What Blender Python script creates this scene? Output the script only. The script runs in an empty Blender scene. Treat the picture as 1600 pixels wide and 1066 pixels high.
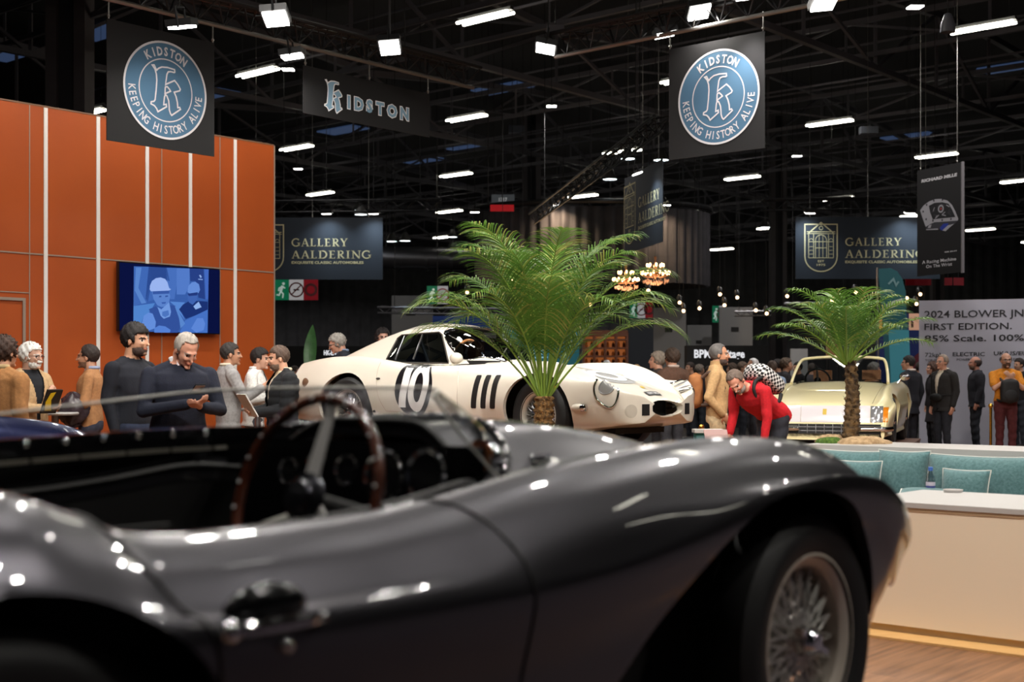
import bpy, bmesh, math, random
import numpy as np
from mathutils import Vector, Matrix
from mathutils.bvhtree import BVHTree

SC = bpy.context.scene
COL = SC.collection
PI = math.pi
F, HC, HY = 2100.0, 1.33, 597.0          # focal length in px, eye height, horizon row
RX, RY = .656, .755                      # stand grid: axis going away to the right
LX, LY = -.755, .656                     # stand grid: axis going away to the left

# ---------------------------------------------------------------- camera
cam_d = bpy.data.cameras.new('camera'); cam = bpy.data.objects.new('camera', cam_d); COL.objects.link(cam)
cam.location = (0, 0, HC); cam.rotation_euler = (PI/2, 0, 0)
cam_d.sensor_width = 36; cam_d.lens = 36*F/1600; cam_d.shift_y = (HY-533)/1600
cam_d.clip_start = .05; cam_d.clip_end = 300
cam_d.dof.use_dof = True; cam_d.dof.focus_distance = 12.5; cam_d.dof.aperture_fstop = 2.6
SC.camera = cam
# ---------------------------------------------------------------- world, exposure
W = bpy.data.worlds.new('hall_air'); SC.world = W; W.use_nodes = True
W.node_tree.nodes['Background'].inputs[0].default_value = (.50, .52, .60, 1)
W.node_tree.nodes['Background'].inputs[1].default_value = .012
SC.view_settings.view_transform = 'Standard'; SC.view_settings.look = 'None'
SC.view_settings.gamma = 1; SC.view_settings.use_curve_mapping = False
SC.view_settings.exposure = 0.0
SC.cycles.max_bounces = 8; SC.cycles.diffuse_bounces = 3; SC.cycles.glossy_bounces = 4
SC.cycles.transparent_max_bounces = 12; SC.cycles.sample_clamp_indirect = 4
SC.cycles.caustics_reflective = False; SC.cycles.caustics_refractive = False

# ---------------------------------------------------------------- helpers
def P(px, py, Y):
    return Vector(((px-800)/F*Y, Y, HC-(py-HY)/F*Y))
def G(r, l, z=0.0):
    return Vector((r*RX+l*LX, r*RY+l*LY, z))
def lin(c):
    c = c/255.0
    return c/12.92 if c <= .04045 else ((c+.055)/1.055)**2.4
def RGB(r, g, b):
    return (lin(r), lin(g), lin(b), 1)
_mc = {}
def mat(name, rgb=(128,128,128), rough=.5, metal=0, coat=0, spec=.5, emit=None, estr=0, trans=0, sheen=0, coat_rough=.03):
    if name in _mc: return _mc[name]
    m = bpy.data.materials.new(name); m.use_nodes = True; _mc[name] = m
    b = m.node_tree.nodes['Principled BSDF']; I = b.inputs
    I['Base Color'].default_value = RGB(*rgb); I['Roughness'].default_value = rough
    I['Metallic'].default_value = metal; I['Coat Weight'].default_value = coat; I['Coat Roughness'].default_value = coat_rough
    I['Specular IOR Level'].default_value = spec; I['Sheen Weight'].default_value = sheen
    I['Transmission Weight'].default_value = trans
    if emit: I['Emission Color'].default_value = RGB(*emit); I['Emission Strength'].default_value = estr
    return m
def noise_mat(name, c1=(128,128,128), c2=(128,128,128), scale=8, rough=.6, bump=0.0, bscale=None, stretch=(1,1,1), metal=0, coat=0, sheen=0, detail=4, lo=.35, hi=.65, coord='Object'):
    if name in _mc: return _mc[name]
    m = mat(name, c1, rough, metal, coat, sheen=sheen); nt = m.node_tree; b = nt.nodes['Principled BSDF']
    tc = nt.nodes.new('ShaderNodeTexCoord'); mp = nt.nodes.new('ShaderNodeMapping'); mp.inputs['Scale'].default_value = stretch
    nt.links.new(tc.outputs[coord], mp.inputs[0])
    n = nt.nodes.new('ShaderNodeTexNoise'); n.inputs['Scale'].default_value = scale; n.inputs['Detail'].default_value = detail
    nt.links.new(mp.outputs[0], n.inputs['Vector'])
    r = nt.nodes.new('ShaderNodeValToRGB'); r.color_ramp.elements[0].position = lo; r.color_ramp.elements[1].position = hi
    r.color_ramp.elements[0].color = RGB(*c1); r.color_ramp.elements[1].color = RGB(*c2)
    nt.links.new(n.outputs['Fac'], r.inputs[0]); nt.links.new(r.outputs[0], b.inputs['Base Color'])
    if bump:
        n2 = nt.nodes.new('ShaderNodeTexNoise'); n2.inputs['Scale'].default_value = bscale or scale*4; n2.inputs['Detail'].default_value = 3
        nt.links.new(mp.outputs[0], n2.inputs['Vector'])
        bp = nt.nodes.new('ShaderNodeBump'); bp.inputs['Strength'].default_value = bump; bp.inputs['Distance'].default_value = .01
        nt.links.new(n2.outputs['Fac'], bp.inputs['Height']); nt.links.new(bp.outputs[0], b.inputs['Normal'])
    return m
def emis(name, rgb, s):
    if name in _mc: return _mc[name]
    return mat(name, (0,0,0), .5, emit=rgb, estr=s)
def glassy(name, tint=(235,240,240), refl=.10, rough=.02):
    if name in _mc: return _mc[name]
    m = bpy.data.materials.new(name); m.use_nodes = True; _mc[name] = m; nt = m.node_tree; nt.nodes.clear()
    o = nt.nodes.new('ShaderNodeOutputMaterial'); mx = nt.nodes.new('ShaderNodeMixShader')
    t = nt.nodes.new('ShaderNodeBsdfTransparent'); t.inputs[0].default_value = RGB(*tint)
    g = nt.nodes.new('ShaderNodeBsdfGlossy'); g.inputs['Roughness'].default_value = rough
    lw = nt.nodes.new('ShaderNodeLayerWeight'); lw.inputs[0].default_value = .35
    mr = nt.nodes.new('ShaderNodeMapRange'); mr.inputs['To Min'].default_value = refl; mr.inputs['To Max'].default_value = min(1, refl+.6)
    nt.links.new(lw.outputs['Facing'], mr.inputs[0]); nt.links.new(mr.outputs[0], mx.inputs[0])
    nt.links.new(t.outputs[0], mx.inputs[1]); nt.links.new(g.outputs[0], mx.inputs[2]); nt.links.new(mx.outputs[0], o.inputs[0])
    return m

def tag(o, label=None, cat=None, group=None, kind=None):
    if label: o['label'] = label
    if cat: o['category'] = cat
    if group: o['group'] = group
    if kind: o['kind'] = kind
    return o
def thing(name, label, cat, loc=(0,0,0), rz=0.0, group=None):
    o = bpy.data.objects.new(name, None); COL.objects.link(o); o.empty_display_size = .1
    o.location = loc; o.rotation_euler = (0, 0, rz)
    return tag(o, label, cat, group)
def link(name, me, parent=None, world=False):
    o = bpy.data.objects.new(name, me); COL.objects.link(o)
    if parent is not None:
        o.parent = parent
        if world:
            p = parent
            loc = Vector((0,0,0))
            while p is not None: loc += p.location; p = p.parent
            o.location = -loc
    return o
def kids(o): return [c for c in COL.objects if c.parent is o]
def dup(root, loc, rz=None, label=None, group=None):
    def cp(o, par):
        c = o.copy(); COL.objects.link(c); c.parent = par
        for ch in CH.get(o.name, ()): cp(ch, c)
        return c
    CH = {}
    for ch in root.children_recursive: CH.setdefault(ch.parent.name, []).append(ch)
    r = cp(root, None); r.location = loc
    if rz is not None: r.rotation_euler = (0, 0, rz)
    if label: r['label'] = label
    if group: r['group'] = group
    return r

def basis(d):
    d = Vector(d).normalized()
    a = Vector((0,0,1)) if abs(d.z) < .95 else Vector((1,0,0))
    x = d.cross(a).normalized(); y = x.cross(d).normalized()
    return x, y, d
class MB:
    """collects shapes, links them as ONE mesh object"""
    def __init__(s): s.v = []; s.f = []; s.m = []; s.mats = []
    def mi(s, m):
        if m not in s.mats: s.mats.append(m)
        return s.mats.index(m)
    def add(s, vs, fs, m):
        b = len(s.v); k = s.mi(m)
        s.v.extend([tuple(v) for v in vs]); s.f.extend([tuple(b+i for i in f) for f in fs]); s.m.extend([k]*len(fs))
        return s
    def box(s, c, d, m, rz=0.0, axes=None):
        c = Vector(c); hx, hy, hz = d[0]/2, d[1]/2, d[2]/2
        if axes is None:
            ca, sa = math.cos(rz), math.sin(rz); axes = (Vector((ca,sa,0)), Vector((-sa,ca,0)), Vector((0,0,1)))
        vs = [c+axes[0]*(x*hx)+axes[1]*(y*hy)+axes[2]*(z*hz) for x in (-1,1) for y in (-1,1) for z in (-1,1)]
        return s.add(vs, [(0,1,3,2),(4,6,7,5),(0,4,5,1),(2,3,7,6),(0,2,6,4),(1,5,7,3)], m)
    def bar(s, a, b, w, m, h=None):
        a, b = Vector(a), Vector(b); x, y, d = basis(b-a); L = (b-a).length
        return s.box((a+b)/2, (w, h or w, L), m, axes=(x, y, d))
    def tube(s, pts, r, m, n=8, closed=False, caps=True):
        pts = [Vector(p) for p in pts]; N = len(pts); rs = r if isinstance(r, (list, tuple)) else [r]*N
        vs = []; px = None
        for i, p in enumerate(pts):
            if closed: d = pts[(i+1) % N]-pts[i-1]
            else: d = pts[min(i+1, N-1)]-pts[max(i-1, 0)]
            if d.length < 1e-9: d = Vector((0,0,1))
            d.normalize()
            if px is None: x, y, _ = basis(d)
            else:
                x = px-d*px.dot(d)
                if x.length < 1e-6: x, y, _ = basis(d)
                x.normalize(); y = d.cross(x)
            px = x; y = d.cross(x)
            for k in range(n):
                a = 2*PI*k/n; vs.append(p+x*(rs[i]*math.cos(a))+y*(rs[i]*math.sin(a)))
        fs = []
        for i in range(N if closed else N-1):
            j = (i+1) % N
            for k in range(n):
                fs.append((i*n+k, i*n+(k+1) % n, j*n+(k+1) % n, j*n+k))
        if caps and not closed:
            fs.append(tuple(range(n-1, -1, -1))); fs.append(tuple((N-1)*n+k for k in range(n)))
        return s.add(vs, fs, m)
    def lathe(s, prof, m, o=(0,0,0), axis=(0,0,1), n=24, caps=True):
        x, y, d = basis(axis); o = Vector(o); vs = []; N = len(prof)
        for (r, h) in prof:
            for k in range(n):
                a = 2*PI*k/n; vs.append(o+d*h+x*(r*math.cos(a))+y*(r*math.sin(a)))
        fs = [(i*n+k, i*n+(k+1) % n, (i+1)*n+(k+1) % n, (i+1)*n+k) for i in range(N-1) for k in range(n)]
        if caps:
            if prof[0][0] > 1e-6: fs.append(tuple(range(n-1, -1, -1)))
            if prof[-1][0] > 1e-6: fs.append(tuple((N-1)*n+k for k in range(n)))
        return s.add(vs, fs, m)
    def ball(s, c, r, m, n=12, sc=(1,1,1), axes=None):
        c = Vector(c); k = n//2; vs = []; ax = axes or (Vector((1,0,0)), Vector((0,1,0)), Vector((0,0,1)))
        for i in range(k+1):
            t = PI*i/k
            for j in range(n):
                a = 2*PI*j/n
                q = (r*sc[0]*math.sin(t)*math.cos(a), r*sc[1]*math.sin(t)*math.sin(a), r*sc[2]*math.cos(t))
                vs.append(c+ax[0]*q[0]+ax[1]*q[1]+ax[2]*q[2])
        fs = [(i*n+j, (i+1)*n+j, (i+1)*n+(j+1) % n, i*n+(j+1) % n) for i in range(k) for j in range(n)]
        return s.add(vs, fs, m)
    def prism(s, poly, m, o, ex, ey, ez, depth):
        o, ex, ey, ez = Vector(o), Vector(ex), Vector(ey), Vector(ez); n = len(poly)
        vs = [o+ex*p[0]+ey*p[1]+ez*z for z in (0, depth) for p in poly]
        fs = [tuple(range(n-1, -1, -1)), tuple(range(n, 2*n))]+[(i, (i+1) % n, n+(i+1) % n, n+i) for i in range(n)]
        return s.add(vs, fs, m)
    def grid(s, pts, m, wrap=False):
        """pts: rows of points"""
        R, C_ = len(pts), len(pts[0]); vs = [p for row in pts for p in row]; fs = []
        for i in range(R-1):
            for j in range(C_ if wrap else C_-1):
                k = (j+1) % C_; fs.append((i*C_+j, i*C_+k, (i+1)*C_+k, (i+1)*C_+j))
        return s.add(vs, fs, m)
    def flat(s, v2, f2, fr, m, off=0.0):
        o, ex, ey, n = fr
        return s.add([o+ex*p[0]+ey*p[1]+n*off for p in v2], f2, m)
    def mesh(s, name):
        me = bpy.data.meshes.new(name); me.from_pydata([tuple(v) for v in s.v], [], s.f)
        for m in s.mats: me.materials.append(m)
        me.polygons.foreach_set('material_index', s.m); me.update()
        return me
    def build(s, name, parent=None, smooth=35, world=False, merge=0):
        me = s.mesh(name)
        bm = bmesh.new(); bm.from_mesh(me)
        if merge: bmesh.ops.remove_doubles(bm, verts=bm.verts, dist=merge)
        bmesh.ops.recalc_face_normals(bm, faces=bm.faces); bm.to_mesh(me); bm.free()
        if smooth:
            me.polygons.foreach_set('use_smooth', [True]*len(me.polygons)); me.set_sharp_from_angle(angle=math.radians(smooth))
        return link(name, me, parent, world)

def pchip(xs, ys, x):
    """monotone cubic interpolation; xs increasing; ys (n,...)"""
    xs = np.asarray(xs, float); ys = np.asarray(ys, float); h = np.diff(xs)
    sh = (-1,)+(1,)*(ys.ndim-1); hh = h.reshape(sh); d = np.diff(ys, axis=0)/hh
    m = np.zeros_like(ys); m[0] = d[0]; m[-1] = d[-1]
    if len(xs) > 2:
        w1 = 2*hh[1:]+hh[:-1]; w2 = hh[1:]+2*hh[:-1]
        with np.errstate(divide='ignore', invalid='ignore'):
            mm = (w1+w2)/(w1/d[:-1]+w2/d[1:])
        m[1:-1] = np.where(d[:-1]*d[1:] > 0, np.nan_to_num(mm), 0)
    x = np.clip(np.asarray(x, float), xs[0], xs[-1]); i = np.clip(np.searchsorted(xs, x, side='right')-1, 0, len(xs)-2)
    t = ((x-xs[i])/h[i]).reshape(sh); hi = h[i].reshape(sh)
    return (2*t**3-3*t**2+1)*ys[i]+(t**3-2*t**2+t)*hi*m[i]+(-2*t**3+3*t**2)*ys[i+1]+(t**3-t**2)*hi*m[i+1]
def catmull(pts, n, closed=False):
    """n samples through the points, spaced by the index"""
    p = [np.asarray(q, float) for q in pts]; N = len(p); out = []
    M = N if closed else N-1
    for k in range(n):
        t = k*M/(n if closed else n-1); i = min(int(t), M-1); t -= i
        g = (lambda j: p[j % N]) if closed else (lambda j: p[min(max(j, 0), N-1)])
        a, b, c, d = g(i-1), g(i), g(i+1), g(i+2)
        out.append(.5*((2*b)+(-a+c)*t+(2*a-5*b+4*c-d)*t*t+(-a+3*b-3*c+d)*t**3))
    return out
def fill2d(poly, holes=(), maxedge=None):
    """triangulate a 2D polygon (with holes) -> verts, faces"""
    bm = bmesh.new()
    def ring(q):
        vs = [bm.verts.new((p[0], p[1], 0)) for p in q]
        return [bm.edges.new((vs[i], vs[(i+1) % len(vs)])) for i in range(len(vs))]
    es = ring(poly)
    for h in holes: es += ring(h)
    bmesh.ops.triangle_fill(bm, edges=es, use_beauty=True, use_dissolve=False)
    if maxedge:
        for _ in range(5):
            le = [e for e in bm.edges if e.calc_length() > maxedge]
            if not le: break
            bmesh.ops.subdivide_edges(bm, edges=le, cuts=1)
            bmesh.ops.triangulate(bm, faces=[f for f in bm.faces if len(f.verts) > 3])
    bm.verts.index_update()
    v = [(q.co.x, q.co.y) for q in bm.verts]; f = []
    for t in bm.faces:
        ids = [q.index for q in t.verts]
        a, b, c = (v[i] for i in ids[:3])
        if (b[0]-a[0])*(c[1]-a[1])-(b[1]-a[1])*(c[0]-a[0]) < 0: ids.reverse()
        f.append(tuple(ids))
    bm.free()
    return v, f
def circle2(r, n=48, c=(0,0), ry=None):
    return [(c[0]+r*math.cos(2*PI*i/n), c[1]+(ry or r)*math.sin(2*PI*i/n)) for i in range(n)]
def ring2(r0, r1, n=64, c=(0,0)):
    v = circle2(r0, n, c)+circle2(r1, n, c)
    return v, [(i, (i+1) % n, n+(i+1) % n, n+i) for i in range(n)]
_tc = {}
def text2(s, size=1.0, bold=0.0, align='CENTER', space=1.0, sx=1.0, shear=0.0, res=2):
    """flat lettering -> verts2d, faces (built-in font)"""
    key = (s, bold, space, shear, res)
    if key not in _tc:
        cu = bpy.data.curves.new('t', 'FONT'); cu.body = s; cu.offset = bold; cu.space_character = space; cu.shear = shear
        cu.resolution_u = res; cu.fill_mode = 'BOTH'; cu.dimensions = '2D'
        o = bpy.data.objects.new('t', cu); COL.objects.link(o)
        dg = bpy.context.evaluated_depsgraph_get(); me = bpy.data.meshes.new_from_object(o.evaluated_get(dg))
        _tc[key] = (np.array([(v.co.x, v.co.y) for v in me.vertices]) if len(me.vertices) else np.zeros((0,2)), [tuple(p.vertices) for p in me.polygons])
        bpy.data.objects.remove(o); bpy.data.meshes.remove(me); bpy.data.curves.remove(cu)
    v, f = _tc[key]
    if not len(v): return [], []
    v = v*np.array([size*sx, size]); x0, x1 = v[:,0].min(), v[:,0].max()
    v = v-np.array([{'CENTER': (x0+x1)/2, 'LEFT': x0, 'RIGHT': x1}[align], 0])
    return [tuple(q) for q in v], f
def text_fit(s, width, height=None, **k):
    """lettering scaled to a given width (and cap height)"""
    v, f = text2(s, 1.0, **k); a = np.array(v); w = a[:,0].max()-a[:,0].min()
    cap = np.array(text2('H', 1.0, bold=k.get('bold', 0))[0]); h = cap[:,1].max()-cap[:,1].min()
    sx = width/w; sy = height/h if height else sx
    return [(p[0]*sx, p[1]*sy) for p in v], f
def xf2(v, dx=0, dy=0, rot=0, s=1):
    c, q = math.cos(rot), math.sin(rot)
    return [(dx+s*(p[0]*c-p[1]*q), dy+s*(p[0]*q+p[1]*c)) for p in v]
def stroke2(pts, w, closed=False):
    """a band of width w along a 2D polyline -> verts, faces"""
    p = [np.array(q, float) for q in pts]; N = len(p); vs = []
    for i in range(N):
        a = p[i-1] if (closed or i > 0) else p[i]; b = p[(i+1) % N] if (closed or i < N-1) else p[i]
        d1 = p[i]-a; d2 = b-p[i]
        u1 = d1/np.linalg.norm(d1) if np.linalg.norm(d1) > 1e-9 else None; u2 = d2/np.linalg.norm(d2) if np.linalg.norm(d2) > 1e-9 else None
        if u1 is None: u1 = u2
        if u2 is None: u2 = u1
        n1 = np.array([-u1[1], u1[0]]); n2 = np.array([-u2[1], u2[0]]); n = n1+n2; L = np.linalg.norm(n)
        n = n/L if L > .3 else n1
        k = 1/max(.5, n.dot(n1))
        vs += [tuple(p[i]+n*w/2*k), tuple(p[i]-n*w/2*k)]
    M = N if closed else N-1
    return vs, [(2*i+1, 2*((i+1) % N)+1, 2*((i+1) % N), 2*i) for i in range(M)]
def frame(o, ex, ey=(0,0,1)):
    ex = Vector(ex).normalized(); ey = Vector(ey).normalized()
    return (Vector(o), ex, ey, ex.cross(ey).normalized())
def interp_rgb(t, a, b): return tuple(a[i]+(b[i]-a[i])*t for i in range(3))
_ball = {}
def stud(parent, loc, r, m, name='rivet', sc=(1,1,1), n=8):
    k = (r, m.name, sc, n)
    if k not in _ball:
        b = MB(); b.ball((0,0,0), r, m, n, sc); me = b.mesh(name); me.polygons.foreach_set('use_smooth', [True]*len(me.polygons)); _ball[k] = me
    o = link(name, _ball[k], parent); o.location = loc; return o
BLACKM = mat('matt_black', (14,14,15), .7)
STEEL = mat('dark_steel', (52,50,52), .55, .3)
ALU = mat('aluminium', (170,170,172), .35, 1)
CHROME = mat('chrome', (225,225,228), .06, 1)
RUBBER = mat('tyre_rubber', (22,22,23), .6)
# ================================================================ HALL SHELL
WOOD = mat('wood_floor', (120,82,58), .32)
def _wood(m, c1, c2, rot, plank=.14):
    nt = m.node_tree; b = nt.nodes['Principled BSDF']
    tc = nt.nodes.new('ShaderNodeTexCoord'); mp = nt.nodes.new('ShaderNodeMapping'); mp.vector_type = 'TEXTURE'
    mp.inputs['Rotation'].default_value = (0, 0, rot)
    nt.links.new(tc.outputs['Object'], mp.inputs[0])
    br = nt.nodes.new('ShaderNodeTexBrick'); br.inputs['Scale'].default_value = 1; br.inputs['Brick Width'].default_value = 1.9; br.inputs['Row Height'].default_value = plank
    br.inputs['Mortar Size'].default_value = .002; br.inputs['Color1'].default_value = (.25,.25,.25,1); br.inputs['Color2'].default_value = (.8,.8,.8,1); br.inputs['Mortar'].default_value = (0,0,0,1)
    nt.links.new(mp.outputs[0], br.inputs['Vector'])
    m2 = nt.nodes.new('ShaderNodeMapping'); m2.inputs['Scale'].default_value = (1.1, 22, 1); nt.links.new(mp.outputs[0], m2.inputs[0])
    n = nt.nodes.new('ShaderNodeTexNoise'); n.inputs['Scale'].default_value = 1.6; n.inputs['Detail'].default_value = 6; n.inputs['Distortion'].default_value = .6
    nt.links.new(m2.outputs[0], n.inputs['Vector'])
    ad = nt.nodes.new('ShaderNodeMath'); ad.operation = 'MULTIPLY_ADD'; ad.inputs[1].default_value = .32
    nt.links.new(br.outputs['Color'], ad.inputs[0]); nt.links.new(n.outputs['Fac'], ad.inputs[2])
    r = nt.nodes.new('ShaderNodeValToRGB'); r.color_ramp.elements[0].position = .42; r.color_ramp.elements[1].position = .9
    r.color_ramp.elements[0].color = RGB(*c1); r.color_ramp.elements[1].color = RGB(*c2)
    nt.links.new(ad.outputs[0], r.inputs[0]); nt.links.new(r.outputs[0], b.inputs['Base Color'])
GANG = math.atan2(RY, RX)
_wood(WOOD, (88,56,38), (158,112,80), GANG)
HALLFLOOR = noise_mat('dark_carpet', (26,25,27), (34,32,34), 3, .9)
def structure(mb, name, **k):
    o = mb.build(name, **k); o['kind'] = 'structure'; return o
b = MB(); b.grid([[(-45,-22,-.02), (60,-22,-.02)], [(-45,84,-.02), (60,84,-.02)]], HALLFLOOR); structure(b, 'floor')
# the stand's own wooden floor
b = MB(); c = [G(-6,1.05), G(24,1.05), G(24,15), G(-6,15)]
b.add([(p.x,p.y,0) for p in c]+[(p.x,p.y,-.02) for p in c], [(0,1,2,3),(7,6,5,4)]+[(i,4+i,4+(i+1)%4,(i+1)%4) for i in range(4)], WOOD); structure(b, 'floor_stand')
AISLE = noise_mat('aisle_carpet', (52,44,52), (62,52,60), 4, .95)
b = MB(); c = [G(-8,-12), G(26,-12), G(26,1.05), G(-8,1.05)]; b.add([(p.x,p.y,-.008) for p in c], [(0,1,2,3)], AISLE); structure(b, 'floor_aisle')
ROOF = mat('roof_sheet', (44,42,45), .9)
b = MB(); b.grid([[(-45,-22,13), (60,-22,13)], [(-45,84,13), (60,84,13)]], ROOF); structure(b, 'ceiling')
WALLG = noise_mat('hall_wall_panels', (60,60,63), (72,72,75), 2, .8)
def wall_far(name, x0, x1, y, z, m):
    n = int((x1-x0)/.35); pts = []
    for k in range(n+1):
        x = x0+(x1-x0)*k/n; d = .06 if k % 2 else 0
        pts.append((x, y-d)); pts.append((x+.17, y-d))
    b = MB(); b.grid([[(p[0], p[1], 0) for p in pts], [(p[0], p[1], z) for p in pts]], m); return structure(b, name, smooth=0)
wall_far('wall_back', -45, 60, 83, 13, WALLG)
b = MB(); b.box((-45,31,6.5), (.2,106,13), WALLG); structure(b, 'wall_left_side')
b = MB(); b.box((60,31,6.5), (.2,106,13), WALLG); structure(b, 'wall_right_side')
# skylights: narrow dusk-blue strips in the roof
SKY = emis('skylight_dusk', (70,90,128), .38)
k = 0
for (px, py) in ((14,86), (158,52), (330,150), (536,205), (735,232), (785,140), (660,252), (1585,106), (1500,330), (1420,215), (960,330), (1120,230)):
    Y = F*(12.9-HC)/(HY-py); p = P(px, py, Y); k += 1
    b = MB(); ax = (Vector((LX,LY,0)), Vector((RX,RY,0)), Vector((0,0,1)))
    b.box((p.x,p.y,12.95), (2.4, 1.1, .06), SKY, axes=ax); structure(b, 'window_%d' % k)

# ---- roof girders: one lattice truss per bay, both ways
GIRD = mat('girder_paint', (108,106,114), .6, .1)
def lattice(name, a, c, zb, zt, bay, m, w, label, group, cat='roof truss', arch=0.0):
    a, c = Vector(a), Vector(c); d = (c-a); L = d.length; n = max(2, int(L/bay)); o = thing(name, label, cat, tuple(a), 0, group)
    z0, z1 = Vector((0,0,zb)), Vector((0,0,zt))
    top = lambda t: z1+Vector((0,0,arch*math.sin(PI*((t*n/6.0) % 1.0))))
    b = MB(); b.bar(a+z0, c+z0, w, m); b.build('bottom_chord', o, world=True)
    b = MB()
    for i in range(n): b.bar(a+d*(i/n)+top(i/n), a+d*((i+1)/n)+top((i+1)/n), w*1.2, m)
    b.build('top_chord', o, world=True)
    b = MB()
    for i in range(n):
        p, q = a+d*(i/n), a+d*((i+1)/n)
        b.bar(p+z0, p+top(i/n), w*.55, m)
        if i % 2: b.bar(p+z0, q+top((i+1)/n), w*.55, m)
        else: b.bar(p+top(i/n), q+z0, w*.55, m)
    b.build('web_bracing', o, world=True)
    return o
for j in range(-1, 9):
    l = 7.6*j+.6
    lattice('roof_truss', G(6,l), G(82,l), 9.5, 11.0, 3.8, GIRD, .15, 'dark steel roof truss running away from the stand beneath the hall roof', 'roof trusses running lengthwise', arch=.8)
for i in range(2, 11):
    r = 7.6*i+1.9
    lattice('roof_truss', G(r,-14), G(r,66), 9.8, 10.7, 3.8, GIRD, .11, 'dark steel cross truss spanning between the main roof trusses', 'roof cross trusses')
# slender roof rods and cable trays for the tangle between the trusses
rnd = random.Random(3)
for i in range(26):
    r = 12+i*2.7; z = 9.0+rnd.random()*2.4
    b = MB(); b.bar(G(r,-14,z), G(r+rnd.uniform(-1,1),60,z), .05, GIRD)
    tag(b.build('roof_rod'), 'slender dark steel tie rod strung across under the hall roof', 'rod', 'tie rods under the roof')

# ---- fluorescent battens on their regular 7.6 m grid
TUBE = emis('lit_tube', (255,250,232), 15.0); HOUSE = mat('batten_housing', (70,70,70), .5)
def make_batten():
    o = thing('batten_light', 'bright twin tube batten light hung under the dark hall roof', 'ceiling light', (0,0,0), 0, 'twin tube batten lights')
    b = MB(); b.box((0,0,.08), (1.5,.11,.07), HOUSE); b.build('housing', o)
    for s in (-1, 1):
        b = MB(); b.tube([(-.72,s*.1,0), (.72,s*.1,0)], .032, TUBE, n=6); b.build('tube_lamp', o)
    for x in (-.6, .6):
        b = MB(); b.tube([(x,0,.12), (x,0,4.02)], .006, BLACKM, n=4); b.build('drop_rod', o)
    return o
bat = make_batten(); used = False; LANG = math.atan2(LY, LX)
for i in range(-4, 12):
    for j in range(-4, 10):
        r, l = 21+7.6*i-.0, 19+7.6*j; p = G(r, l, 9.0)
        if p.y < -16 or p.y > 81 or p.x < -40 or p.x > 56: continue
        if p.y > 3:
            px, py = 800+F*p.x/p.y, HY-(9-HC)*F/p.y
            near = math.hypot(p.x, p.y) < 26
            if not near and (px < -30 or px > 1630 or py < -40): continue
            if px < 400 and py > 215: continue
        if not used: o = bat; used = True; o.location = p; o.rotation_euler = (0,0,LANG)
        else: dup(bat, p, LANG)
# ---- round high-bay lamps further back
HB = emis('highbay_lens', (235,250,255), 8.0)
def make_highbay():
    o = thing('high_bay_lamp', 'small round high bay lamp glowing under the far roof', 'ceiling light', (0,0,0), 0, 'round high bay lamps')
    b = MB(); b.lathe([(.06,.34),(.1,.3),(.22,.06),(.24,0)], HOUSE, n=14, caps=False); b.build('reflector', o)
    b = MB(); b.lathe([(0,.03),(.22,.02)], HB, n=14, caps=False); b.build('lens', o)
    b = MB(); b.tube([(0,0,.3), (0,0,9)], .01, STEEL, n=4); b.build('drop_cable', o)
    return o
hb = make_highbay(); first = True
for (px, py, Y) in ((981,249,40), (1033,251,40), (953,281,42), (633,383-6,52), (612,378,52), (708,388,52), (1195,356,55), (707,371,60), (560,330,48), (564,336,46)):
    p = P(px, py, Y)
    if first: hb.location = p; first = False
    else: dup(hb, p)
# ---- dim bell pendants
PEND = mat('pendant_enamel', (120,125,140), .4)
for (px, py, Y, lab) in ((1481,38,24, 'unlit grey bell pendant lamp hanging near the edge of the roof, beside a batten'), (868,46,27, 'pale grey junction box lamp hanging above the end of the banner truss'), (808,203,50, 'small white box lamp fixed at the top of the grey column'), (1357,204,40, 'small pale box lamp under the roof past the round banner')):
    p = P(px, py, Y); s = Y/24*.9; o = thing('pendant_lamp', lab, 'ceiling light', tuple(p))
    if px == 1481:
        b = MB(); b.lathe([(.03*s,.22*s),(.07*s,.2*s),(.14*s,.0),(.15*s,-.16*s)], PEND, n=16, caps=False); b.build('shade', o)
    else:
        b = MB(); b.box((0,0,0), (.34*s,.2*s,.14*s), PEND); b.build('shade', o)
    b = MB(); b.tube([(0,0,.1*s), (0,0,13-p.z)], .012, STEEL, n=5); b.build('cable', o)

# ---- columns
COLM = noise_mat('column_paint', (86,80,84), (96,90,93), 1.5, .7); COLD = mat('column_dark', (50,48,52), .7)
def column(px0, px1, Y, lab):
    p, q = P(px0, HY, Y), P(px1, HY, Y); w = q.x-p.x; o = thing('steel_column', lab, 'column', ((p.x+q.x)/2, Y, 0))
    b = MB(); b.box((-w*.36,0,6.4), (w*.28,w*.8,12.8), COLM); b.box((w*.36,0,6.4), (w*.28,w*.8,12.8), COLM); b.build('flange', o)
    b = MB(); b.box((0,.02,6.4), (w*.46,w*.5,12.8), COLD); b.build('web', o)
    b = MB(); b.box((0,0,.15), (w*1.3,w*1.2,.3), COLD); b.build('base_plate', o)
column(79, 140, 31, 'thick dark hall column rising behind the orange panel wall')
column(816, 845, 57, 'grey hall column rising above the big palm, with a white box lamp at its top')
column(1203, 1228, 58, 'pale grey hall column standing behind the smaller palm')
column(1455, 1473, 62, 'grey hall column just under the black watch banner')
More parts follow.
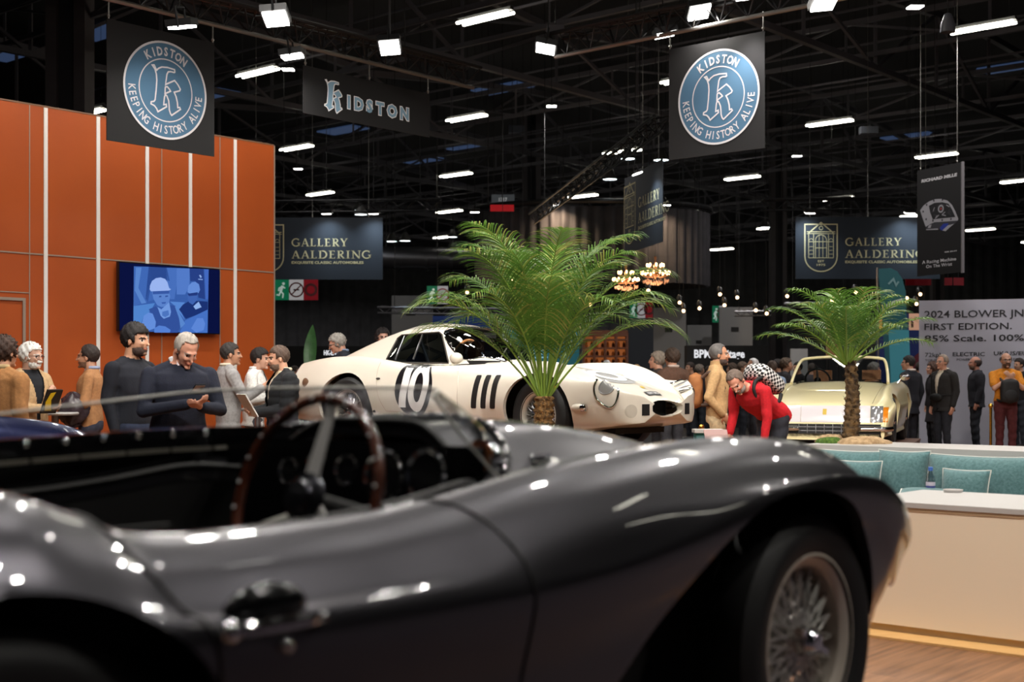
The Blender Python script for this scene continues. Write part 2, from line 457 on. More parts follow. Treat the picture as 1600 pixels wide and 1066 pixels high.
# ---- air duct
DUCT = mat('duct_steel', (120,120,126), .32, .9)
p, q = P(588, 403, 50), P(745, 408, 50); o = thing('air_duct', 'large shiny round ventilation duct running behind the palm fronds', 'duct', tuple(p))
b = MB(); b.tube([p, q+Vector((6,0,0))], .42, DUCT, n=28); b.build('duct_tube', o, world=True)
for t in (0.02, .25, .5, .75):
    b = MB(); c = p+(q-p)*t; b.tube([c-Vector((.05,0,0)), c+Vector((.05,0,0))], .44, DUCT, n=28); b.build('joint_ring', o, world=True)
for t in (.1, .6):
    c = p+(q-p)*t; b = MB(); b.tube([c+Vector((0,0,.4)), Vector((c.x,c.y,13))], .02, STEEL, n=5); b.build('hanger_rod', o, world=True)
# ================================================================ RIGGING AND BANNERS
BAN = mat('banner_black', (17,16,18), .8); BLUE = mat('banner_blue', (68,104,132), .75); WHITE = mat('banner_white', (204,202,206), .7)
RIG = mat('rig_black', (30,30,32), .42, .3); RIGS = mat('rig_lit_metal', (150,148,144), .35, .8)  # lower chords lighter: the light on them is put into the colour
LENS = emis('flood_lens', (255,252,246), 14.0)
Lr, Ll = Vector((RX,RY,0)), Vector((LX,LY,0))
def rig_truss(name, a, c, label, size=.29, bay=.36, m=RIG, low=RIGS):
    """three-chord stage truss, point of the triangle down-left"""
    a, c = Vector(a), Vector(c); d = c-a; L = d.length; u = d.normalized(); s = u.cross(Vector((0,0,1))).normalized()
    o = thing(name, label, 'lighting truss', tuple(a)); n = int(L/bay)
    offs = [s*(-size/2)+Vector((0,0,size*.87)), s*(size/2)+Vector((0,0,size*.87)), Vector((0,0,0))]
    for k, f in enumerate(offs):
        b = MB(); b.tube([a+f, c+f], .026, low if k == 2 else m, n=8); b.build('chord_tube', o, world=True)
    b = MB()
    for i in range(n):
        p, q, h = a+d*(i/n), a+d*((i+1)/n), a+d*((i+.5)/n)
        for (f, g) in ((0,2), (1,2), (0,1)):
            b.tube([p+offs[f], h+offs[g]], .011, m, n=5, caps=False); b.tube([h+offs[g], q+offs[f]], .011, m, n=5, caps=False)
    b.build('lattice_bracing', o, world=True)
    b = MB()
    b.tube([a+d*t+Vector((0,0,size*(.93+.05*math.sin(t*40)))) for t in np.linspace(.02,.98,40)], .03, m, n=6)
    b.build('cable_loom', o, world=True)
    for t in (.12, .88):
        q = a+d*t; b = MB(); b.tube([q+Vector((0,0,size*.8)), Vector((q.x,q.y,13))], .008, BLACKM, n=5); b.build('hanging_cable', o, world=True)
    return o
TZ = 5.32                                  # underside of the stand's rig
TA = Vector((-4.2, 14.0, TZ))
rig_truss('lighting_truss', TA-Lr*5.2, TA+Lr*5.6, 'long black lighting truss carrying the round banner and the wide name banner')
TB = Vector((1.797, 15.4, TZ))
rig_truss('lighting_truss', TB+Ll*1.68, TB-Ll*8.5, 'black lighting truss sloping up over the round banner with a bright hot spot')

# the k of the sign, traced as outlines in a unit box (height 1, y up)
K_OUT = [(.10,.985),(.145,.995),(.20,.90),(.245,.945),(.32,.985),(.45,1.0),(.62,.985),(.625,.935),(.605,.925),(.53,.93),(.47,.915),(.44,.86),(.425,.76),(.405,.64),
         (.42,.655),(.62,.765),(.70,.69),(.755,.61),(.74,.575),(.61,.525),(.655,.44),(.685,.33),(.695,.225),(.74,.235),(.76,.20),(.55,.045),(.52,.08),(.495,.15),(.49,.24),(.48,.33),(.44,.42),
         (.41,.44),(.385,.405),(.375,.34),(.365,.235),(.395,.24),(.425,.25),(.43,.20),(.23,.07),(.20,.13),(.15,.18),(.07,.205),(.075,.245),(.14,.265),(.165,.30),(.19,.50),(.205,.70),(.195,.82),(.16,.92)]
K_HOLE = [(.395,.46),(.40,.58),(.41,.60),(.45,.61),(.50,.565),(.525,.53)]
def k_shape(h, cx, cy, grow=0.0):
    """inner face of the letter"""
    return [(cx+(p[0]-.42)*h*1.02, cy+(p[1]-.53)*h) for p in K_OUT], [(cx+(p[0]-.42)*h*1.02, cy+(p[1]-.53)*h) for p in K_HOLE]
def put_k(b, fr, h, cx, cy, inner, edge, w, off):
    o, hl = k_shape(h, cx, cy)
    v, f = fill2d(o, [hl]); b.flat(v, f, fr, inner, off)
    v, f = stroke2(o, w, True); b.flat(v, f, fr, edge, off+.002)
    v, f = stroke2(hl, w, True); b.flat(v, f, fr, edge, off+.002)
def panel(mb, fr, w, h, m, t=.012):
    o, ex, ey, n = fr
    return mb.box(o+ex*(w/2)+ey*(h/2)-n*(t/2), (w, h, t), m, axes=(ex, ey, n))
def clips(o, fr, w, h, ts, zt):
    for t in ts:
        p = fr[0]+fr[1]*(w*t)+fr[2]*h; b = MB()
        b.tube([p, p+Vector((0,0,zt-p.z+.03))], .008, RIGS, n=6); b.ball(p+Vector((0,0,.03)), .018, RIGS, 8); b.build('hanging_clip', o, world=True)
def arc_text(b, s, r, a0, a1, size, fr, c, m, off, bold, inward):
    """letters set around a circle between two angles (degrees, counted from the top, clockwise)"""
    n = len(s)
    for i, ch in enumerate(s):
        if ch == ' ': continue
        a = math.radians(a0+(a1-a0)*i/(n-1)); v, f = text2(ch, size, bold=bold, sx=.78)
        cap = .73*size
        x, y = r*math.sin(a), r*math.cos(a); rot = -a if not inward else PI-a
        v = [(p[0], p[1]-cap/2) for p in v]
        b.flat(xf2(v, c[0]+x, c[1]+y, rot), f, fr, m, off)
def roundel_banner(fr, w, h, label, zt):
    o = thing('hanging_banner', label, 'banner', tuple(fr[0]))
    b = MB(); panel(b, fr, w, h, BAN); b.build('fabric', o, world=True)
    c = (w*.53, h*.5); R = h*.405
    b = MB(); v, f = fill2d(circle2(R, 72, c)); b.flat(v, f, fr, BLUE, .003); b.build('blue_disc', o, world=True)
    b = MB(); v, f = ring2(R*.985, R*1.03, 72, c); b.flat(v, f, fr, WHITE, .005); v, f = ring2(R*.64, R*.665, 72, c); b.flat(v, f, fr, WHITE, .005); b.build('white_ring', o, world=True)
    b = MB(); arc_text(b, 'KIDSTON', R*.82, -33, 33, R*.25, fr, c, WHITE, .006, .035, False)
    arc_text(b, 'KEEPING HISTORY ALIVE', R*.82, 266, 94, R*.245, fr, c, WHITE, .006, .012, True); b.build('lettering', o, world=True)
    b = MB(); put_k(b, fr, R*1.04, c[0], c[1], BLUE, WHITE, R*.032, .005); b.build('letter_emblem', o, world=True)
    clips(o, fr, w, h, (.015, .985), zt)
    return o
fr = frame((-4.22, 14.0, 3.85), Lr); roundel_banner(fr, 1.36, 1.27, 'square black banner with a blue round emblem hung before the orange panel wall', TZ)
frB = frame(TB+Vector((0,0,3.87-TZ)), -Ll); roundel_banner(frB, 1.25, 1.27, 'square black banner with a blue round emblem under a hot white light spot', TZ)
# wide name banner
q = TA+Lr*2.62; fr = frame((q.x, q.y, 4.53), Lr); w, h = 2.14, .57
o = thing('hanging_banner', 'wide black banner with a pale blue name under the long truss', 'banner', tuple(fr[0]))
b = MB(); panel(b, fr, w, h, BAN); b.build('fabric', o, world=True)
BLUE2 = mat('name_print_blue', (136,174,200), .7); WHITE2 = mat('name_print_white', (244,244,246), .7)
b = MB(); put_k(b, fr, .40, w*.22, h*.47, BLUE2, WHITE2, .014, .004); b.build('letter_emblem', o, world=True)
b = MB(); xs = .315
for ch, cw in zip('IDSTON', (.055,.125,.10,.115,.135,.135)):
    for (bo, m, of) in ((.10, WHITE2, .004), (.045, BLUE2, .006)):
        v, f = text2(ch, .205, bold=bo); b.flat([(p[0]+(xs+cw/2/.95)*w*.98, p[1]+h*.30) for p in v], f, fr, m, of)
    xs += cw*.78
b.build('lettering', o, world=True); clips(o, fr, w, h, (.015, .5, .985), TZ)

# ---- flood lights on the rig
def flood(p, label, aim=(0,0,-1), power=55, size=.28, spread=2.6, group=None, color=(1,.95,.88)):
    o = thing('flood_light', label, 'flood light', tuple(p), 0, group); x, y, d = basis(aim)
    b = MB(); b.box(-d*.05, (size+.04,size*.8+.04,.07), RIG, axes=(x,y,d)); b.build('housing', o)
    b = MB(); b.box(-d*.005, (size,size*.8,.03), LENS, axes=(x,y,d)); b.build('lens', o)
    b = MB(); b.tube([x*(size/2+.04), x*(size/2+.04)-d*.2, -x*(size/2+.04)-d*.2, -x*(size/2+.04)], .012, RIG, n=6); b.build('yoke', o)
    b = MB(); b.tube([-d*.19, Vector((0,0,13-o.location.z))], .007, BLACKM, n=5); b.build('hanging_cable', o)
    if power:
        ld = bpy.data.lights.new('flood', 'AREA'); ld.shape = 'RECTANGLE'; ld.size = size; ld.size_y = size*.8; ld.energy = power; ld.color = color; ld.spread = spread
        lo = bpy.data.objects.new('lamp_source', ld); COL.objects.link(lo); lo.parent = o; lo.location = d*.02
        lo.rotation_euler = Vector(d).to_track_quat('-Z', 'Y').to_euler()
    return o
FL = [  # px, py, depth: the lit floods one can see
 (285,43,13.6,'twin flood light clamped to the truss over the round banner',(.1,.25,-1)), (431,30,13.2,'square flood light hanging on a cable above the long truss',(.1,-.2,-1)),
 (457,89,15.4,'flood light under the truss between the two black banners',(.15,.1,-1)), (609,75,15.6,'square flood light hanging on a chain above the wide name banner',(.1,-.3,-1)),
 (852,77,16.3,'flood light tilted on the free end of the sloping truss',(-.2,-.1,-1)), (1040,55,15.6,'flood light lying inside the sloping truss next to the round banner',(.2,.1,-1)),
 (1093,20,15.0,'flood light above the sloping truss, over the round banner',(.2,-.25,-1)), (1288,6,13.6,'flood light on the sloping truss at the very top of the view',(.1,-.2,-1))]
for (px, py, Y, lab, aim) in FL:
    o = flood(P(px, py, Y), lab, aim, 20)
    p = o.location; b = MB(); b.tube([Vector((0,0,.1)), Vector((0,0,9.6-p.z))], .012, STEEL, n=5)
    if 'cable' in lab or 'chain' in lab: b.build('hanging_cable', o)
# wall washers for the orange panels, hot spot on the second round banner
# the rest of the stand's rig overhead, plus added fills for wheel and counter
k = 0
for (r, l) in ((1.6,2.4), (4.2,2.6), (6.6,2.4), (9.2,2.2), (3.0,6), (6.5,6), (10,6), (13,5.2), (13,1.0), (12,-3), (5.2,-2.8), (4.4,-1.6), (2.0,4.4), (6.5,9), (-.5,3.4)):
    p = G(r, l, 6.4)
    if p.y > 0 and HY-(6.4-HC)*F/p.y > 0 and abs(p.x/p.y) < .4: continue
    flood(p, 'square flood light above the display cars, from the stand rig and added fill', (0,0,-1), 72 if l < -1.5 and r < 8 else 44 if r+l < 5 else 26 if r+l < 9.1 else 90 if r+l < 11.5 else 108, .18, group='overhead stand floods')
HOT = bpy.data.lights.new('hot_spot', 'SPOT'); HOT.energy = 120; HOT.spot_size = math.radians(70); HOT.spot_blend = .9; HOT.shadow_soft_size = .06; HOT.color = (1,.96,.93)
oh = flood(frB[0]+frB[1]*1.18+frB[2]*1.55+frB[3]*.34, 'small spot light grazing the top corner of the second round banner', tuple(-frB[2]-frB[3]*.32-frB[1]*.1), 0, .12)
lo = bpy.data.objects.new('lamp_source', HOT); COL.objects.link(lo); lo.parent = oh; lo.location = (0,0,-.06); lo.rotation_euler = (-frB[2]-frB[3]*.30-frB[1]*.15).to_track_quat('-Z','Y').to_euler()

# ---------------------------------------------------------------- dealer banners (serif capitals drawn by hand)
GOLD = mat('gold_print', (170,158,118), .6); NAVY = mat('navy_fabric', (13,22,32), .8)
def _bar(x0, y0, x1, y1, w): return stroke2([(x0,y0),(x1,y1)], w)
def _box(x0, y0, x1, y1): return [(x0,y0),(x1,y0),(x1,y1),(x0,y1)], [(0,1,2,3)]
def _arc(cx, cy, rx, ry, a0, a1, w, n=14): return stroke2([(cx+rx*math.cos(math.radians(a0+(a1-a0)*i/n)), cy+ry*math.sin(math.radians(a0+(a1-a0)*i/n))) for i in range(n+1)], w)
T, t, S = .13, .06, .045
SERIF = {
 'A': (.72, [_bar(.10,.02,.36,1,t), _bar(.36,1,.62,.02,T), _box(.2,.30,.52,.30+t), _box(0,0,.22,S), _box(.48,0,.76,S)]),
 'L': (.58, [_box(.1,0,.1+T,1), _box(0,0,.52,t), _box(0,1-S,.33,1), _box(.47,0,.53,.2)]),
 'E': (.60, [_box(.1,0,.1+T,1), _box(0,0,.52,t), _box(0,1-t,.5,1), _box(.1,.48,.42,.48+t), _box(.49,0,.54,.2), _box(.46,.82,.51,1), _box(.40,.42,.43,.6)]),
 'R': (.68, [_box(.1,0,.1+T,1), _box(0,0,.33,S), _box(0,1-S,.3,1), _arc(.30,.74,.22,.23,-90,90,T*.85), _box(.1,.48,.32,.48+t), _box(.1,1-t,.32,1), _bar(.3,.5,.6,.02,T), _box(.5,0,.72,S)]),
 'Y': (.66, [_box(.28,0,.28+T,.46), _box(.18,0,.5,S), _bar(.08,1,.34,.44,T), _bar(.60,1,.34,.44,t), _box(-.02,1-S,.22,1), _box(.48,1-S,.7,1)]),
 'G': (.80, [_arc(.42,.5,.36,.47,48,330,T*.9,22), _box(.62,.06,.62+T*.9,.44), _box(.52,.42,.82,.42+S), _box(.62,.74,.67,.95)]),
 'D': (.80, [_box(.1,0,.1+T,1), _box(0,0,.36,t), _box(0,1-t,.36,1), _arc(.34,.5,.36,.47,-88,88,T,18)]),
 'I': (.38, [_box(.12,0,.12+T,1), _box(.02,0,.36,S), _box(.02,1-S,.36,1)]),
 'N': (.80, [_box(.12,0,.12+t,1), _box(.66,0,.66+t,1), _bar(.12,.98,.68,.02,T), _box(0,0,.28,S), _box(0,1-S,.2,1), _box(.54,1-S,.84,1)])}
def serif(b, s, x, y, h, fr, m, off, sx=1.0, gap=.10):
    for ch in s:
        if ch == ' ': x += .35*h; continue
        w, parts = SERIF[ch]
        for v, f in parts: b.flat([(x+p[0]*h*sx, y+p[1]*h) for p in v], f, fr, m, off)
        x += (w+gap)*h*sx
    return x
def serif_w(s, h, sx=1.0, gap=.10): return sum((SERIF[c][0]+gap)*h*sx for c in s)-gap*h*sx
def gallery_banner(o_, ex, w, h, label, crest=True, ox=0.0):
    fr = frame(o_, ex); o = thing('dealer_banner', label, 'banner', tuple(fr[0]))
    b = MB(); panel(b, fr, w, h, NAVY); b.build('fabric', o, world=True)
    # all measures in units of the banner height, x from the banner's left edge
    U = h/100.0
    b = MB(); th = 12.6*U
    for (s, y) in (('GALLERY', 53.5), ('AALDERING', 34.0)):
        tw = (90 if s == 'GALLERY' else 128)*U; sx = tw/serif_w(s, th); serif(b, s, ox+80*U, y*U, th, fr, GOLD, .006, sx)
    v, f = text_fit('EXQUISITE CLASSIC AUTOMOBILES', 116*U, 4.2*U, bold=.03); b.flat([(p[0]+(80+58)*U+ox, p[1]+25.5*U) for p in v], f, fr, GOLD, .006)
    b.build('lettering', o, world=True)
    if crest:
        b = MB(); A = lambda pts, w_=1.3, cl=False: b.flat(*stroke2([(ox+p[0]*U, p[1]*U) for p in pts], w_*U, cl), fr, GOLD, .006)
        cx = 41; L0, R0 = 15, 67
        sh = [(L0,88),(L0,36)]+[(cx-26*math.cos(PI*i/14), 36-24*math.sin(PI*i/14)) for i in range(1, 14)]+[(R0,36),(R0,88)]
        A(sh, 1.8, True); A([(L0+6,74),(cx,91),(R0-6,74)], 1.8); A([(L0+3,76),(R0-3,76)], 1.2); A([(L0+3,73),(R0-3,73)], .9)
        A([(cx+3*math.cos(a*PI/8), 82+3*math.sin(a*PI/8)) for a in range(16)], 1.0, True)
        A([(cx-9,34)]+[(cx-9*math.cos(PI*i/10), 62+9*math.sin(PI*i/10)) for i in range(11)]+[(cx+9,34)], .9); A([(cx-3,34),(cx-3,70)], .7); A([(cx+3,34),(cx+3,70)], .7)
        A([(cx-9,50),(cx+9,50)], .9); A([(cx-20,60),(cx+20,60)], .9); A([(cx-20,34),(cx+20,34)], .9)
        for x in (cx-20, cx-12, cx+12, cx+20): A([(x,34),(x,73)], .9)
        for x in (cx-16, cx+16):
            A([(x+3*math.cos(a*PI/8), 62+3*math.sin(a*PI/8)) for a in range(9)], .7)
            for y in (40, 46, 52): A([(x-3,y),(x+3,y)], .6)
        for (s, y) in (('EST', 27), ('1975', 21)):
            v, f = text_fit(s, (10 if s == 'EST' else 14)*U, 3.4*U, bold=.02); b.flat([(p[0]+ox+cx*U, p[1]+y*U) for p in v], f, fr, GOLD, .006)
        b.build('crest', o, world=True)
    clips(o, fr, w, h, (.1, .5, .9), 13)
    return fr
GY = 33.0; U = GY/F
a = P(378, 437, GY); g1 = gallery_banner(a, (1,0,0), 220*U, 97*U, 'dark navy banner with gold serif lettering emerging from behind the orange panel wall')
a = P(1243, 436, GY); g2 = gallery_banner(a, (1,0,0), 226*U, 97*U, 'dark navy banner with gold serif lettering and a crest, partly behind the black watch banner')
a, c = P(976, 398, 33.0), P(1022, 375, 30.6); g3 = gallery_banner(a, (c-a).normalized()*Vector((1,1,0)), 3.1, 1.86, 'dark navy banner turned edge-on above the big palm, gold lettering foreshortened', ox=-.3)
for (fr_, w, xs) in ((g1, 220*U, (.62,.95)), (g2, 226*U, (.07,.75,.92)), (g3, 3.1, (.85,))):  # the flood over the edge-on banner is added to brighten it
    for t in xs:
        p = fr_[0]+fr_[1]*(w*t)+fr_[2]*(100*U)+fr_[3]*.45
        flood(p, 'small cool flood light clipped above the navy dealer banners', tuple(-fr_[2]*1-fr_[3]*.35), 12, .22, 2.0, 'banner flood lights', (.70,.86,1))
# ring truss carrying the navy banners
for (a, c, lab) in ((P(410,332,GY+.4), P(690,329,GY+.4), 'thin black truss bar above the first navy dealer banner'), (P(1190,329,GY+.4), P(1450,325,GY+.4), 'thin black truss bar above the navy crest banner'), (P(835,350,36), P(1035,205,23), 'black truss climbing towards the edge-on navy banner')):
    rig_truss('lighting_truss', a, c, lab, .3, .6, RIG, RIG)

# ---------------------------------------------------------------- watch banner
Y0, Y1 = 27.0, 25.9; a, c = P(1433, 432, Y0), P(1503, 430, Y1); ex = (c-a); ex.z = 0; w = ex.length; fr = frame(a, ex); h = (432-267)*Y0/F
o = thing('hanging_banner', 'tall black banner with a large silver wristwatch case picture', 'banner', tuple(a)); WB = mat('watch_banner_black', (13,12,14), .6)
b = MB(); panel(b, fr, w, h, WB, .03); b.build('fabric', o, world=True)
SIL = mat('print_silver', (150,150,156), .6); SILD = mat('print_dark', (48,48,54), .6); PBLUE = mat('print_blue', (30,50,140), .6); PWH = mat('print_white', (190,190,194), .6)
qx = lambda x: (x-50)/400*w; qy = lambda y: (1025-y)/985*h
V = lambda pts: [(qx(x), qy(y)) for x, y in pts]
b = MB(); v, f = text_fit('RICHARD MILLE', w*.80, h*.03, bold=.06, shear=.1); b.flat([(p[0]+w*.5, p[1]+qy(158)) for p in v], f, fr, PWH, .004)
v, f = text_fit('RM 30-01', w*.26, h*.012, bold=.03); b.flat([(p[0]+w*.76, p[1]+qy(835)) for p in v], f, fr, PWH, .004)
for (s, y, ww) in (('A Racing Machine', 915, .76), ('On The Wrist', 958, .58)):
    v, f = text_fit(s, w*ww, h*.030, bold=.012); b.flat([(p[0]+w*.5, p[1]+qy(y)) for p in v], f, fr, PWH, .004)
b.build('lettering', o, world=True)
b = MB()
case = [(78,415),(110,375),(160,345),(215,333),(270,340),(325,365),(365,410),(395,475),(420,545),(415,560),(300,552),(210,545),(175,555),(130,575),(105,500)]
b.flat(*fill2d(V(case)), fr, SIL, .003); b.flat(*fill2d(V([(160,385),(210,367),(280,372),(335,395),(365,450),(395,525),(300,520),(195,515),(172,450)])), fr, mat('print_black', (18,18,22), .6), .005)
b.flat(*fill2d(V([(130,575),(175,552),(300,552),(415,560),(385,590),(330,605),(250,615),(135,602)])), fr, SILD, .003)
b.flat(*fill2d(V([(260,600),(290,570),(335,572),(330,600),(300,630),(265,625)])), fr, PBLUE, .005); b.flat(*fill2d(V([(280,630),(330,590),(385,585),(350,610),(310,640)])), fr, SIL, .006)
b.flat(*fill2d(V([(135,598),(240,605),(245,618),(135,606)])), fr, SIL, .006); b.flat(*fill2d(V([(160,565),(185,560),(175,590),(150,590)])), fr, SIL, .006)
for (x, y) in ((140,373),(108,430),(135,505),(197,527),(280,535),(357,538),(205,345),(282,350)): b.flat(*fill2d(circle2(w*.018, 8, (qx(x), qy(y)))), fr, SILD, .006)
rw = random.Random(5)
for i in range(16):
    x, y = rw.uniform(195,350), rw.uniform(390,505); a1 = rw.uniform(0,PI)
    b.flat(*stroke2(V([(x-18*math.cos(a1), y-18*math.sin(a1)), (x+18*math.cos(a1), y+18*math.sin(a1))]), w*.014), fr, SILD if i % 3 else SIL, .006)
b.flat(*ring2(w*.04, w*.065, 16, (qx(268), qy(430))), fr, SIL, .007); b.flat(*fill2d(circle2(w*.02, 10, (qx(270), qy(430)))), fr, mat('print_red', (150,60,60), .6), .008)
b.build('watch_picture', o, world=True)
b = MB(); b.bar(fr[0]+fr[1]*(w+.02)-fr[2]*.02, fr[0]+fr[1]*(w+.02)+fr[2]*h, .05, mat('banner_pole', (110,108,112), .5)); b.build('edge_pole', o, world=True)
clips(o, fr, w, h, (.08, .9), 13)

# added key floods, tilted to brighten the display cars, guests and counter
for (p, tgt, pw) in (((-1.5,4.6,6.4),(-.6,13.2,1.3),62), ((2.6,5.0,6.4),(.8,12.6,1.1),38), ((5.0,8.6,6.4),(4.4,18,1.1),75), ((-3.0,4.8,6.4),(-3.2,12.0,1.5),26), ((2.2,3.2,6.4),(2.6,7.6,.4),30)):
    flood(p, 'tilted flood light added out of view, aimed at the display', tuple(Vector(tgt)-Vector(p)), pw, .24, 1.1, group='added tilted floods')
# wall washers on the long truss
for t in (-2.4, -.2, 2.0, 4.0):
    p = TA+Lr*t+Ll*.6; p.z = 6.55
    flood(p, 'flood light above the long truss washing the orange panel wall', (LX*.9,LY*.9,-.95), 30, .26, 2.2, group='orange wall washers')
# floods added to brighten the far stands and the back wall
for (x, y, pw) in ((10.5,23,100), (13.5,24,110), (7.5,25,90), (4.5,28,100), (8.2,19.5,110), (-5,30,80), (1,34,90), (8.8,41.5,150), (-7,44,110), (-13,73,420), (3,74,420), (24,72,420)):
    flood((x, y, 8.3), 'square flood light added over the far hall, hung under its roof', (0,.1,-1), pw, .3, group='added far hall floods', color=(1,.95,.92))
# ================================================================ ORANGE PANEL WALL
ORANGE = noise_mat('orange_panel', (172,78,28), (180,84,32), 1.2, .42)
WHITELINE = mat('white_strip', (238,234,228), .5); SEAM = mat('metal_seam', (176,160,146), .4, .4)
wq = Vector((-3.37,19.0,0))                   # end of the wall nearest the middle of the view
WH = 4.67
def wall_at(px):                               # distance along the wall (from its end, towards the viewer) under an image column
    k = (px-800)/F
    return (wq.x-k*wq.y)/(RX-k*RY)
WN = Vector((RY,-RX,0))                        # out of the wall, towards the stand
wallp = lambda t, z, o=0.0: wq-Lr*t+Vector((0,0,z))+WN*o
def wbox(b, t0, t1, z0, z1, o0, o1, m):
    c = wallp((t0+t1)/2, (z0+z1)/2, (o0+o1)/2); b.box(c, (abs(t1-t0), abs(z1-z0), abs(o1-o0)), m, axes=(Lr, Vector((0,0,1)), WN)); return b
T_END = 8.5
b = MB(); wbox(b, 0, T_END, 0, WH, -.22, 0, ORANGE); structure(b, 'wall_orange', smooth=0)
n = 0
for px in (71, 153, 229.5, 297, 367):
    t = wall_at(px); n += 1; structure(wbox(MB(), t-.025, t+.025, 0, WH-.005, 0, .012, WHITELINE), 'trim_%d' % n, smooth=0)
for px in (46, 252.5, 343.5):
    t = wall_at(px); n += 1; structure(wbox(MB(), t-.006, t+.006, 0, WH-.005, 0, .006, SEAM), 'trim_%d' % n, smooth=0)
n += 1; structure(wbox(MB(), -.02, .0, 0, WH, -.22, .01, SEAM), 'trim_%d' % n, smooth=0)
n += 1; structure(wbox(MB(), 0, T_END, WH, WH+.02, -.22, .005, mat('wall_cap', (120,90,70), .5)), 'trim_%d' % n, smooth=0)
zs = HC+(HY-426)/F*19.0; n += 1; structure(wbox(MB(), 0, T_END, zs-.008, zs+.008, 0, .007, SEAM), 'trim_%d' % n, smooth=0)
td, ts = wall_at(39), wall_at(45); zd = HC+(HY-466)/F*(19-.755*td); z2 = HC+(HY-457.5)/F*(19-.755*td)
n += 1; structure(wbox(MB(), ts, T_END, z2-.006, z2+.006, 0, .007, SEAM), 'trim_%d' % n, smooth=0)
b = MB(); wbox(b, td, td+.035, 0, zd, 0, .02, SEAM); wbox(b, td, td+1.0, zd-.035, zd, 0, .02, SEAM); wbox(b, td+1.0, td+1.035, 0, zd, 0, .02, SEAM); structure(b, 'door_1', smooth=0)

# ---------------------------------------------------------------- television on the wall
t1, t0 = wall_at(178.5), wall_at(336.5); tw = t1-t0; Yt = 19-.755*t0
zt, zb = HC+(HY-421.5)/F*Yt, HC+(HY-523)/F*Yt; th = zt-zb
tv = thing('television', 'flat wall screen playing a blue picture of two men in helmets', 'television', tuple(wallp(t1, zb, .1)))
fr = frame(wallp(t1, zb, .10), Lr)
b = MB(); panel(b, fr, tw, th, mat('tv_bezel', (12,12,14), .3), .055); b.build('bezel', tv, world=True)
b = MB(); b.box(wallp((t0+t1)/2, (zb+zt)/2, .024), (.5,.4,.05), BLACKM, axes=(Lr, Vector((0,0,1)), WN)); b.build('wall_bracket', tv, world=True)
def scr(nm, r, g, bl):
    m = mat('screen_'+nm, (4,6,20), .12, emit=(r,g,bl), estr=.9); return m
S0 = scr('dark', 8,16,62); b = MB(); b.flat([(.012,.012),(tw-.012,.012),(tw-.012,th-.012),(.012,th-.012)], [(0,1,2,3)], fr, S0, .002); b.build('screen', tv, world=True)
b = MB(); X = lambda x: (x-60)/1315*tw; Yv = lambda y, x: th-(y-(85+(x-60)*.072))/(885-(x-60)*.046)*th
V = lambda pts: [(X(x), Yv(y, x)) for x, y in pts]
def pic(pts, c, k): b.flat(*fill2d(V(pts)), fr, scr('%d_%d_%d' % c, *c), .003+.0006*k)
pic([(245,145),(1218,180),(1205,985),(238,972)], (58,98,176), 0)
pic([(245,145),(440,150),(520,560),(240,650)], (66,108,188), 1); pic([(430,150),(660,160),(700,330),(560,290),(470,330),(420,600),(390,560)], (44,76,148), 1)
pic([(270,160),(340,160),(300,420),(400,610),(340,620),(255,450)], (92,138,212), 2)
pic([(650,160),(820,165),(800,330),(760,560),(700,560),(660,300)], (74,116,196), 1); pic([(790,165),(960,170),(960,400),(900,500),(790,500)], (86,128,208), 2)
pic([(960,170),(1150,178),(1170,560),(1080,540),(1040,330),(970,330)], (40,66,138), 1); pic([(1160,180),(1218,182),(1212,560),(1180,560)], (70,110,200), 2)
pic([(240,650),(510,610),(460,700),(360,800),(300,965),(238,970)], (84,138,214), 2)
pic([(700,590),(900,600),(830,680),(870,790),(900,830),(760,640)], (90,140,218), 2)
pic([(430,690),(520,650),(560,700),(700,640),(770,640),(830,800),(850,900),(800,985),(520,985),(510,840)], (52,84,160), 3)
pic([(820,690),(870,630),(940,590),(1080,580),(1205,590),(1205,690),(1050,760),(910,810)], (28,52,118), 3)
pic([(900,830),(1205,690),(1200,985),(830,985)], (72,118,204), 3); pic([(760,640),(800,690),(900,870),(840,930),(820,800)], (92,140,214), 4)
pic([(980,930),(1060,800),(1140,800),(1170,870),(1150,950),(1050,985)], (96,140,224), 4)
pic([(340,880),(370,770),(430,730),(480,745),(520,850),(510,930),(430,960)], (104,148,228), 4); pic([(500,930),(560,895),(640,905),(710,950),(700,985),(500,985)], (88,134,220), 5)
pic([(470,470),(500,450),(680,450),(705,520),(690,600),(650,655),(590,660),(540,640),(490,560)], (94,136,212), 5)
pic([(440,440),(445,390),(470,330),(520,295),(580,285),(640,305),(670,350),(690,420),(715,435),(690,450),(460,462)], (160,188,250), 6)
pic([(480,462),(690,452),(690,490),(480,500)], (58,92,170), 6); pic([(560,520),(590,515),(590,535),(560,538)], (52,86,160), 6); pic([(640,515),(675,512),(675,530),(640,535)], (52,86,160), 6); pic([(590,600),(650,595),(640,618),(600,620)], (60,96,176), 6)
pic([(540,660),(590,690),(690,600),(715,720),(700,780),(620,810),(580,770)], (118,160,232), 6); pic([(600,720),(680,700),(690,760),(640,790),(600,770)], (80,122,200), 7)
pic([(930,470),(945,390),(990,345),(1040,340),(1085,370),(1100,440),(1080,480),(1000,505)], (104,146,224), 5); pic([(930,500),(1000,505),(1060,490),(1060,570),(1000,630),(950,600)], (66,104,184), 5)
pic([(930,490),(1070,470),(1060,510),(950,520)], (36,60,130), 6); pic([(1010,650),(1080,590),(1120,660),(1040,690)], (150,186,245), 5)
pic([(1085,255),(1105,250),(1125,280),(1105,290)], (150,180,240), 6); pic([(1075,300),(1135,304),(1135,316),(1075,312)], (140,172,236), 6)
b.build('picture', tv, world=True)

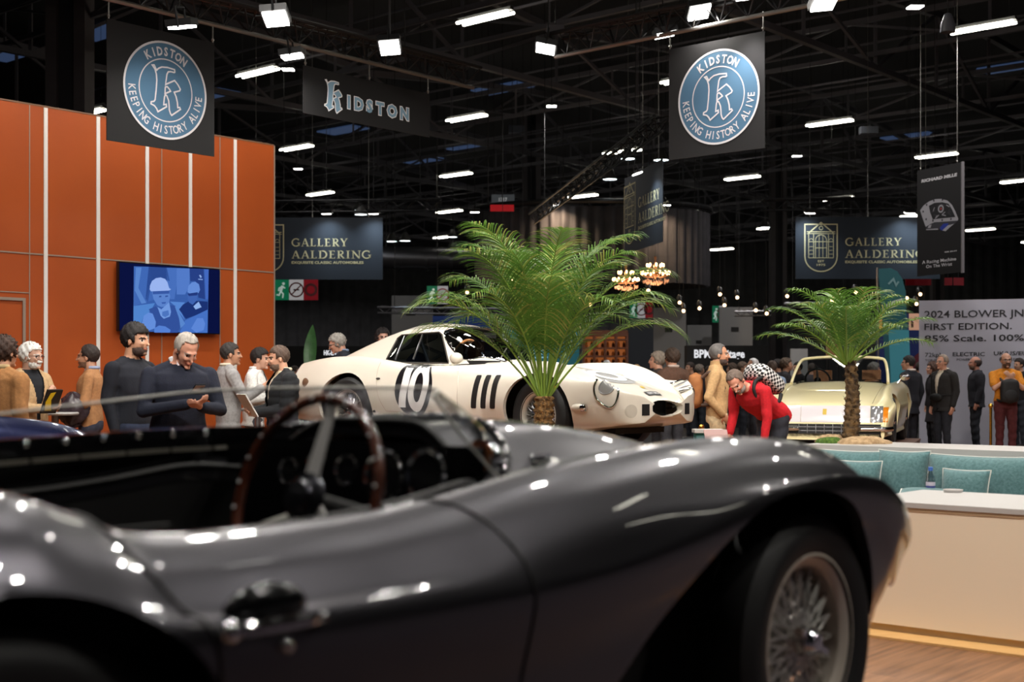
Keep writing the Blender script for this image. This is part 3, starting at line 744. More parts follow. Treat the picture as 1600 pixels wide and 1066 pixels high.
# ================================================================ PLINTHS
PTOP = noise_mat('plinth_top_pink', (140,104,98), (150,112,104), 2, .45); PSIDE = mat('plinth_side', (120,104,96), .6)
def plinth(name, label, c, hd, u0, u1, w, z, mt=PTOP, ms=PSIDE):
    """box along heading hd around centre line point c"""
    c = Vector(c); h = Vector((hd[0],hd[1],0)); s = Vector((-h.y,h.x,0)); o = thing(name, label, 'plinth', (c.x,c.y,0), math.atan2(h.y,h.x))
    b = MB(); b.box(((u0+u1)/2,0,z/2-.015), (u1-u0,w,z-.03), ms); b.build('plinth_body', o, smooth=0)
    b = MB(); b.box(((u0+u1)/2,0,z-.015), (u1-u0+.02,w+.02,.03), mt); b.build('plinth_top', o, smooth=0)
    return o

# ================================================================ WHITE COUNTER, SOFA, PLANTER
LAM = mat('white_laminate', (190,186,183), .38); LAMF = mat('bounce_cream_laminate', (248,230,204), .42); EDGE = mat('edge_band', (196,172,140), .5); PLY = noise_mat('pale_wood_plinth', (206,160,100), (216,172,112), 3, .5, stretch=(1,12,1))  # front laminate's cream tone has warm floor bounce put into it
c0 = Vector((1.856, 7.217, 0)); mL = -Ll                            # front corner, along the front
def slab(b, o, ex, lx, ey, ly, z0, z1, m):
    b.box(o+ex*(lx/2)+ey*(ly/2)+Vector((0,0,(z0+z1)/2)), (lx, ly, z1-z0), m, axes=(ex, ey, Vector((0,0,1))))
o = thing('low_counter', 'long low white counter with cream front in front of the teal sofa', 'counter', tuple(c0), 0)
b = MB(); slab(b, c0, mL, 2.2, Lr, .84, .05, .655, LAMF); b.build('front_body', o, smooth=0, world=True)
b = MB(); slab(b, c0-mL*.004-Lr*.004, mL, 2.21, Lr, .85, .655, .673, EDGE); b.build('edge_band', o, smooth=0, world=True)
b = MB(); slab(b, c0-mL*.01-Lr*.01, mL, 2.22, Lr, .86, .673, .70, LAM); b.build('worktop', o, smooth=0, world=True)
b = MB(); slab(b, c0-mL*.0-Lr*.0+Lr*.02, mL, 2.2, Lr, .8, 0, .05, EDGE); b.build('kick_board', o, smooth=0, world=True)
b = MB(); slab(b, c0-mL*.5-Lr*.16, mL, 2.7, Lr, .18, .0, .012, PLY); tag(b.build('floor_strip', smooth=0), 'pale wood strip laid on the brown floor along the counter foot', 'floor strip')
# planter with a flat white top behind the sofa
pa = Vector((2.357, 9.9, 0))-mL*.25
o = thing('planter_wall', 'long white planter wall behind the teal cushions, topped with a palm', 'planter', tuple(pa))
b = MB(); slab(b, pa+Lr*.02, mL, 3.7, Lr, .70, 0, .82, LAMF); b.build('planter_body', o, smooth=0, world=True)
b = MB(); slab(b, pa, mL, 3.72, Lr, .74, .82, .865, LAM); b.build('planter_top', o, smooth=0, world=True)
# sofa between counter and planter
TEAL = noise_mat('teal_fabric', (64,98,100), (88,124,126), 55, .9, bump=.35, bscale=160, sheen=.3, lo=.3, hi=.7); PIPE = mat('white_piping', (214,214,206), .7); TEALS = mat('teal_piping', (90,130,128), .8)
so = thing('sofa', 'teal upholstered bench sofa set against the white planter', 'sofa', tuple(pa))
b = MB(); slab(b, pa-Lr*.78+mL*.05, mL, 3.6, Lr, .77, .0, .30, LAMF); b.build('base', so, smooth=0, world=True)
def puff(w, h, t, m, seed=0, nx=22, ny=22, sag=.06):
    """soft cushion, local x width, z height, y thickness"""
    r = random.Random(seed); ph = r.random()*6; F1, B1 = [], []
    for i in range(ny+1):
        f1, b1 = [], []
        for j in range(nx+1):
            a, c = 2*j/nx-1, 2*i/ny-1
            k = (1-abs(a)**2.6)**.5*(1-abs(c)**2.6)**.5 if abs(a) < 1 and abs(c) < 1 else 0
            pin = 1-sag*(1-c*c)*abs(a)**3; pin2 = 1-sag*(1-a*a)*abs(c)**3
            x, z = a*w/2*pin, c*h/2*pin2
            y = t/2*k*(1+.10*math.sin(5*a+ph)*math.sin(4*c+ph*2)*(1-k))
            f1.append((x, -y, z)); b1.append((x, y, z))
        F1.append(f1); B1.append(b1)
    mb = MB(); mb.grid(F1, m); mb.grid([r_[::-1] for r_ in B1], m)
    e = [F1[0][j] for j in range(nx+1)]+[F1[i][nx] for i in range(1, ny+1)]+[F1[ny][j] for j in range(nx-1, -1, -1)]+[F1[i][0] for i in range(ny-1, 0, -1)]
    return mb, e
def cushion(loc, w, h, t, rz, tilt, label, seed, group=None, piping=PIPE, cat='cushion', parent=None, roll=0):
    mb, e = puff(w, h, t, TEAL, seed); o = mb.build('cushion', parent, smooth=60, merge=1e-5); o.location = loc; o.rotation_euler = (tilt, roll, rz); o.rotation_mode = 'XYZ'
    if parent is None: tag(o, label, cat, group)
    q = MB(); q.tube(e, .004, piping, n=6, closed=True); q.build('piping', o)
    return o
RZ = math.atan2(mL.y, mL.x)
b = MB(); mbs, e = puff(3.5, .78, .18, TEAL, 9, 60, 16, .0)
o = mbs.build('seat_cushion', so, smooth=60, merge=1e-5); o.location = (mL*1.8-Lr*.39+Vector((0,0,.38))); o.rotation_euler = (PI/2, 0, RZ)
def on_planter(px, py, back, z):
    """point in front of the planter face by `back` under image column px"""
    k = (px-800)/F; q = pa-Lr*back; d = mL; t = (k*q.y-q.x)/(d.x-k*d.y); return q+d*t+Vector((0,0,z))
cushion(on_planter(1330, 0, .15, .635), .62, .42, .22, RZ, -.16, 'large teal back cushion mostly hidden behind the dark car wing', 1)
cushion(on_planter(1410, 0, .15, .64), .385, .43, .24, RZ, -.16, 'large teal back cushion with white piping, between wing and water bottle', 2)
cushion(on_planter(1535, 0, .15, .63), .80, .42, .24, RZ, -.16, 'widest teal back cushion, behind the small square cushion', 3)
cushion(on_planter(1337, 0, .36, .62), .36, .33, .16, RZ+.1, -.2, 'small teal cushion leaning on a back cushion beside the dark wing', 4)
cushion(on_planter(1507, 0, .36, .605), .335, .30, .15, RZ-.06, -.22, 'small square teal cushion with white piping leaning on a wider one', 5)
cushion(on_planter(1440, 0, .58, .555), .34, .34, .10, RZ+.2, -1.25, 'teal cushion lying flat on the seat by the water bottle', 6)
cushion(on_planter(1512, 0, .58, .535), .30, .30, .09, RZ-.3, -1.3, 'teal cushion lying flat on the seat below the small square cushion', 7)
# water bottle
wp = on_planter(1454, 0, .46, .592)
bo = thing('water_bottle', 'clear plastic water bottle with blue cap among the teal cushions', 'bottle', tuple(wp))
b = MB(); b.lathe([(.028,-.05),(.03,-.04),(.03,.09),(.028,.11),(.015,.135),(.012,.15)], glassy('bottle_plastic', (215,228,235), .12), n=20); b.build('bottle_body', bo)
b = MB(); b.lathe([(.0306,.0),(.0306,.075)], mat('bottle_label', (200,190,205), .5), n=20, caps=False); b.lathe([(.0309,.03),(.0309,.05)], mat('bottle_label_blue', (70,80,140), .5), n=20, caps=False); b.build('bottle_label', bo)
b = MB(); b.lathe([(.0155,.148),(.0155,.172),(.013,.174)], mat('bottle_cap', (70,110,190), .4), n=16); b.build('bottle_cap', bo)
# small tray on the counter
tp = c0+Lr*.78+mL*.20+Vector((0,0,.70)); b = MB(); b.lathe([(.0,0),(.05,.002),(.056,.016),(.052,.016),(.046,.006),(0,.006)], LAM, tuple(tp), n=24); tag(b.build('saucer'), 'small white dish at the back edge of the counter', 'dish')
# brass stanchion posts
BRASS = mat('brass', (205,160,70), .22, 1)
def post(p, h, label, m=BRASS, br=.16, group=None):
    o = thing('barrier_post', label, 'barrier post', tuple(p), 0, group)
    b = MB(); b.lathe([(br,0),(br,.012),(br*.9,.025),(.03,.035)], m, n=28); b.build('post_base', o)
    b = MB(); b.tube([(0,0,.03), (0,0,h)], .018, m, n=12); b.build('post_tube', o)
    b = MB(); b.ball((0,0,h+.02), .032, m, 12); b.build('post_finial', o)
    return o
k = (1340-800)/F; Yp = 7.25
post((k*Yp-.03, Yp+.10, 0), .42, 'short brass post half hidden between the wire wheel and the counter', br=.07)

# ================================================================ PALMS
LEAF = noise_mat('palm_leaf', (48,88,26), (98,136,54), 3, .38, sheen=.0); LEAF2 = noise_mat('palm_leaf_tip', (110,128,52), (150,150,80), 3, .42)
def leafy(m, k=.36):
    nt = m.node_tree; b = nt.nodes['Principled BSDF']; t = nt.nodes.new('ShaderNodeBsdfTranslucent'); mx = nt.nodes.new('ShaderNodeMixShader'); mx.inputs[0].default_value = k
    out = [n for n in nt.nodes if n.type == 'OUTPUT_MATERIAL'][0]; src = b.inputs['Base Color'].links[0].from_socket
    nt.links.new(src, t.inputs[0]); nt.links.new(b.outputs[0], mx.inputs[1]); nt.links.new(t.outputs[0], mx.inputs[2]); nt.links.new(mx.outputs[0], out.inputs[0])
leafy(LEAF); leafy(LEAF2)
RACH = mat('palm_rachis', (112,140,52), .5)
BARK = noise_mat('palm_bark', (62,44,24), (134,98,52), 40, .9, bump=.9, bscale=60); BARK2 = noise_mat('palm_bark_dark', (40,28,20), (120,92,56), 22, .9, bump=.9, bscale=40)
def frond(o, base, az, L, el0, droop, leaf, seed, tipcol=.0, stem=.28):
    r = random.Random(seed); pts = []; p = Vector(base); el = el0; n = 26; d = L/n; tw = r.uniform(-.12,.12)
    for i in range(n+1):
        pts.append(p.copy()); t = i/n
        a = az+tw*t
        p = p+Vector((math.cos(a)*math.cos(el), math.sin(a)*math.cos(el), math.sin(el)))*d
        el -= droop/n*(.3+1.9*t*t*1.2)
    mb = MB(); mb.tube(pts, [.0085*(1-.85*i/n)+.0012 for i in range(n+1)], RACH, n=5)
    NL = max(24, int(L*33))
    for k in range(NL):
        t = stem+(1-stem)*(k+.5)/NL; q = t*n; i = min(int(q), n-1); c = pts[i].lerp(pts[i+1], q-i); tan = (pts[i+1]-pts[i]).normalized()
        side = tan.cross(Vector((0,0,1)));  side = side.normalized() if side.length > .05 else Vector((math.sin(az),-math.cos(az),0))
        up = side.cross(tan).normalized()
        ll = leaf*(.55+.75*math.sin(PI*min(1,(t-stem)/(1-stem)*.85+.12)))*r.uniform(.88,1.08)
        if t > .93: ll *= .75
        for s in (-1, 1):
            dirv = (side*s*.85+tan*(.55+.35*t)+up*.28+Vector((r.uniform(-.08,.08), r.uniform(-.08,.08), r.uniform(-.08,.08)))).normalized()
            w = .0054*r.uniform(.8,1.15); m = LEAF2 if r.random() < tipcol*(.3+t) else LEAF
            vs = []; c2 = c.copy(); dv = dirv.copy(); N = 5
            for j in range(N+1):
                ww = w*(1-(j/N)**1.6)*(.7 if j == 0 else 1)+.0004; wx = dv.cross(up); wx = wx.normalized() if wx.length > .01 else side
                vs += [c2+wx*ww, c2-wx*ww]; c2 = c2+dv*(ll/N); dv = (dv+Vector((0,0,-1))*(.16+.22*j/N)*(.65+.6*t)).normalized()
            mb.add(vs, [(2*j,2*j+1,2*j+3,2*j+2) for j in range(N)], m)
    return mb.build('frond', o, smooth=0)
def palm_trunk(o, h, r0, r1, m, hairy, seed):
    r = random.Random(seed); rows = []
    for i in range(46):
        t = i/45; row = []
        for k in range(22):
            a = 2*PI*k/22; rr = (r0+(r1-r0)*t)*(1+.12*math.sin(a*5+i*1.3)+r.uniform(-.07,.07)+.10*math.sin(i*1.9))
            row.append((rr*math.cos(a)+.05*math.sin(t*3)*(0 if hairy else 1)*h*.6, rr*math.sin(a), h*t))
        rows.append(row)
    b = MB(); b.grid(rows, m, True); b.add([(0,0,h*1.01)]+rows[-1], [(0,1+k,1+(k+1)%22) for k in range(22)], m); b.build('trunk', o, smooth=70)
    b = MB()
    for i in range(420 if hairy else 120):
        a = r.uniform(0,2*PI); z = r.uniform(.02,1)*h; t = z/h; rr = (r0+(r1-r0)*t)*1.02; ox = .05*math.sin(t*3)*(0 if hairy else 1)*h*.6
        p = Vector((rr*math.cos(a)+ox, rr*math.sin(a), z)); d = Vector((math.cos(a)*.7, math.sin(a)*.7, r.uniform(.1,1.0) if not hairy else r.uniform(-1,.8))).normalized()
        L = r.uniform(.015,.045); s = Vector((-math.sin(a),math.cos(a),0))*(.0035 if hairy else .011)
        b.add([p+s, p-s, p+d*L], [(0,1,2)], m)
    b.build('bark_fibre', o, smooth=0)
# the big palm before the white coupe
pz = .66; pp = P(850, 0, 10.2); pp.z = 0
o = thing('planter_box', 'white planter tub of the big palm, hidden behind the dark bonnet', 'planter', tuple(pp))
b = MB(); b.lathe([(.30,0),(.34,.0),(.36,.62),(.34,.66),(.30,.66),(.29,.60),(0,.60)], LAM, n=40); b.build('tub', o)
pm_ = thing('potted_palm', 'big feathery palm with a shaggy brown trunk before the white coupe', 'palm', (pp.x,pp.y,.60))
TH = .62; palm_trunk(pm_, TH, .082, .068, BARK, True, 4)
rp = random.Random(12)
spec = []
for (dx, dy, L, el) in (  # image-plane lean, depth lean, length, start elevation
   (-.95,.1,1.22,1.02),(-.9,-.3,1.25,.92),(-.75,.5,1.30,1.13),(-.62,-.5,1.36,1.22),(-.4,.3,1.40,1.33),(-.3,-.7,1.30,1.25),(-.1,.1,1.50,1.50),(.1,.6,1.40,1.38),(.12,-.5,1.38,1.36),
   (.35,.1,1.45,1.34),(.5,-.5,1.34,1.22),(.62,.5,1.40,1.20),(.8,.0,1.34,1.12),(.9,-.35,1.22,1.0),(.95,.3,1.25,.95),(-.9,.0,1.12,.80),(.95,-.1,1.16,.80),(-.55,-.8,1.15,1.05),(.5,-.85,1.12,1.02),(.0,-.9,1.18,1.15),(-.2,.9,1.3,1.2),(.4,.9,1.3,1.2),(-.8,.7,1.1,.95),(.8,.75,1.1,.95),(-.25,-.2,1.45,1.42),(.25,.1,1.42,1.44)):
    spec.append((math.atan2(dy, dx), L, el))
for i, (az, L, el) in enumerate(spec):
    L *= 1.10; el = min(1.53, el+.17); dr_ = 1.55+.5*(1.5-el)
    frond(pm_, (.03*math.cos(az), .03*math.sin(az), TH-.02), az, L, el, dr_, .27, 100+i, .16, .26)
# the smaller palm on the planter wall
pk = on_planter(1328, 0, -.42, .865)
sp = thing('potted_palm', 'smaller light green palm with a slim scaly trunk on the planter wall', 'palm', tuple(pk))
palm_trunk(sp, .63, .062, .042, BARK2, False, 8)
for i in range(22):
    az = 2*PI*i*.382+.2; k = i/21; L = .74-.02*k+rp.uniform(-.06,.06); el = .52+.98*k**.8; dr2 = .95+.55*k
    frond(sp, (-.02+.02*math.cos(az), .02*math.sin(az), .60), az, L, el, dr2, .17, 300+i, .12, .20)
HESS = noise_mat('hessian', (150,122,88), (190,160,122), 30, .95, bump=.5); MOSS = noise_mat('moss', (50,84,22), (92,120,40), 40, .95, bump=.8)
def lump(nm, lab, cat, c, rx, ry, rz, m, seed):
    r = random.Random(seed); rows = []; n = 26
    for i in range(9):
        t = i/8*PI/2; row = []
        for k in range(n):
            a = 2*PI*k/n; q = 1+.10*math.sin(3*a+seed)+.07*math.sin(7*a+i)+r.uniform(-.03,.03)
            row.append((c[0]+rx*q*math.cos(t)*math.cos(a), c[1]+ry*q*math.cos(t)*math.sin(a), c[2]+rz*math.sin(t)*(1+.25*math.sin(4*a+seed+i)*math.cos(t))))
        rows.append(row)
    b = MB(); b.grid(rows, m, True); return tag(b.build(nm, smooth=80), lab, cat)
lump('burlap_wrap', 'crumpled beige hessian cloth spread at the foot of the smaller palm', 'cloth', pk+mL*.13-Lr*.05, .20, .14, .055, HESS, 2)
lump('burlap_wrap', 'small fold of hessian on the far side of the smaller palm trunk', 'cloth', pk-mL*.16+Lr*.03, .12, .12, .06, HESS, 5)
lump('moss_clump', 'green moss tuft on the planter beside the hessian', 'moss', pk-mL*.10-Lr*.12, .11, .08, .045, MOSS, 7)
# strelitzia-like plant behind the orange wall
gp = Vector((P(436,0,20).x+.35, 20.4, 0)); g = thing('potted_plant', 'broad leaved green plant peeping out past the end of the orange wall', 'plant', tuple(gp))
BL = noise_mat('broad_leaf', (44,84,40), (70,112,62), 4, .4)
b = MB(); b.lathe([(.16,0),(.2,.4),(.18,.4),(0,.36)], LAM, n=20); b.build('pot', g)
for i, (az, L, el, dr) in enumerate(((2.6,.9,1.25,1.5),(.35,1.0,1.25,1.6),(.1,.75,.9,1.3),(3.4,.7,1.0,1.2),(1.6,1.1,1.35,.8),(-.7,.8,1.0,1.0),(4.6,.7,1.1,1.0))):
    p = Vector((0,0,.36)); el_ = el; n = 18; rows = []; pts = []
    st = 1.3 if i in (0, 4) else 1.0
    for k in range(n+1):
        t = k/n; pts.append(p.copy()); w = 0 if t < .45 else .10*math.sin(PI*(t-.45)/.55)
        s = Vector((-math.sin(az), math.cos(az), 0)); up = Vector((-math.cos(az)*math.sin(el_), -math.sin(az)*math.sin(el_), math.cos(el_)))
        rows.append([p+s*w+up*w*.3, p, p-s*w+up*w*.3]); p = p+Vector((math.cos(az)*math.cos(el_), math.sin(az)*math.cos(el_), math.sin(el_)))*(L*st*1.45/n); el_ -= dr/n*(1.6*t)
    b = MB(); b.grid(rows, BL); b.tube(pts, [.012*(1-t/n)+.002 for t in range(n+1)], BL, n=6); b.build('leaf_blade', g, smooth=60)
# ================================================================ CAR TOOLKIT
# car axes: x forward from the front axle, y to the car's own left, z up from the ground
class Shell:
    """smooth skin lofted through half sections; sections: list of (x, [(y,z)...]) top centre -> bottom centre"""
    def __init__(s, stations, nx, nt, maxdx=None):
        st = sorted(stations, key=lambda q: q[0]); xs = [q[0] for q in st]
        sec = np.array([catmull(q[1], nt) for q in st])           # (S,nt,2)
        s.xs = np.array(sorted(set(np.linspace(xs[0], xs[-1], nx)) | set(xs)))
        s.half = pchip(xs, sec, s.xs); s.nt = nt
        R = []
        for i, x in enumerate(s.xs):
            h = s.half[i]; R.append([(x, p[0], p[1]) for p in h]+[(x, -p[0], p[1]) for p in h[-2:0:-1]])
        s.rows = R
    def bm(s):
        bm = bmesh.new(); n = len(s.rows[0])
        V = [[bm.verts.new(p) for p in row] for row in s.rows]
        for i in range(len(V)-1):
            for j in range(n):
                k = (j+1) % n
                try: bm.faces.new((V[i][j], V[i][k], V[i+1][k], V[i+1][j]))
                except ValueError: pass
        for r in (V[0], V[-1]):
            try: bm.faces.new(r)
            except ValueError: pass
        bmesh.ops.remove_doubles(bm, verts=bm.verts, dist=1e-5)
        bmesh.ops.recalc_face_normals(bm, faces=bm.faces)
        return bm
def in_poly(x, y, poly):
    c = False; j = len(poly)-1
    for i in range(len(poly)):
        xi, yi = poly[i]; xj, yj = poly[j]
        if (yi > y) != (yj > y) and x < (xj-xi)*(y-yi)/(yj-yi)+xi: c = not c
        j = i
    return c
def near_poly(x, y, poly):
    best = None
    for i in range(len(poly)):
        a, b = poly[i], poly[(i+1) % len(poly)]; dx, dy = b[0]-a[0], b[1]-a[1]; L = dx*dx+dy*dy
        t = max(0, min(1, ((x-a[0])*dx+(y-a[1])*dy)/L)) if L else 0
        q = (a[0]+t*dx, a[1]+t*dy); d = (q[0]-x)**2+(q[1]-y)**2
        if best is None or d < best[0]: best = (d, q)
    return best[1]
def smooth_loop(pts, n): return [tuple(q) for q in catmull(pts, n, True)]
def cut(bm, poly, axes, cond, lip=.0, lipdir=None, lim=.035):
    """remove faces whose centre falls inside poly (in the two given axes) and snap the rim onto it"""
    a, b = axes; x0 = min(p[0] for p in poly); x1 = max(p[0] for p in poly); y0 = min(p[1] for p in poly); y1 = max(p[1] for p in poly)
    fs = []
    for f in bm.faces:
        c = f.calc_center_median()
        if x0 <= c[a] <= x1 and y0 <= c[b] <= y1 and cond(c) and in_poly(c[a], c[b], poly): fs.append(f)
    old = {e for e in bm.edges if e.is_boundary}
    bmesh.ops.delete(bm, geom=fs, context='FACES')
    es = [e for e in bm.edges if e.is_boundary and e not in old]
    vs = {v for e in es for v in e.verts}
    for v in vs:
        q = near_poly(v.co[a], v.co[b], poly)
        if (q[0]-v.co[a])**2+(q[1]-v.co[b])**2 < lim**2: v.co[a] = q[0]; v.co[b] = q[1]
    # relax the ring next to the rim a little
    for v in vs:
        pass
    if lip and es:
        r = bmesh.ops.extrude_edge_only(bm, edges=es)
        for v in [g for g in r['geom'] if isinstance(g, bmesh.types.BMVert)]:
            v.co += Vector(lipdir(v.co))*lip
    return vs
def bm_obj(bm, name, mats, parent, angle=40):
    me = bpy.data.meshes.new(name); bm.to_mesh(me); bm.free()
    for m in mats: me.materials.append(m)
    me.polygons.foreach_set('use_smooth', [True]*len(me.polygons)); me.set_sharp_from_angle(angle=math.radians(angle))
    return link(name, me, parent)
class Proj:
    """puts flat outlines onto a skin: ray casts along a direction"""
    def __init__(s, bm): s.t = BVHTree.FromBMesh(bm)
    def pt(s, o, d, off=.002):
        d = Vector(d).normalized(); h = s.t.ray_cast(Vector(o), d)
        if h[0] is None: return None
        n = h[1] if h[1].dot(d) < 0 else -h[1]
        return h[0]+n*off, n
    def side(s, x, z, sign=-1, off=.002):        # sign -1: the car's right side
        return s.pt((x, sign*1.6, z), (0, -sign, 0), off)
    def top(s, x, y, off=.002): return s.pt((x, y, 3), (0, 0, -1), off)
    def front(s, y, z, off=.002): return s.pt((3, y, z), (-1, 0, 0), off)
    def decal(s, mb, poly, m, how, holes=(), off=.003, edge=.03):
        v, f = fill2d(poly, holes, edge); P3 = []; ok = []
        for q in v:
            r = how(q[0], q[1], off); P3.append(r[0] if r else None)
        f = [t for t in f if all(P3[i] is not None for i in t)]
        mb.add([p if p is not None else Vector((0,0,0)) for p in P3], f, m); return mb
    def geo(s, mb, v, f, m, how, off=.004):
        P3 = [how(q[0], q[1], off) for q in v]; f = [t for t in f if all(P3[i] is not None for i in t)]
        mb.add([p[0] if p else Vector((0,0,0)) for p in P3], f, m)
    def line(s, mb, pts, r, m, how, off=.0, n=40, closed=False, flat=True):
        q = catmull(pts, n, closed); P3 = [how(p[0], p[1], off) for p in q]; P3 = [p[0] for p in P3 if p]
        if len(P3) > 2: mb.tube(P3, r, m, n=6, closed=closed)
        return mb

def wire_wheel(car, x, y, z, R, rimR, width, side, steer=0.0, nsp=36, rim_m=None, sp_m=None, detail=True, rimedge=None, nut=None, hub_m=None, tread=True):
    """side -1: outer face to the car's right. wheel (tyre) is a part, rim, spokes, hub and nut its sub-parts"""
    rim_m = rim_m or ALU; sp_m = sp_m or ALU; nut = nut or CHROME; hub_m = hub_m or rim_m
    ax = Vector((0, side, 0)); w = width/2
    b = MB(); prof = [(rimR*.97,-w*.72),(rimR+.012,-w*.86),((R+rimR)/2,-w*1.0),(R-.035,-w*.93),(R-.008,-w*.66),(R,-w*.3),(R,w*.3),(R-.008,w*.66),(R-.035,w*.93),((R+rimR)/2,w*1.0),(rimR+.012,w*.86),(rimR*.97,w*.72)]
    b.lathe(prof, RUBBER, (0,0,0), ax, 64, False)
    wl = b.build('wheel', car, smooth=30); wl.location = (x, y, z); wl.rotation_euler = (0, 0, steer)
    b = MB(); b.lathe([(rimR*.99,w*.82),(rimR*1.03,w*.80),(rimR*1.0,w*.74),(rimR*.93,w*.70),(rimR*.86,w*.52),(rimR*.85,w*.2),(rimR*.84,-w*.1),(rimR*.90,-w*.4),(rimR*.99,-w*.8)], rim_m, (0,0,0), ax, 56, False); b.build('rim', wl, smooth=40)
    b = MB(); b.lathe([(.0,w*.55),(.030,w*.55),(.040,w*.2),(.045,-w*.4),(.07,-w*.5),(.0,-w*.5)], hub_m, (0,0,0), ax, 20); b.build('hub', wl)
    xx, yy, _ = basis(ax); b = MB()
    for k in range(nsp):
        for (h0, r0, r1, h1, tw) in ((w*.45,.040,rimR*.85,w*.25,.55), (-w*.35,.050,rimR*.84,-w*.05,-.5)):
            for sg in ((1,-1) if k % 2 else (-1,1))[:1]:
                a0 = 2*PI*k/nsp; a1 = a0+sg*tw
                p = ax*h0+xx*(r0*math.cos(a0))+yy*(r0*math.sin(a0)); q = ax*h1+xx*(r1*math.cos(a1))+yy*(r1*math.sin(a1))
                b.tube([p, q], .0038 if detail else .004, sp_m, n=5 if detail else 4, caps=False)
    b.build('spoke_lacing', wl)
    b = MB(); b.lathe([(.026,w*.5),(.034,w*.6),(.036,w*.8),(.028,w*.95),(.022,w*1.02),(0,w*1.05)], nut, (0,0,0), ax, 20)
    for k in range(2):
        d = xx*math.cos(PI*k+.5)+yy*math.sin(PI*k+.5); b.bar(ax*w*.72+d*.02, ax*w*.80+d*.075, .026, nut, .016)
    b.build('hub_nut', wl)
    b = MB(); b.lathe([(.0,-w*.45),(rimR*.62,-w*.45),(rimR*.64,-w*.8),(0,-w*.8)], mat('brake_drum', (30,28,28), .5, .4), (0,0,0), ax, 40); b.build('brake_drum', wl)
    return wl
def steering_wheel(car, c, axis, R, rimr, wood, spoke_m, ns=3, a0=PI/2, thick=.012, boss=CHROME, studs=False, angs=None):
    ax = Vector(axis).normalized(); x, y, _ = basis(ax); c = Vector(c); cir = lambda r, a, h=0: c+x*(r*math.cos(a))+y*(r*math.sin(a))+ax*h
    b = MB(); b.tube([cir(R, 2*PI*k/56) for k in range(56)], rimr, wood, n=10, closed=True); st = b.build('steering_wheel', car, smooth=60)
    b = MB()
    for k in range(ns):
        a = angs[k] if angs else a0+2*PI*k/ns; d = cir(1,a)-c; s = ax.cross(d)
        b.add([c+d*.03+s*.020+ax*.0, c+d*.03-s*.020, c+d*R-s*.011, c+d*R+s*.011]+[c+d*.03+s*.020-ax*.004, c+d*.03-s*.020-ax*.004, c+d*R-s*.011-ax*.004, c+d*R+s*.011-ax*.004], [(0,1,2,3),(7,6,5,4),(0,3,7,4),(1,5,6,2)], spoke_m)
    b.build('spokes', st, smooth=0)
    b = MB(); b.lathe([(.05,-.005),(.05,.006),(.034,.014),(.03,.026),(0,.03)], boss, tuple(c), ax, 24); b.build('horn_boss', st)
    if studs:
        for k in range(24): stud(st, cir(R, 2*PI*k/24+.1)+ax*rimr, .0042, spoke_m, 'rim_rivet', n=6)
    b = MB(); b.tube([c, c-ax*.45], .018, BLACKM, n=10); b.build('steering_column', st)
    return st
def mirror_sec(pts): return pts
# ================================================================ DARK GREY OPEN SPORTS RACER (closest car)
PAINT = mat('gunmetal_paint', (76,75,80), .33, .9, 1.0, coat_rough=.015)
LEATHER = mat('black_leather', (14,13,14), .55); INNER = mat('wheel_well_black', (8,8,8), .9); GLOSSB = mat('gloss_black', (12,12,14), .18); SEAMB = mat('shut_line', (16,15,17), .5)
DZ = .33
axle = Vector((.2617, 3.863, 0)); rz = math.atan2(RY, RX)
plinth('car_plinth', 'low plinth under the dark grey open racing car', axle, (RX,RY), -3.1, .62, 1.75, DZ, mat('plinth_top_dark', (60,48,42), .4), PSIDE)
car = thing('sports_car', 'dark grey open two seat racing car with wire wheels filling the front of the view', 'car', (axle.x, axle.y, DZ+.002), rz)
def sec(zc, zval, zr, zsh, zcr, w=1.0, vr=.585, bot=.15, cz=None, vs=.745, tuck=0.0, zlow=.28):
    return [(0,zc),(.17*w,zc-.006),(.30*w,zc-.03+(zval-zc+.03)*.45),(.40*w,zval),(.50*w,zr-.022),(vr*w,zr),((vr+.078)*w,zr-.042),((vr+.128)*w,zr-.105),((vs-.008)*w,zcr+.045),(vs*w,zcr),((vs-.014-tuck*.6)*w,zcr-.06),((vs-.038-tuck)*w,zcr-.14),((vs-.075-tuck*1.6)*w,zlow+.04),(.56*w,bot+.02),(0,bot)]
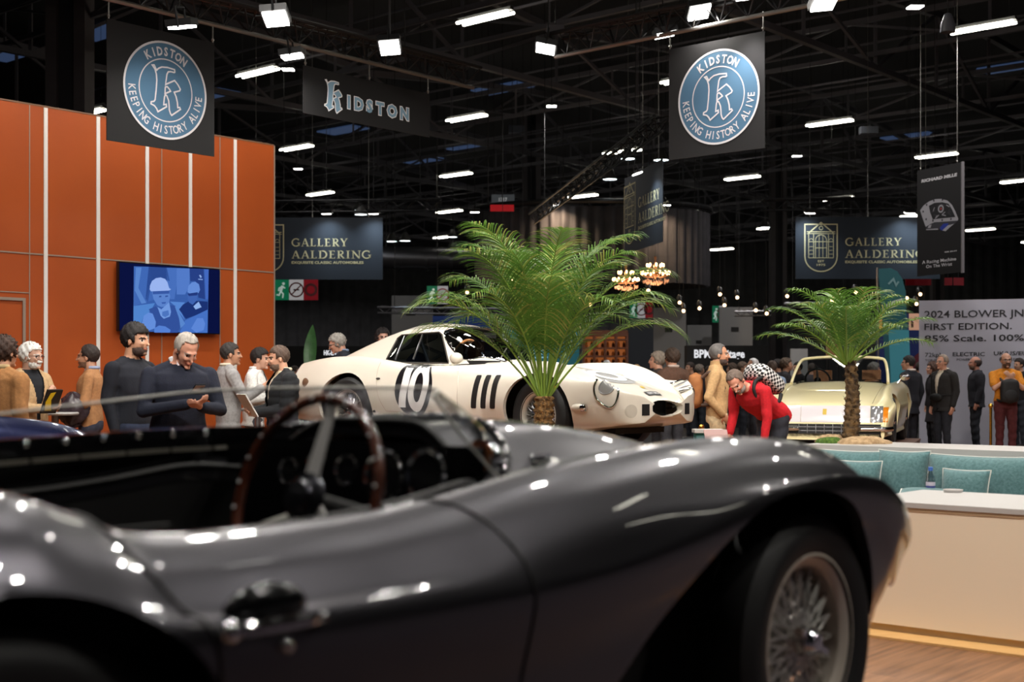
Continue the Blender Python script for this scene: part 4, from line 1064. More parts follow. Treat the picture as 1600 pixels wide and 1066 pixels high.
ST = [
 (-3.06, [(y*.42, .46+(z-.46)*.35) for y, z in sec(.60,.60,.60,.04,.50)]),
 (-3.00, [(y*.62, .46+(z-.46)*.62) for y, z in sec(.66,.66,.66,.05,.52)]),
 (-2.85, [(y*.84, z) for y, z in sec(.74,.73,.735,.06,.58,bot=.26)]),
 (-2.60, sec(.80,.77,.822,.07,.64,w=.955,bot=.2)),
 (-2.38, sec(.81,.775,.858,.07,.66,w=.99)),
 (-2.16, sec(.80,.775,.846,.07,.63)),
 (-2.05, sec(.79,.77,.812,.065,.62)),
 (-1.94, sec(.775,.765,.772,.055,.61)),
 (-1.80, sec(.77,.762,.762,.05,.60)),
 (-1.55, sec(.77,.765,.764,.05,.595)),
 (-1.30, sec(.80,.78,.782,.055,.595)),
 (-1.12, sec(.855,.79,.806,.06,.60)),
 (-.95, sec(.90,.775,.828,.065,.61)),
 (-.66, sec(.905,.765,.850,.075,.645)),
 (-.30, sec(.875,.74,.864,.085,.70)),
 (.00, sec(.825,.70,.850,.09,.72)),
 (.22, sec(.77,.69,.808,.09,.70)),
 (.38, sec(.70,.63,.735,.085,.64,w=.985,bot=.25,zlow=.34)),
 (.51, sec(.63,.58,.655,.075,.57,w=.94,bot=.33,zlow=.38,tuck=.02)),
 (.60, [(y*.875, .50+(z-.50)*.90) for y, z in sec(.575,.54,.60,.065,.53,bot=.36,zlow=.40,tuck=.03)]),
 (.67, [(y*.77, .50+(z-.50)*.74) for y, z in sec(.55,.53,.58,.055,.51,bot=.38,zlow=.41,tuck=.03)]),
 (.72, [(y*.60, .50+(z-.50)*.46) for y, z in sec(.54,.52,.56,.05,.50,bot=.38,zlow=.40)]),
 (.738, [(y*.34, .50+(z-.50)*.22) for y, z in sec(.54,.52,.55,.05,.50,bot=.38,zlow=.40)])]
sh = Shell(ST, 300, 120); bm = sh.bm()
full = Proj(bm)
# wheel openings: round at the rear, at the front swept back into a long open flank
ra = [(-2.21+.385*math.cos(a), .34+.385*math.sin(a)) for a in np.linspace(0, 2*PI, 60, endpoint=False)]
fa = smooth_loop([(.30,.05),(.32,.30),(.27,.50),(.175,.62),(.05,.70),(-.12,.735),(-.28,.728),(-.42,.69),(-.56,.62),(-.70,.52),(-.84,.40),(-.97,.27),(-1.06,.12),(-.9,-.1),(0,-.1)], 120)
inw = lambda co: (0, -1 if co.y > 0 else 1, 0)
for poly in (ra, fa):
    cut(bm, poly, (0,2), lambda c: abs(c.y) > .38, .035, inw)
ck = smooth_loop([(-2.10,-.40),(-2.14,0),(-2.10,.40),(-1.95,.475),(-1.6,.49),(-1.25,.485),(-1.08,.455),(-.96,.36),(-.91,.15),(-.91,-.15),(-.96,-.36),(-1.08,-.455),(-1.25,-.485),(-1.6,-.49),(-1.95,-.475)], 140)
cut(bm, ck, (0,1), lambda c: c.z > .6, .03, lambda co: (0,0,-1))
body = bm_obj(bm.copy(), 'body', [PAINT], car); bm.free()
b = MB(); full.line(b, [(.36,.72)], .004, SEAMB, full.side) if False else None
# cockpit rim beading, shut lines, rivets
def shut(pts, nm, r=.004, m=SEAMB, how=None, n=60, off=0): 
    b = MB(); full.line(b, pts, r, m, how or full.side, off, n); return b.build(nm, car, smooth=60)
def diag(x, s_, off=0.0):
    d = Vector((0,.7071,-.7071)); return full.pt(Vector((x,-.62,.75))+Vector((0,-.7071,-.7071))*s_-d*1.2, d, off)
for pts in ([(-1.44,-.115),(-1.36,-.07),(-1.29,-.02),(-1.24,.05),(-1.20,.14),(-1.183,.25),(-1.18,.40),(-1.19,.55)], [(-2.045,-.10),(-2.02,-.04),(-1.99,.03),(-1.95,.10),(-1.90,.19),(-1.865,.29),(-1.85,.42),(-1.85,.55)]):
    b = MB(); full.line(b, pts, .0045, SEAMB, diag, .0, 60); b.build('door_shut_line', car, smooth=60)
b = MB(); rim = [full.top(p[0], p[1], .0) for p in ck]; b.tube([r[0]+Vector((0,0,.004)) for r in rim if r], .009, LEATHER, n=8, closed=True); b.build('cockpit_beading', car, smooth=60)
b = MB()
for i, p in enumerate(ck):
    if i % 3 == 0:
        d = Vector((p[0]+1.5, p[1]*1.0, 0)); q = full.top(p[0]+(.0), p[1]*1.045, .001)
        if q: stud(car, q[0], .0055, CHROME, 'rivet', (1,1,.6))
# door handle in its scoop
hp = full.side(-1.80, .645, -1, .0)[0]
b = MB(); b.ball(hp+Vector((0,.012,.012)), .075, GLOSSB, 24, (1.05,.30,.52)); b.build('handle_scoop', car)
b = MB(); hd_ = [(-.085,.0,.0),(-.06,-.03,.004),(-.02,-.040,.006),(.03,-.040,.006),(.07,-.032,.004),(.095,-.004,0)]
b.tube([hp+Vector(q)+Vector((0,-.006,-.01)) for q in hd_], [.011,.012,.012,.011,.010,.008], CHROME, n=10); b.ball(hp+Vector((-.085,-.012,-.01)), .019, CHROME, 12); b.ball(hp+Vector((.02,-.012,-.045)), .013, CHROME, 12); b.build('door_handle', car)
# interior tub, seats, dashboard
b = MB(); tub = []
for k, (s_, z) in enumerate(((1.0,.755),(1.0,.60),(.99,.30),(.97,.18))):
    tub.append([(-1.52+(p[0]+1.52)*s_*(1.0 if k else .995), p[1]*s_*1.01, z) for p in ck])
b.grid(tub, LEATHER, True); b.add(tub[-1], [tuple(range(len(ck)))], LEATHER); b.build('cockpit_tub', car, smooth=40)
b = MB()
for sy in (-.26, .24):
    rows = []
    for i in range(14):
        t = i/13; rows.append([(-1.93-.13*t+.03*math.cos(a)*(1-t*.2), sy+.20*math.sin(a)*(1-.25*t*t), .28+.42*t) for a in np.linspace(0, 2*PI, 22, endpoint=False)])
    b2 = MB(); b2.grid(rows, LEATHER, True); b2.add(rows[-1], [tuple(range(22))], LEATHER); b2.build('seat_back', car, smooth=50)
    b2 = MB(); b2.ball((-1.72,sy,.30), .2, LEATHER, 20, (1.15,.95,.35)); b2.build('seat_cushion', car)
b = MB(); b.tube([(-2.0,-.02,.60),(-1.75,-.03,.63),(-1.4,-.05,.66),(-1.12,-.06,.72)], .012, mat('grey_piping', (110,108,100), .6), n=8); b.build('cockpit_divider', car)
b = MB(); rows = [[(-1.0+.03*math.cos(y*3), y, z) for y in np.linspace(-.44,.44,24)] for z in (.86,.80,.68,.52)]
b.grid(rows, GLOSSB); b.build('dashboard', car)
rr = random.Random(2)
for (y, z, r) in ((-.33,.80,.055),(-.20,.79,.058),(-.08,.80,.034),(.02,.81,.03),(-.30,.685,.032),(.12,.79,.03),(-.41,.74,.026)):
    b = MB(); b.lathe([(r*.86,.004),(r*1.02,.008),(r*1.05,0)], CHROME, (-1.055,y,z), (-1,0,.1), 24, False); g = b.build('gauge', car)
    b = MB(); b.lathe([(0,.003),(r*.88,.003)], mat('gauge_face', (20,20,22), .1), (-1.055,y,z), (-1,0,.1), 24, False); b.build('gauge_face', g)
for k in range(7): stud(car, (-1.07, -.43+k*.10+rr.uniform(-.02,.02), .615+rr.uniform(-.03,.05)), .009, CHROME, 'toggle_switch')
DW = noise_mat('dark_wood_rim', (66,30,18), (92,44,26), 30, .25, coat=.6)
steering_wheel(car, (-1.385,-.325,.773), (-.96,0,.28), .2, .0105, DW, mat('spoke_alloy', (206,204,202), .4, .35), 3, PI/2+.10, studs=True, angs=(PI/2+.10, PI/2+.10+2*PI/3, PI/2+.10+2.9), boss=mat('boss_dark', (60,60,66), .25, .9))
b = MB(); b.tube([(-1.10,-.02,.5),(-1.20,-.05,.62),(-1.22,-.05,.66)], .007, CHROME, n=8); b.ball((-1.22,-.05,.675), .02, GLOSSB, 12); b.build('gear_lever', car)
# raised padded coaming on the far side with studs and bright strip
PERS = glassy('perspex', (238,240,240), .03, .01)
def zc_at(x): return float(np.interp(x, [-2.1,-1.57,-1.2,-.8,-.5], [.845,.868,.880,.884,.87]))
b = MB(); far = [(x, .515+.0*x) for x in np.linspace(-2.05,-.98,24)]+[(x, .50-.9*(x+.98)**1.3 if x > -.98 else .5) for x in np.linspace(-.95,-.80,6)]
rows = [[(x, y+dy, (zc_at(x) if kk else .74)+dz) for x, y in far] for kk, dy, dz in ((0,.0,0),(1,-.012,-.03),(1,-.008,.0),(1,.018,.0),(1,.03,-.03),(0,.05,0))]
b.grid(rows, GLOSSB); b.build('side_coaming', car, smooth=50)
for k in range(11):
    x = -2.0+k*.098; stud(car, (x, .492, zc_at(x)-.012), .009, CHROME, 'stud', (1,.6,1), 10)
for k in range(9):
    b = MB(); x = -2.0+k*.125; b.bar((x,.485,zc_at(x)-.052), (x+.115,.485,zc_at(x+.115)-.052), .009, mat('bright_strip', (190,184,170), .3, .8)); b.build('bright_strip', car)  # metal pieces stand in for a dashed line of reflected light
# wrap-round perspex screen
wt = [(-2.0,.515,.865),(-1.80,.515,.895),(-1.57,.515,.925),(-1.25,.512,.955),(-1.06,.485,.973),(-.96,.38,.981),(-.91,.20,.984),(-.905,0,.985),(-.94,-.20,.985),(-1.03,-.34,.981),(-1.13,-.42,.970)]
wb = [(-2.0,.515,.86),(-1.80,.515,.86),(-1.57,.515,.868),(-1.25,.512,.878),(-.97,.49,.884),(-.80,.40,.880),(-.72,.22,.90),(-.70,.0,.908),(-.735,-.20,.895),(-.82,-.345,.84),(-.93,-.435,.785)]
tp_, bt_ = catmull(wt, 90), catmull([(p[0],p[1],p[2]-.01) for p in wb], 90)
b = MB(); b.grid([[tuple(q+(r-q)*t+np.array((.018,0,0))*math.sin(PI*t)) for q, r in zip(bt_, tp_)] for t in (0,.25,.5,.75,1)], PERS); wsn = b.build('windscreen', car, smooth=60)
edge_ = [tuple(q) for q in tp_]+[tuple(q) for q in catmull([(-1.13,-.42,.970),(-1.115,-.432,.945),(-1.06,-.438,.885),(-.99,-.440,.825),(-.935,-.436,.785)], 16)][1:]
b = MB(); b.tube(edge_, .0032, mat('perspex_edge', (205,205,196), .3), n=8); b.build('screen_edge', wsn, smooth=60)
for i in range(50, 90, 4): stud(wsn, Vector(bt_[i])+Vector((-.008,-.01,.02)), .008, CHROME, 'screw')
b = MB(); b.tube([tuple(np.array(q)+np.array((0,0,.012))) for q in bt_[44:]], .012, GLOSSB, n=8); b.build('screen_seal', wsn, smooth=60)
# mirror and filler on the scuttle
def on_top(x, y): return full.top(x, y, 0)[0]
m0 = on_top(-.90,-.36)-Vector((0,0,.03)); b = MB(); b.tube([m0, m0+Vector((.0,0,.05))], .008, CHROME, n=8); mr = b.build('mirror', car)
b = MB(); b.ball(m0+Vector((.0,0,.075)), .042, CHROME, 20, (.8,1.1,.8)); b.build('mirror_shell', mr)
b = MB(); b.lathe([(.0,.0),(.036,.0)], mat('mirror_glass', (200,120,70), .08, .6), tuple(m0+Vector((-.036,-.01,.078))), (-1,-.15,.1), 20, False); b.build('mirror_glass', mr)  # orange reflection painted into the glass colour
m1 = on_top(-.70,-.345); b = MB(); b.lathe([(.03,0),(.03,.012),(.022,.03),(0,.034)], CHROME, tuple(m1), (0,0,1), 20); b.bar(m1+Vector((-.03,0,.03)), m1+Vector((.035,0,.034)), .012, CHROME); b.build('filler_cap', car)
# bonnet shut line and louvre edges
b = MB(); full.line(b, [(-.80,-.40),(-.3,-.40),(.2,-.36),(.5,-.30)], .003, SEAMB, full.top); b.build('bonnet_shut_line', car, smooth=60)
# headlamp with clear cover at the wing tip
hl = full.pt((2,-.42,.53), (-1,.05,-.05), 0); 
if hl:
    c_ = hl[0]; b = MB(); b.ball(c_+Vector((-.055,0,0)), .085, mat('lamp_bowl', (200,198,190), .15, .9), 24, (.75,.92,.92)); b.build('headlamp', car)
hl = full.pt((2,.42,.53), (-1,-.05,-.05), 0)
if hl:
    c_ = hl[0]; b = MB(); b.ball(c_+Vector((-.055,0,0)), .085, mat('lamp_bowl', (200,198,190), .15, .9), 24, (.75,.92,.92)); b.build('headlamp', car)
b = MB(); 
ov = [(.24*math.cos(a), .46+.05*math.sin(a)) for a in np.linspace(0, 2*PI, 48, endpoint=False)]
full.decal(b, ov, INNER, full.front, off=.004); b.build('grille', car)
# wheels
RIMG = mat('rim_painted', (214,202,188), .4, .3); SPK = mat('spoke_chrome', (222,218,212), .3, .8)
for sy in (-1, 1):
    wire_wheel(car, 0, sy*.60, .335, .335, .222, .165, sy, 0, 40, RIMG, SPK, hub_m=SPK)
    wire_wheel(car, -2.21, sy*.60, .34, .34, .222, .175, sy, 0, 40, RIMG, SPK, hub_m=SPK)
# dark inner arches and floor
b = MB(); b.box((-1.1,0,.19), (2.9,.86,.06), INNER); b.build('underbody', car)
b = MB()
for sy in (-1, 1):
    b2 = MB(); b2.box((-.30,sy*.40,.43), (1.3,.02,.46), INNER); b2.build('inner_wing', car)
    b2 = MB(); b2.box((-2.21,sy*.42,.45), (.9,.02,.62), INNER); b2.build('inner_wing', car)
b = MB(); b.tube([(0,-.55,.335),(0,.55,.335)], .035, STEEL, n=10); b.build('front_axle', car)
b = MB(); b.tube([(-2.21,-.55,.34),(-2.21,.55,.34)], .045, STEEL, n=10); b.build('rear_axle', car)
# ================================================================ WHITE RACING COUPE WITH NUMBER 10
CREAM = mat('ivory_paint', (222,214,200), .32, 0, .8, coat_rough=.04); DECALK = mat('decal_black', (22,22,26), .3); DECALW = mat('decal_white', (240,238,236), .35); DECALG = mat('decal_grey', (150,150,150), .35)
GLASSC = glassy('car_glass', (120,128,132), .10, .01); DARKIN = mat('cabin_black', (14,14,15), .6); TRIMD = mat('window_trim', (60,54,50), .4)
TH_ = math.radians(38.5); gh = Vector((math.cos(TH_), -math.sin(TH_), 0)); gr = Vector((-math.sin(TH_), -math.cos(TH_), 0))   # heading, car's right
hub = Vector(((849-800)/F*12.0, 12.0, 0)); gc = hub-gr*.66; GZ = .70
plinth('car_plinth', 'pinkish topped plinth under the white racing coupe', gc, (gh.x,gh.y), -2.95, .55, 1.8, GZ)
gt = thing('race_coupe', 'ivory white racing coupe with a black roundel and number ten on its door', 'car', (gc.x, gc.y, GZ+.002), math.atan2(gh.y, gh.x))
def gsec(zc, zv, zr, vr=.60, sw=.79, zs=.50, bot=.17, w=1.0, zk=1.0, zm=.45, rd=.055):
    p = [(0,zc),(.20,zc-.008),(.36,zv+(zc-zv)*.45),(.46,zv),(.535,zr-.025),(vr,zr),(vr+.075,zr-rd),(sw-.02,zs+.14),(sw,zs),(sw-.015,zs-.12),(sw-.07,.25),(.62,bot+.01),(0,bot)]
    return [(y*w, zm+(z-zm)*zk) for y, z in p]
GS = [
 (-3.31, gsec(.80,.80,.80,w=.55,zk=.30,zm=.62)), (-3.30, gsec(.80,.80,.80,w=.80,zk=.72,zm=.60,bot=.30)), (-3.27, gsec(.825,.82,.82,w=.875,bot=.28)), (-3.18, gsec(.835,.825,.835,w=.91,bot=.24,rd=.06)),
 (-2.95, gsec(.845,.83,.865,w=.965,bot=.2)), (-2.70, gsec(.855,.84,.885,bot=.18)), (-2.40, gsec(.865,.85,.89)), (-2.10, gsec(.865,.85,.865,vr=.62)), (-1.80, gsec(.84,.825,.825,vr=.64,sw=.775,zs=.5)),
 (-1.40, gsec(.82,.80,.785,vr=.645,sw=.765,zs=.48)), (-1.00, gsec(.835,.81,.785,vr=.64,sw=.765,zs=.48)), (-.70, gsec(.82,.795,.795,vr=.62,sw=.77)), (-.35, gsec(.79,.755,.815,vr=.60)), (0, gsec(.745,.70,.812,vr=.59)),
 (.22, gsec(.70,.65,.775,vr=.585,w=.99)), (.40, gsec(.655,.605,.715,vr=.575,w=.965,bot=.19)), (.55, gsec(.605,.565,.64,vr=.565,w=.93,bot=.21)), (.68, gsec(.55,.53,.565,vr=.55,w=.88,bot=.235)),
 (.78, gsec(.50,.49,.50,vr=.54,w=.79,bot=.26,zs=.42,zm=.38,zk=.97)), (.84, gsec(.47,.465,.47,vr=.54,w=.66,bot=.28,zs=.40,zm=.38,zk=.9)), (.875, gsec(.44,.44,.44,vr=.54,w=.48,bot=.30,zs=.39,zm=.38,zk=.8)), (.89, gsec(.43,.43,.43,vr=.54,w=.30,bot=.31,zs=.385,zm=.375,zk=.55))]
gsh = Shell(GS, 260, 130); bm = gsh.bm(); gp_ = Proj(bm)
fr_a = [(.0+.372*math.cos(a), .335+.375*math.sin(a)) for a in np.linspace(0, 2*PI, 64, endpoint=False)]
rr_a = [(-2.40+.375*math.cos(a), .345+.375*math.sin(a)) for a in np.linspace(0, 2*PI, 64, endpoint=False)]
for poly in (fr_a, rr_a): cut(bm, poly, (0,2), lambda c: abs(c.y) > .42, .04, inw)
# nose openings: cut through so they read as real holes
nose = [(.265*math.cos(a), .395+.070*math.sin(a)) for a in np.linspace(0, 2*PI, 48, endpoint=False)]
cut(bm, nose, (1,2), lambda c: c.x > .5, .06, lambda co: (-1,0,0), lim=.09)
bm_obj(bm.copy(), 'body', [CREAM], gt); bm.free()
# ---- cabin: roof shell with window openings
def cab(x, zt, hb, zb=.80, ht=None):
    ht = ht if ht is not None else hb*.66
    return (x, [(0,zt),(ht*.45,zt-.006),(ht*.8,zt-.022-(.02 if zt > 1 else 0)),(ht,zt-(zt-zb)*.16-.01),(ht+(hb-ht)*.32,zt-(zt-zb)*.42),(ht+(hb-ht)*.68,zt-(zt-zb)*.72),(hb,zb)])
CB = [cab(-.80,.822,.22,.80,.16), cab(-.90,.885,.42,.80,.34), cab(-1.00,.955,.54,.80,.42), cab(-1.12,1.035,.60,.79,.45), cab(-1.28,1.125,.635,.79,.455), cab(-1.45,1.19,.645,.80,.455), cab(-1.62,1.212,.645,.80,.455), cab(-1.85,1.205,.645,.80,.45), cab(-2.10,1.155,.63,.80,.43), cab(-2.40,1.065,.60,.80,.40), cab(-2.70,.965,.54,.80,.36), cab(-2.98,.875,.44,.80,.30), cab(-3.10,.842,.34,.80,.25)]
csh = Shell(CB, 170, 60); cb = bmesh.new(); n_ = csh.nt
Vc = [[cb.verts.new((x, sg*h[i][0], h[i][1])) for sg, i in [(1,i) for i in range(n_-1,0,-1)]+[(-1,i) for i in range(n_)]] for x, h in zip(csh.xs, csh.half)]
for i in range(len(Vc)-1):
    for j in range(len(Vc[0])-1): cb.faces.new((Vc[i][j], Vc[i][j+1], Vc[i+1][j+1], Vc[i+1][j]))
bmesh.ops.recalc_face_normals(cb, faces=cb.faces)
cp_ = Proj(cb)
side_w = [(-2.06,.845),(-1.16,.845),(-1.30,1.02),(-1.40,1.095),(-1.50,1.118),(-1.95,1.10),(-2.0,1.07)]
side_w = [(-1.985,.835),(-1.97,.815),(-1.17,.805),(-1.375,1.085),(-1.42,1.110),(-1.90,1.092),(-1.945,1.06)]
wsc = [(-.845,-.20),(-.835,0),(-.845,.20),(-.93,.40),(-1.06,.535),(-1.36,.452),(-1.385,.20),(-1.39,0),(-1.385,-.20),(-1.36,-.452),(-1.06,-.535),(-.93,-.40)]
wsl = smooth_loop(wsc, 96)
def seg(poly, n):
    out = []
    for i in range(len(poly)):
        a, c = poly[i], poly[(i+1) % len(poly)]; out += [(a[0]+(c[0]-a[0])*k/n, a[1]+(c[1]-a[1])*k/n) for k in range(n)]
    return out
swl = seg(side_w, 14)
rw = smooth_loop([(-2.16,-.34),(-2.12,0),(-2.16,.34),(-2.55,.30),(-2.78,.22),(-2.82,0),(-2.78,-.22),(-2.55,-.30)], 80)
cut(cb, swl, (0,2), lambda c: abs(c.y) > .3, .012, inw); 
dn = lambda co: (0,0,-1)
cut(cb, wsl, (0,1), lambda c: c.x > -1.42, .012, dn); cut(cb, rw, (0,1), lambda c: c.x < -2.0, .012, dn)
bm_obj(cb.copy(), 'roof', [CREAM], gt, 50); cb.free()
b = MB(); cp_.decal(b, wsl, GLASSC, cp_.top, off=-.006, edge=.06); wg = b.build('windscreen', gt, smooth=60)
b = MB(); b.tube([cp_.top(p[0],p[1],.002)[0] for p in wsl], .008, CHROME, n=6, closed=True); b.build('screen_surround', wg, smooth=60)
for sg in (-1, 1):
    hw = lambda x, z, off, sg=sg: cp_.pt((x, sg*1.6, z), (0,-sg,0), off)
    b = MB(); cp_.decal(b, swl, GLASSC, hw, off=-.008, edge=.06); sw_ = b.build('side_window', gt, smooth=60)
    b = MB(); b.tube([hw(p[0],p[1],.001)[0] for p in swl], .008, TRIMD, n=6, closed=True); b.tube([hw(-1.62,z,-.002)[0] for z in np.linspace(.85,1.10,8)], .005, ALU, n=6); b.tube([hw(-1.86,z,-.002)[0] for z in np.linspace(.85,1.09,8)], .004, ALU, n=6); b.build('window_trim', sw_, smooth=60)
b = MB(); cp_.decal(b, rw, GLASSC, cp_.top, off=-.006, edge=.06); b.build('rear_window', gt, smooth=60)
b = MB(); b.tube([cp_.top(p[0],p[1],.0)[0] for p in rw], .009, DARKIN, n=6, closed=True); b.build('rear_window_seal', gt, smooth=60)
# cabin inside
b = MB(); b.box((-1.0,0,.77), (.34,1.05,.12), DARKIN); b.build('dashboard', gt)
for sy in (-.3, .3):
    b = MB(); b.ball((-1.85,sy,.62), .24, mat('seat_blue', (30,36,60), .8), 18, (.5,.85,1.3)); b.build('seat', gt)
steering_wheel(gt, (-1.22,-.32,.86), (-.93,0,.36), .185, .013, mat('light_wood_rim', (150,98,50), .3, 0, .5), ALU, 3)
b = MB()
for (p, q) in (((-1.55,-.46,.80),(-1.75,-.40,1.12)), ((-1.75,-.40,1.12),(-1.75,.40,1.12)), ((-1.75,.40,1.12),(-1.55,.46,.8)), ((-1.75,-.40,1.1),(-2.3,-.34,.82)), ((-1.75,.40,1.1),(-2.3,.34,.82)), ((-1.75,-.38,1.0),(-1.75,.38,.8))): b.tube([p, q], .018, mat('roll_bar', (150,152,158), .35, .7), n=8)
b.build('roll_cage', gt)
b = MB(); b.box((-1.16,.0,1.085), (.02,.17,.05), DARKIN); b.build('rear_view_mirror', gt)
b = MB(); b.box((-1.72,.42,.93), (.2,.1,.22), mat('head_rest_brown', (120,62,36), .7)); b.build('head_rest', gt)
b = MB()
for y in (-.22,.06): b.bar(cp_.top(-.86,y,.012)[0], cp_.top(-.99,y+.26,.012)[0], .011, ALU, .006)
b.build('wipers', gt)
# ---- number and lines on the flank
for sg in (-1, 1):
    S_ = lambda x, z, off, sg=sg: gp_.side(x, z, sg, off)
    if sg < 0: cx, cz = -1.485, .575
    else: cx, cz = -1.50, .60
    fx = 1 if sg < 0 else -1
    b = MB(); gp_.decal(b, [(cx+.235*math.cos(a)-.05*math.sin(a)*0, cz+.285*math.sin(a)) for a in np.linspace(0, 2*PI, 60, endpoint=False)], DECALK, S_, off=.003, edge=.05); b.build('number_roundel', gt, smooth=60)
    b = MB()
    one = [(-.185,-.19),(-.095,-.19),(-.035,.225),(-.125,.225)]
    gp_.decal(b, [(cx+fx*p[0], cz+p[1]) for p in seg(one, 5)], DECALW, S_, off=.007, edge=.05)
    zo = [(.065+.025*math.sin(a)+.125*math.cos(a), .0+.232*math.sin(a)) for a in np.linspace(0, 2*PI, 48, endpoint=False)]; zi = [(.065+.012*math.sin(a)+.052*math.cos(a), .0+.14*math.sin(a)) for a in np.linspace(0, 2*PI, 36, endpoint=False)]
    gp_.decal(b, [(cx+fx*p[0], cz+p[1]) for p in zo], DECALW, S_, [[(cx+fx*p[0], cz+p[1]) for p in zi]], off=.007, edge=.05); b.build('number', gt, smooth=60)
    for k in range(3):
        x0 = -.735+k*.118; z0, z1 = .385, .690
        slot = [(x0-.028,z0+.012),(x0-.02,z0),(x0+.030,z0),(x0+.038,z0+.012),(x0+.085,z1-.012),(x0+.078,z1),(x0+.028,z1),(x0+.020,z1-.012)]
        b = MB(); gp_.decal(b, slot, mat('vent_black', (20,17,17), .6), S_, off=.004, edge=.05); b.build('wing_vent', gt, smooth=60)
    b = MB(); gp_.line(b, [(-1.10,.80),(-1.00,.785),(-.945,.70),(-.93,.55),(-.925,.40),(-.925,.335)], .0035, SEAM, S_, -.001); b.build('door_line', gt)
    b = MB(); gp_.line(b, [(-.925,.335),(-1.3,.33),(-1.85,.345)], .0035, SEAM, S_, -.001); b.build('door_line', gt)
    b = MB(); gp_.line(b, [(-1.85,.345),(-1.93,.50),(-1.98,.70),(-1.985,.82)], .003, SEAM, S_, -.001); b.build('door_line', gt)
    b = MB()
    for (x, z) in ((-.90,.335),(-2.0,.34)):
        q = S_(x, z, .002); b.ball(q[0], .016, DARKIN, 10)
    q = S_(-1.95,.66,.004); b.ball(q[0], .018, TRIMD, 10, (1.6,.8,.7)); b.build('jacking_points', gt)
    q = gp_.side(.20,.58,sg,.003); b = MB(); b.ball(q[0], .028, mat('amber_lens', (220,130,30), .2), 12, (1.5,.4,.55)); b.build('side_indicator', gt)
# door mirror
q = gp_.side(-1.10,.80,-1,0)[0]; b = MB(); b.tube([q, q+Vector((-.01,-.06,.05))], .014, CREAM, n=8); m_ = b.build('door_mirror', gt)
b = MB(); b.ball(q+Vector((.0,-.10,.055)), .062, CREAM, 18, (1.1,.9,.85)); b.build('mirror_shell', m_)
# grey bonnet roundel with a nought
T_ = gp_.top; b = MB(); rc = (.28,-.06)
gp_.decal(b, [(rc[0]+.25*math.cos(a), rc[1]+.27*math.sin(a)) for a in np.linspace(0, 2*PI, 56, endpoint=False)], DECALG, T_, off=.004, edge=.05); b.build('bonnet_roundel', gt, smooth=60)
b = MB(); v, f = ring2(.095,.165,40); gp_.geo(b, [(rc[0]+p[0]*1.15, rc[1]-.01+p[1]) for p in v], f, DECALW, T_, .008)
gp_.decal(b, [(rc[0]-.19,rc[1]+.21),(rc[0]+.19,rc[1]+.21),(rc[0]+.19,rc[1]+.15),(rc[0]-.19,rc[1]+.15)], DECALW, T_, off=.008); b.build('bonnet_number', gt, smooth=60)
b = MB(); gp_.line(b, [(-.62,-.42),(-.2,-.43),(.3,-.40),(.52,-.30)], .003, SEAM, T_, -.001); gp_.line(b, [(-.62,.42),(-.2,.43),(.3,.40),(.52,.30)], .003, SEAM, T_, -.001); b.build('bonnet_line', gt)
# lamps under clear plastic
for sg in (-1, 1):
    d = Vector((-.74,-.52*sg,-.38)).normalized(); ex_ = Vector((0,0,1))-d*d.z; ex_.normalize(); ey_ = d.cross(ex_)
    cN = Vector((.605, sg*.615, .515))
    H = lambda a, c, off, d=d, ex_=ex_, ey_=ey_, cN=cN: gp_.pt(cN-d*1.2+ex_*a+ey_*c, d, off)
    tear = smooth_loop([(.135,.015*sg),(.10,.075*sg),(.02,.10*sg),(-.08,.07*sg),(-.16,-.02*sg),(-.13,-.075*sg),(-.03,-.10*sg),(.07,-.075*sg)], 60)
    tear = [(p[0]*.92, p[1]*.92) for p in tear]
    b = MB(); gp_.decal(b, tear, mat('lamp_bowl_pale', (214,208,196), .35), H, off=.003, edge=.04); lm = b.build('headlamp', gt, smooth=60)
    b = MB(); b.tube([q[0] for q in [H(p[0],p[1],.006) for p in tear] if q], .011, CHROME, n=8, closed=True); b.build('lamp_rim', lm, smooth=60)
    q = H(.015,.0,.0)
    b = MB(); gp_.decal(b, circle2(.056, 28, (.02,0)), mat('lamp_reflector', (196,196,198), .16, .6), H, off=.007, edge=.04); b.build('reflector', lm, smooth=60)
    b = MB(); b.tube([q[0] for q in [H(p[0],p[1],.008) for p in circle2(.058, 32, (.02,0))] if q], .004, ALU, n=6, closed=True); b.build('reflector_ring', lm, smooth=60)
    q = gp_.pt(Vector((.46,sg*1.6,.405)), (0,-sg,0), 0)
    if q: b = MB(); b.lathe([(0,.045),(.03,.04),(.034,.03),(.036,0)], CHROME, tuple(q[0]+Vector((.03,0,0))), (1,0.25*sg,0), 18); b.ball(q[0]-Vector((.02,0,0)), .042, CREAM, 14, (1.7,.9,.9)); b.build('driving_lamp', gt)
    q = lambda y, z, off: gp_.pt((2.2, y, z), (-1,0,0), off)
    b = MB(); gp_.decal(b, [(sg*.515+.062*math.cos(a), .375+.058*math.sin(a)) for a in np.linspace(0, 2*PI, 30, endpoint=False)], mat('duct_shadow_cream', (190,182,168), .6), q, off=.003, edge=.03); b.build('brake_duct', gt, smooth=60)
    b = MB(); gp_.decal(b, seg([(sg*.345-.052,.335),(sg*.345+.052,.335),(sg*.345+.052,.435),(sg*.345-.052,.435)], 4), DARKIN, q, off=.003, edge=.03); b.build('brake_duct', gt, smooth=60)
b = MB(); b.grid([[(.70, y, z) for y in np.linspace(-.27,.27,10)] for z in np.linspace(.32,.47,5)], INNER); b.build('radiator', gt)
fq = lambda y, z, off: gp_.pt((2.2, y, z), (-1,0,-.35), off)
b = MB(); gp_.decal(b, seg([(.70,-.11),(.76,-.11),(.76,.11),(.70,.11)], 5), mat('number_plate', (32,32,34), .5), T_, off=.006); pl = b.build('number_plate', gt)
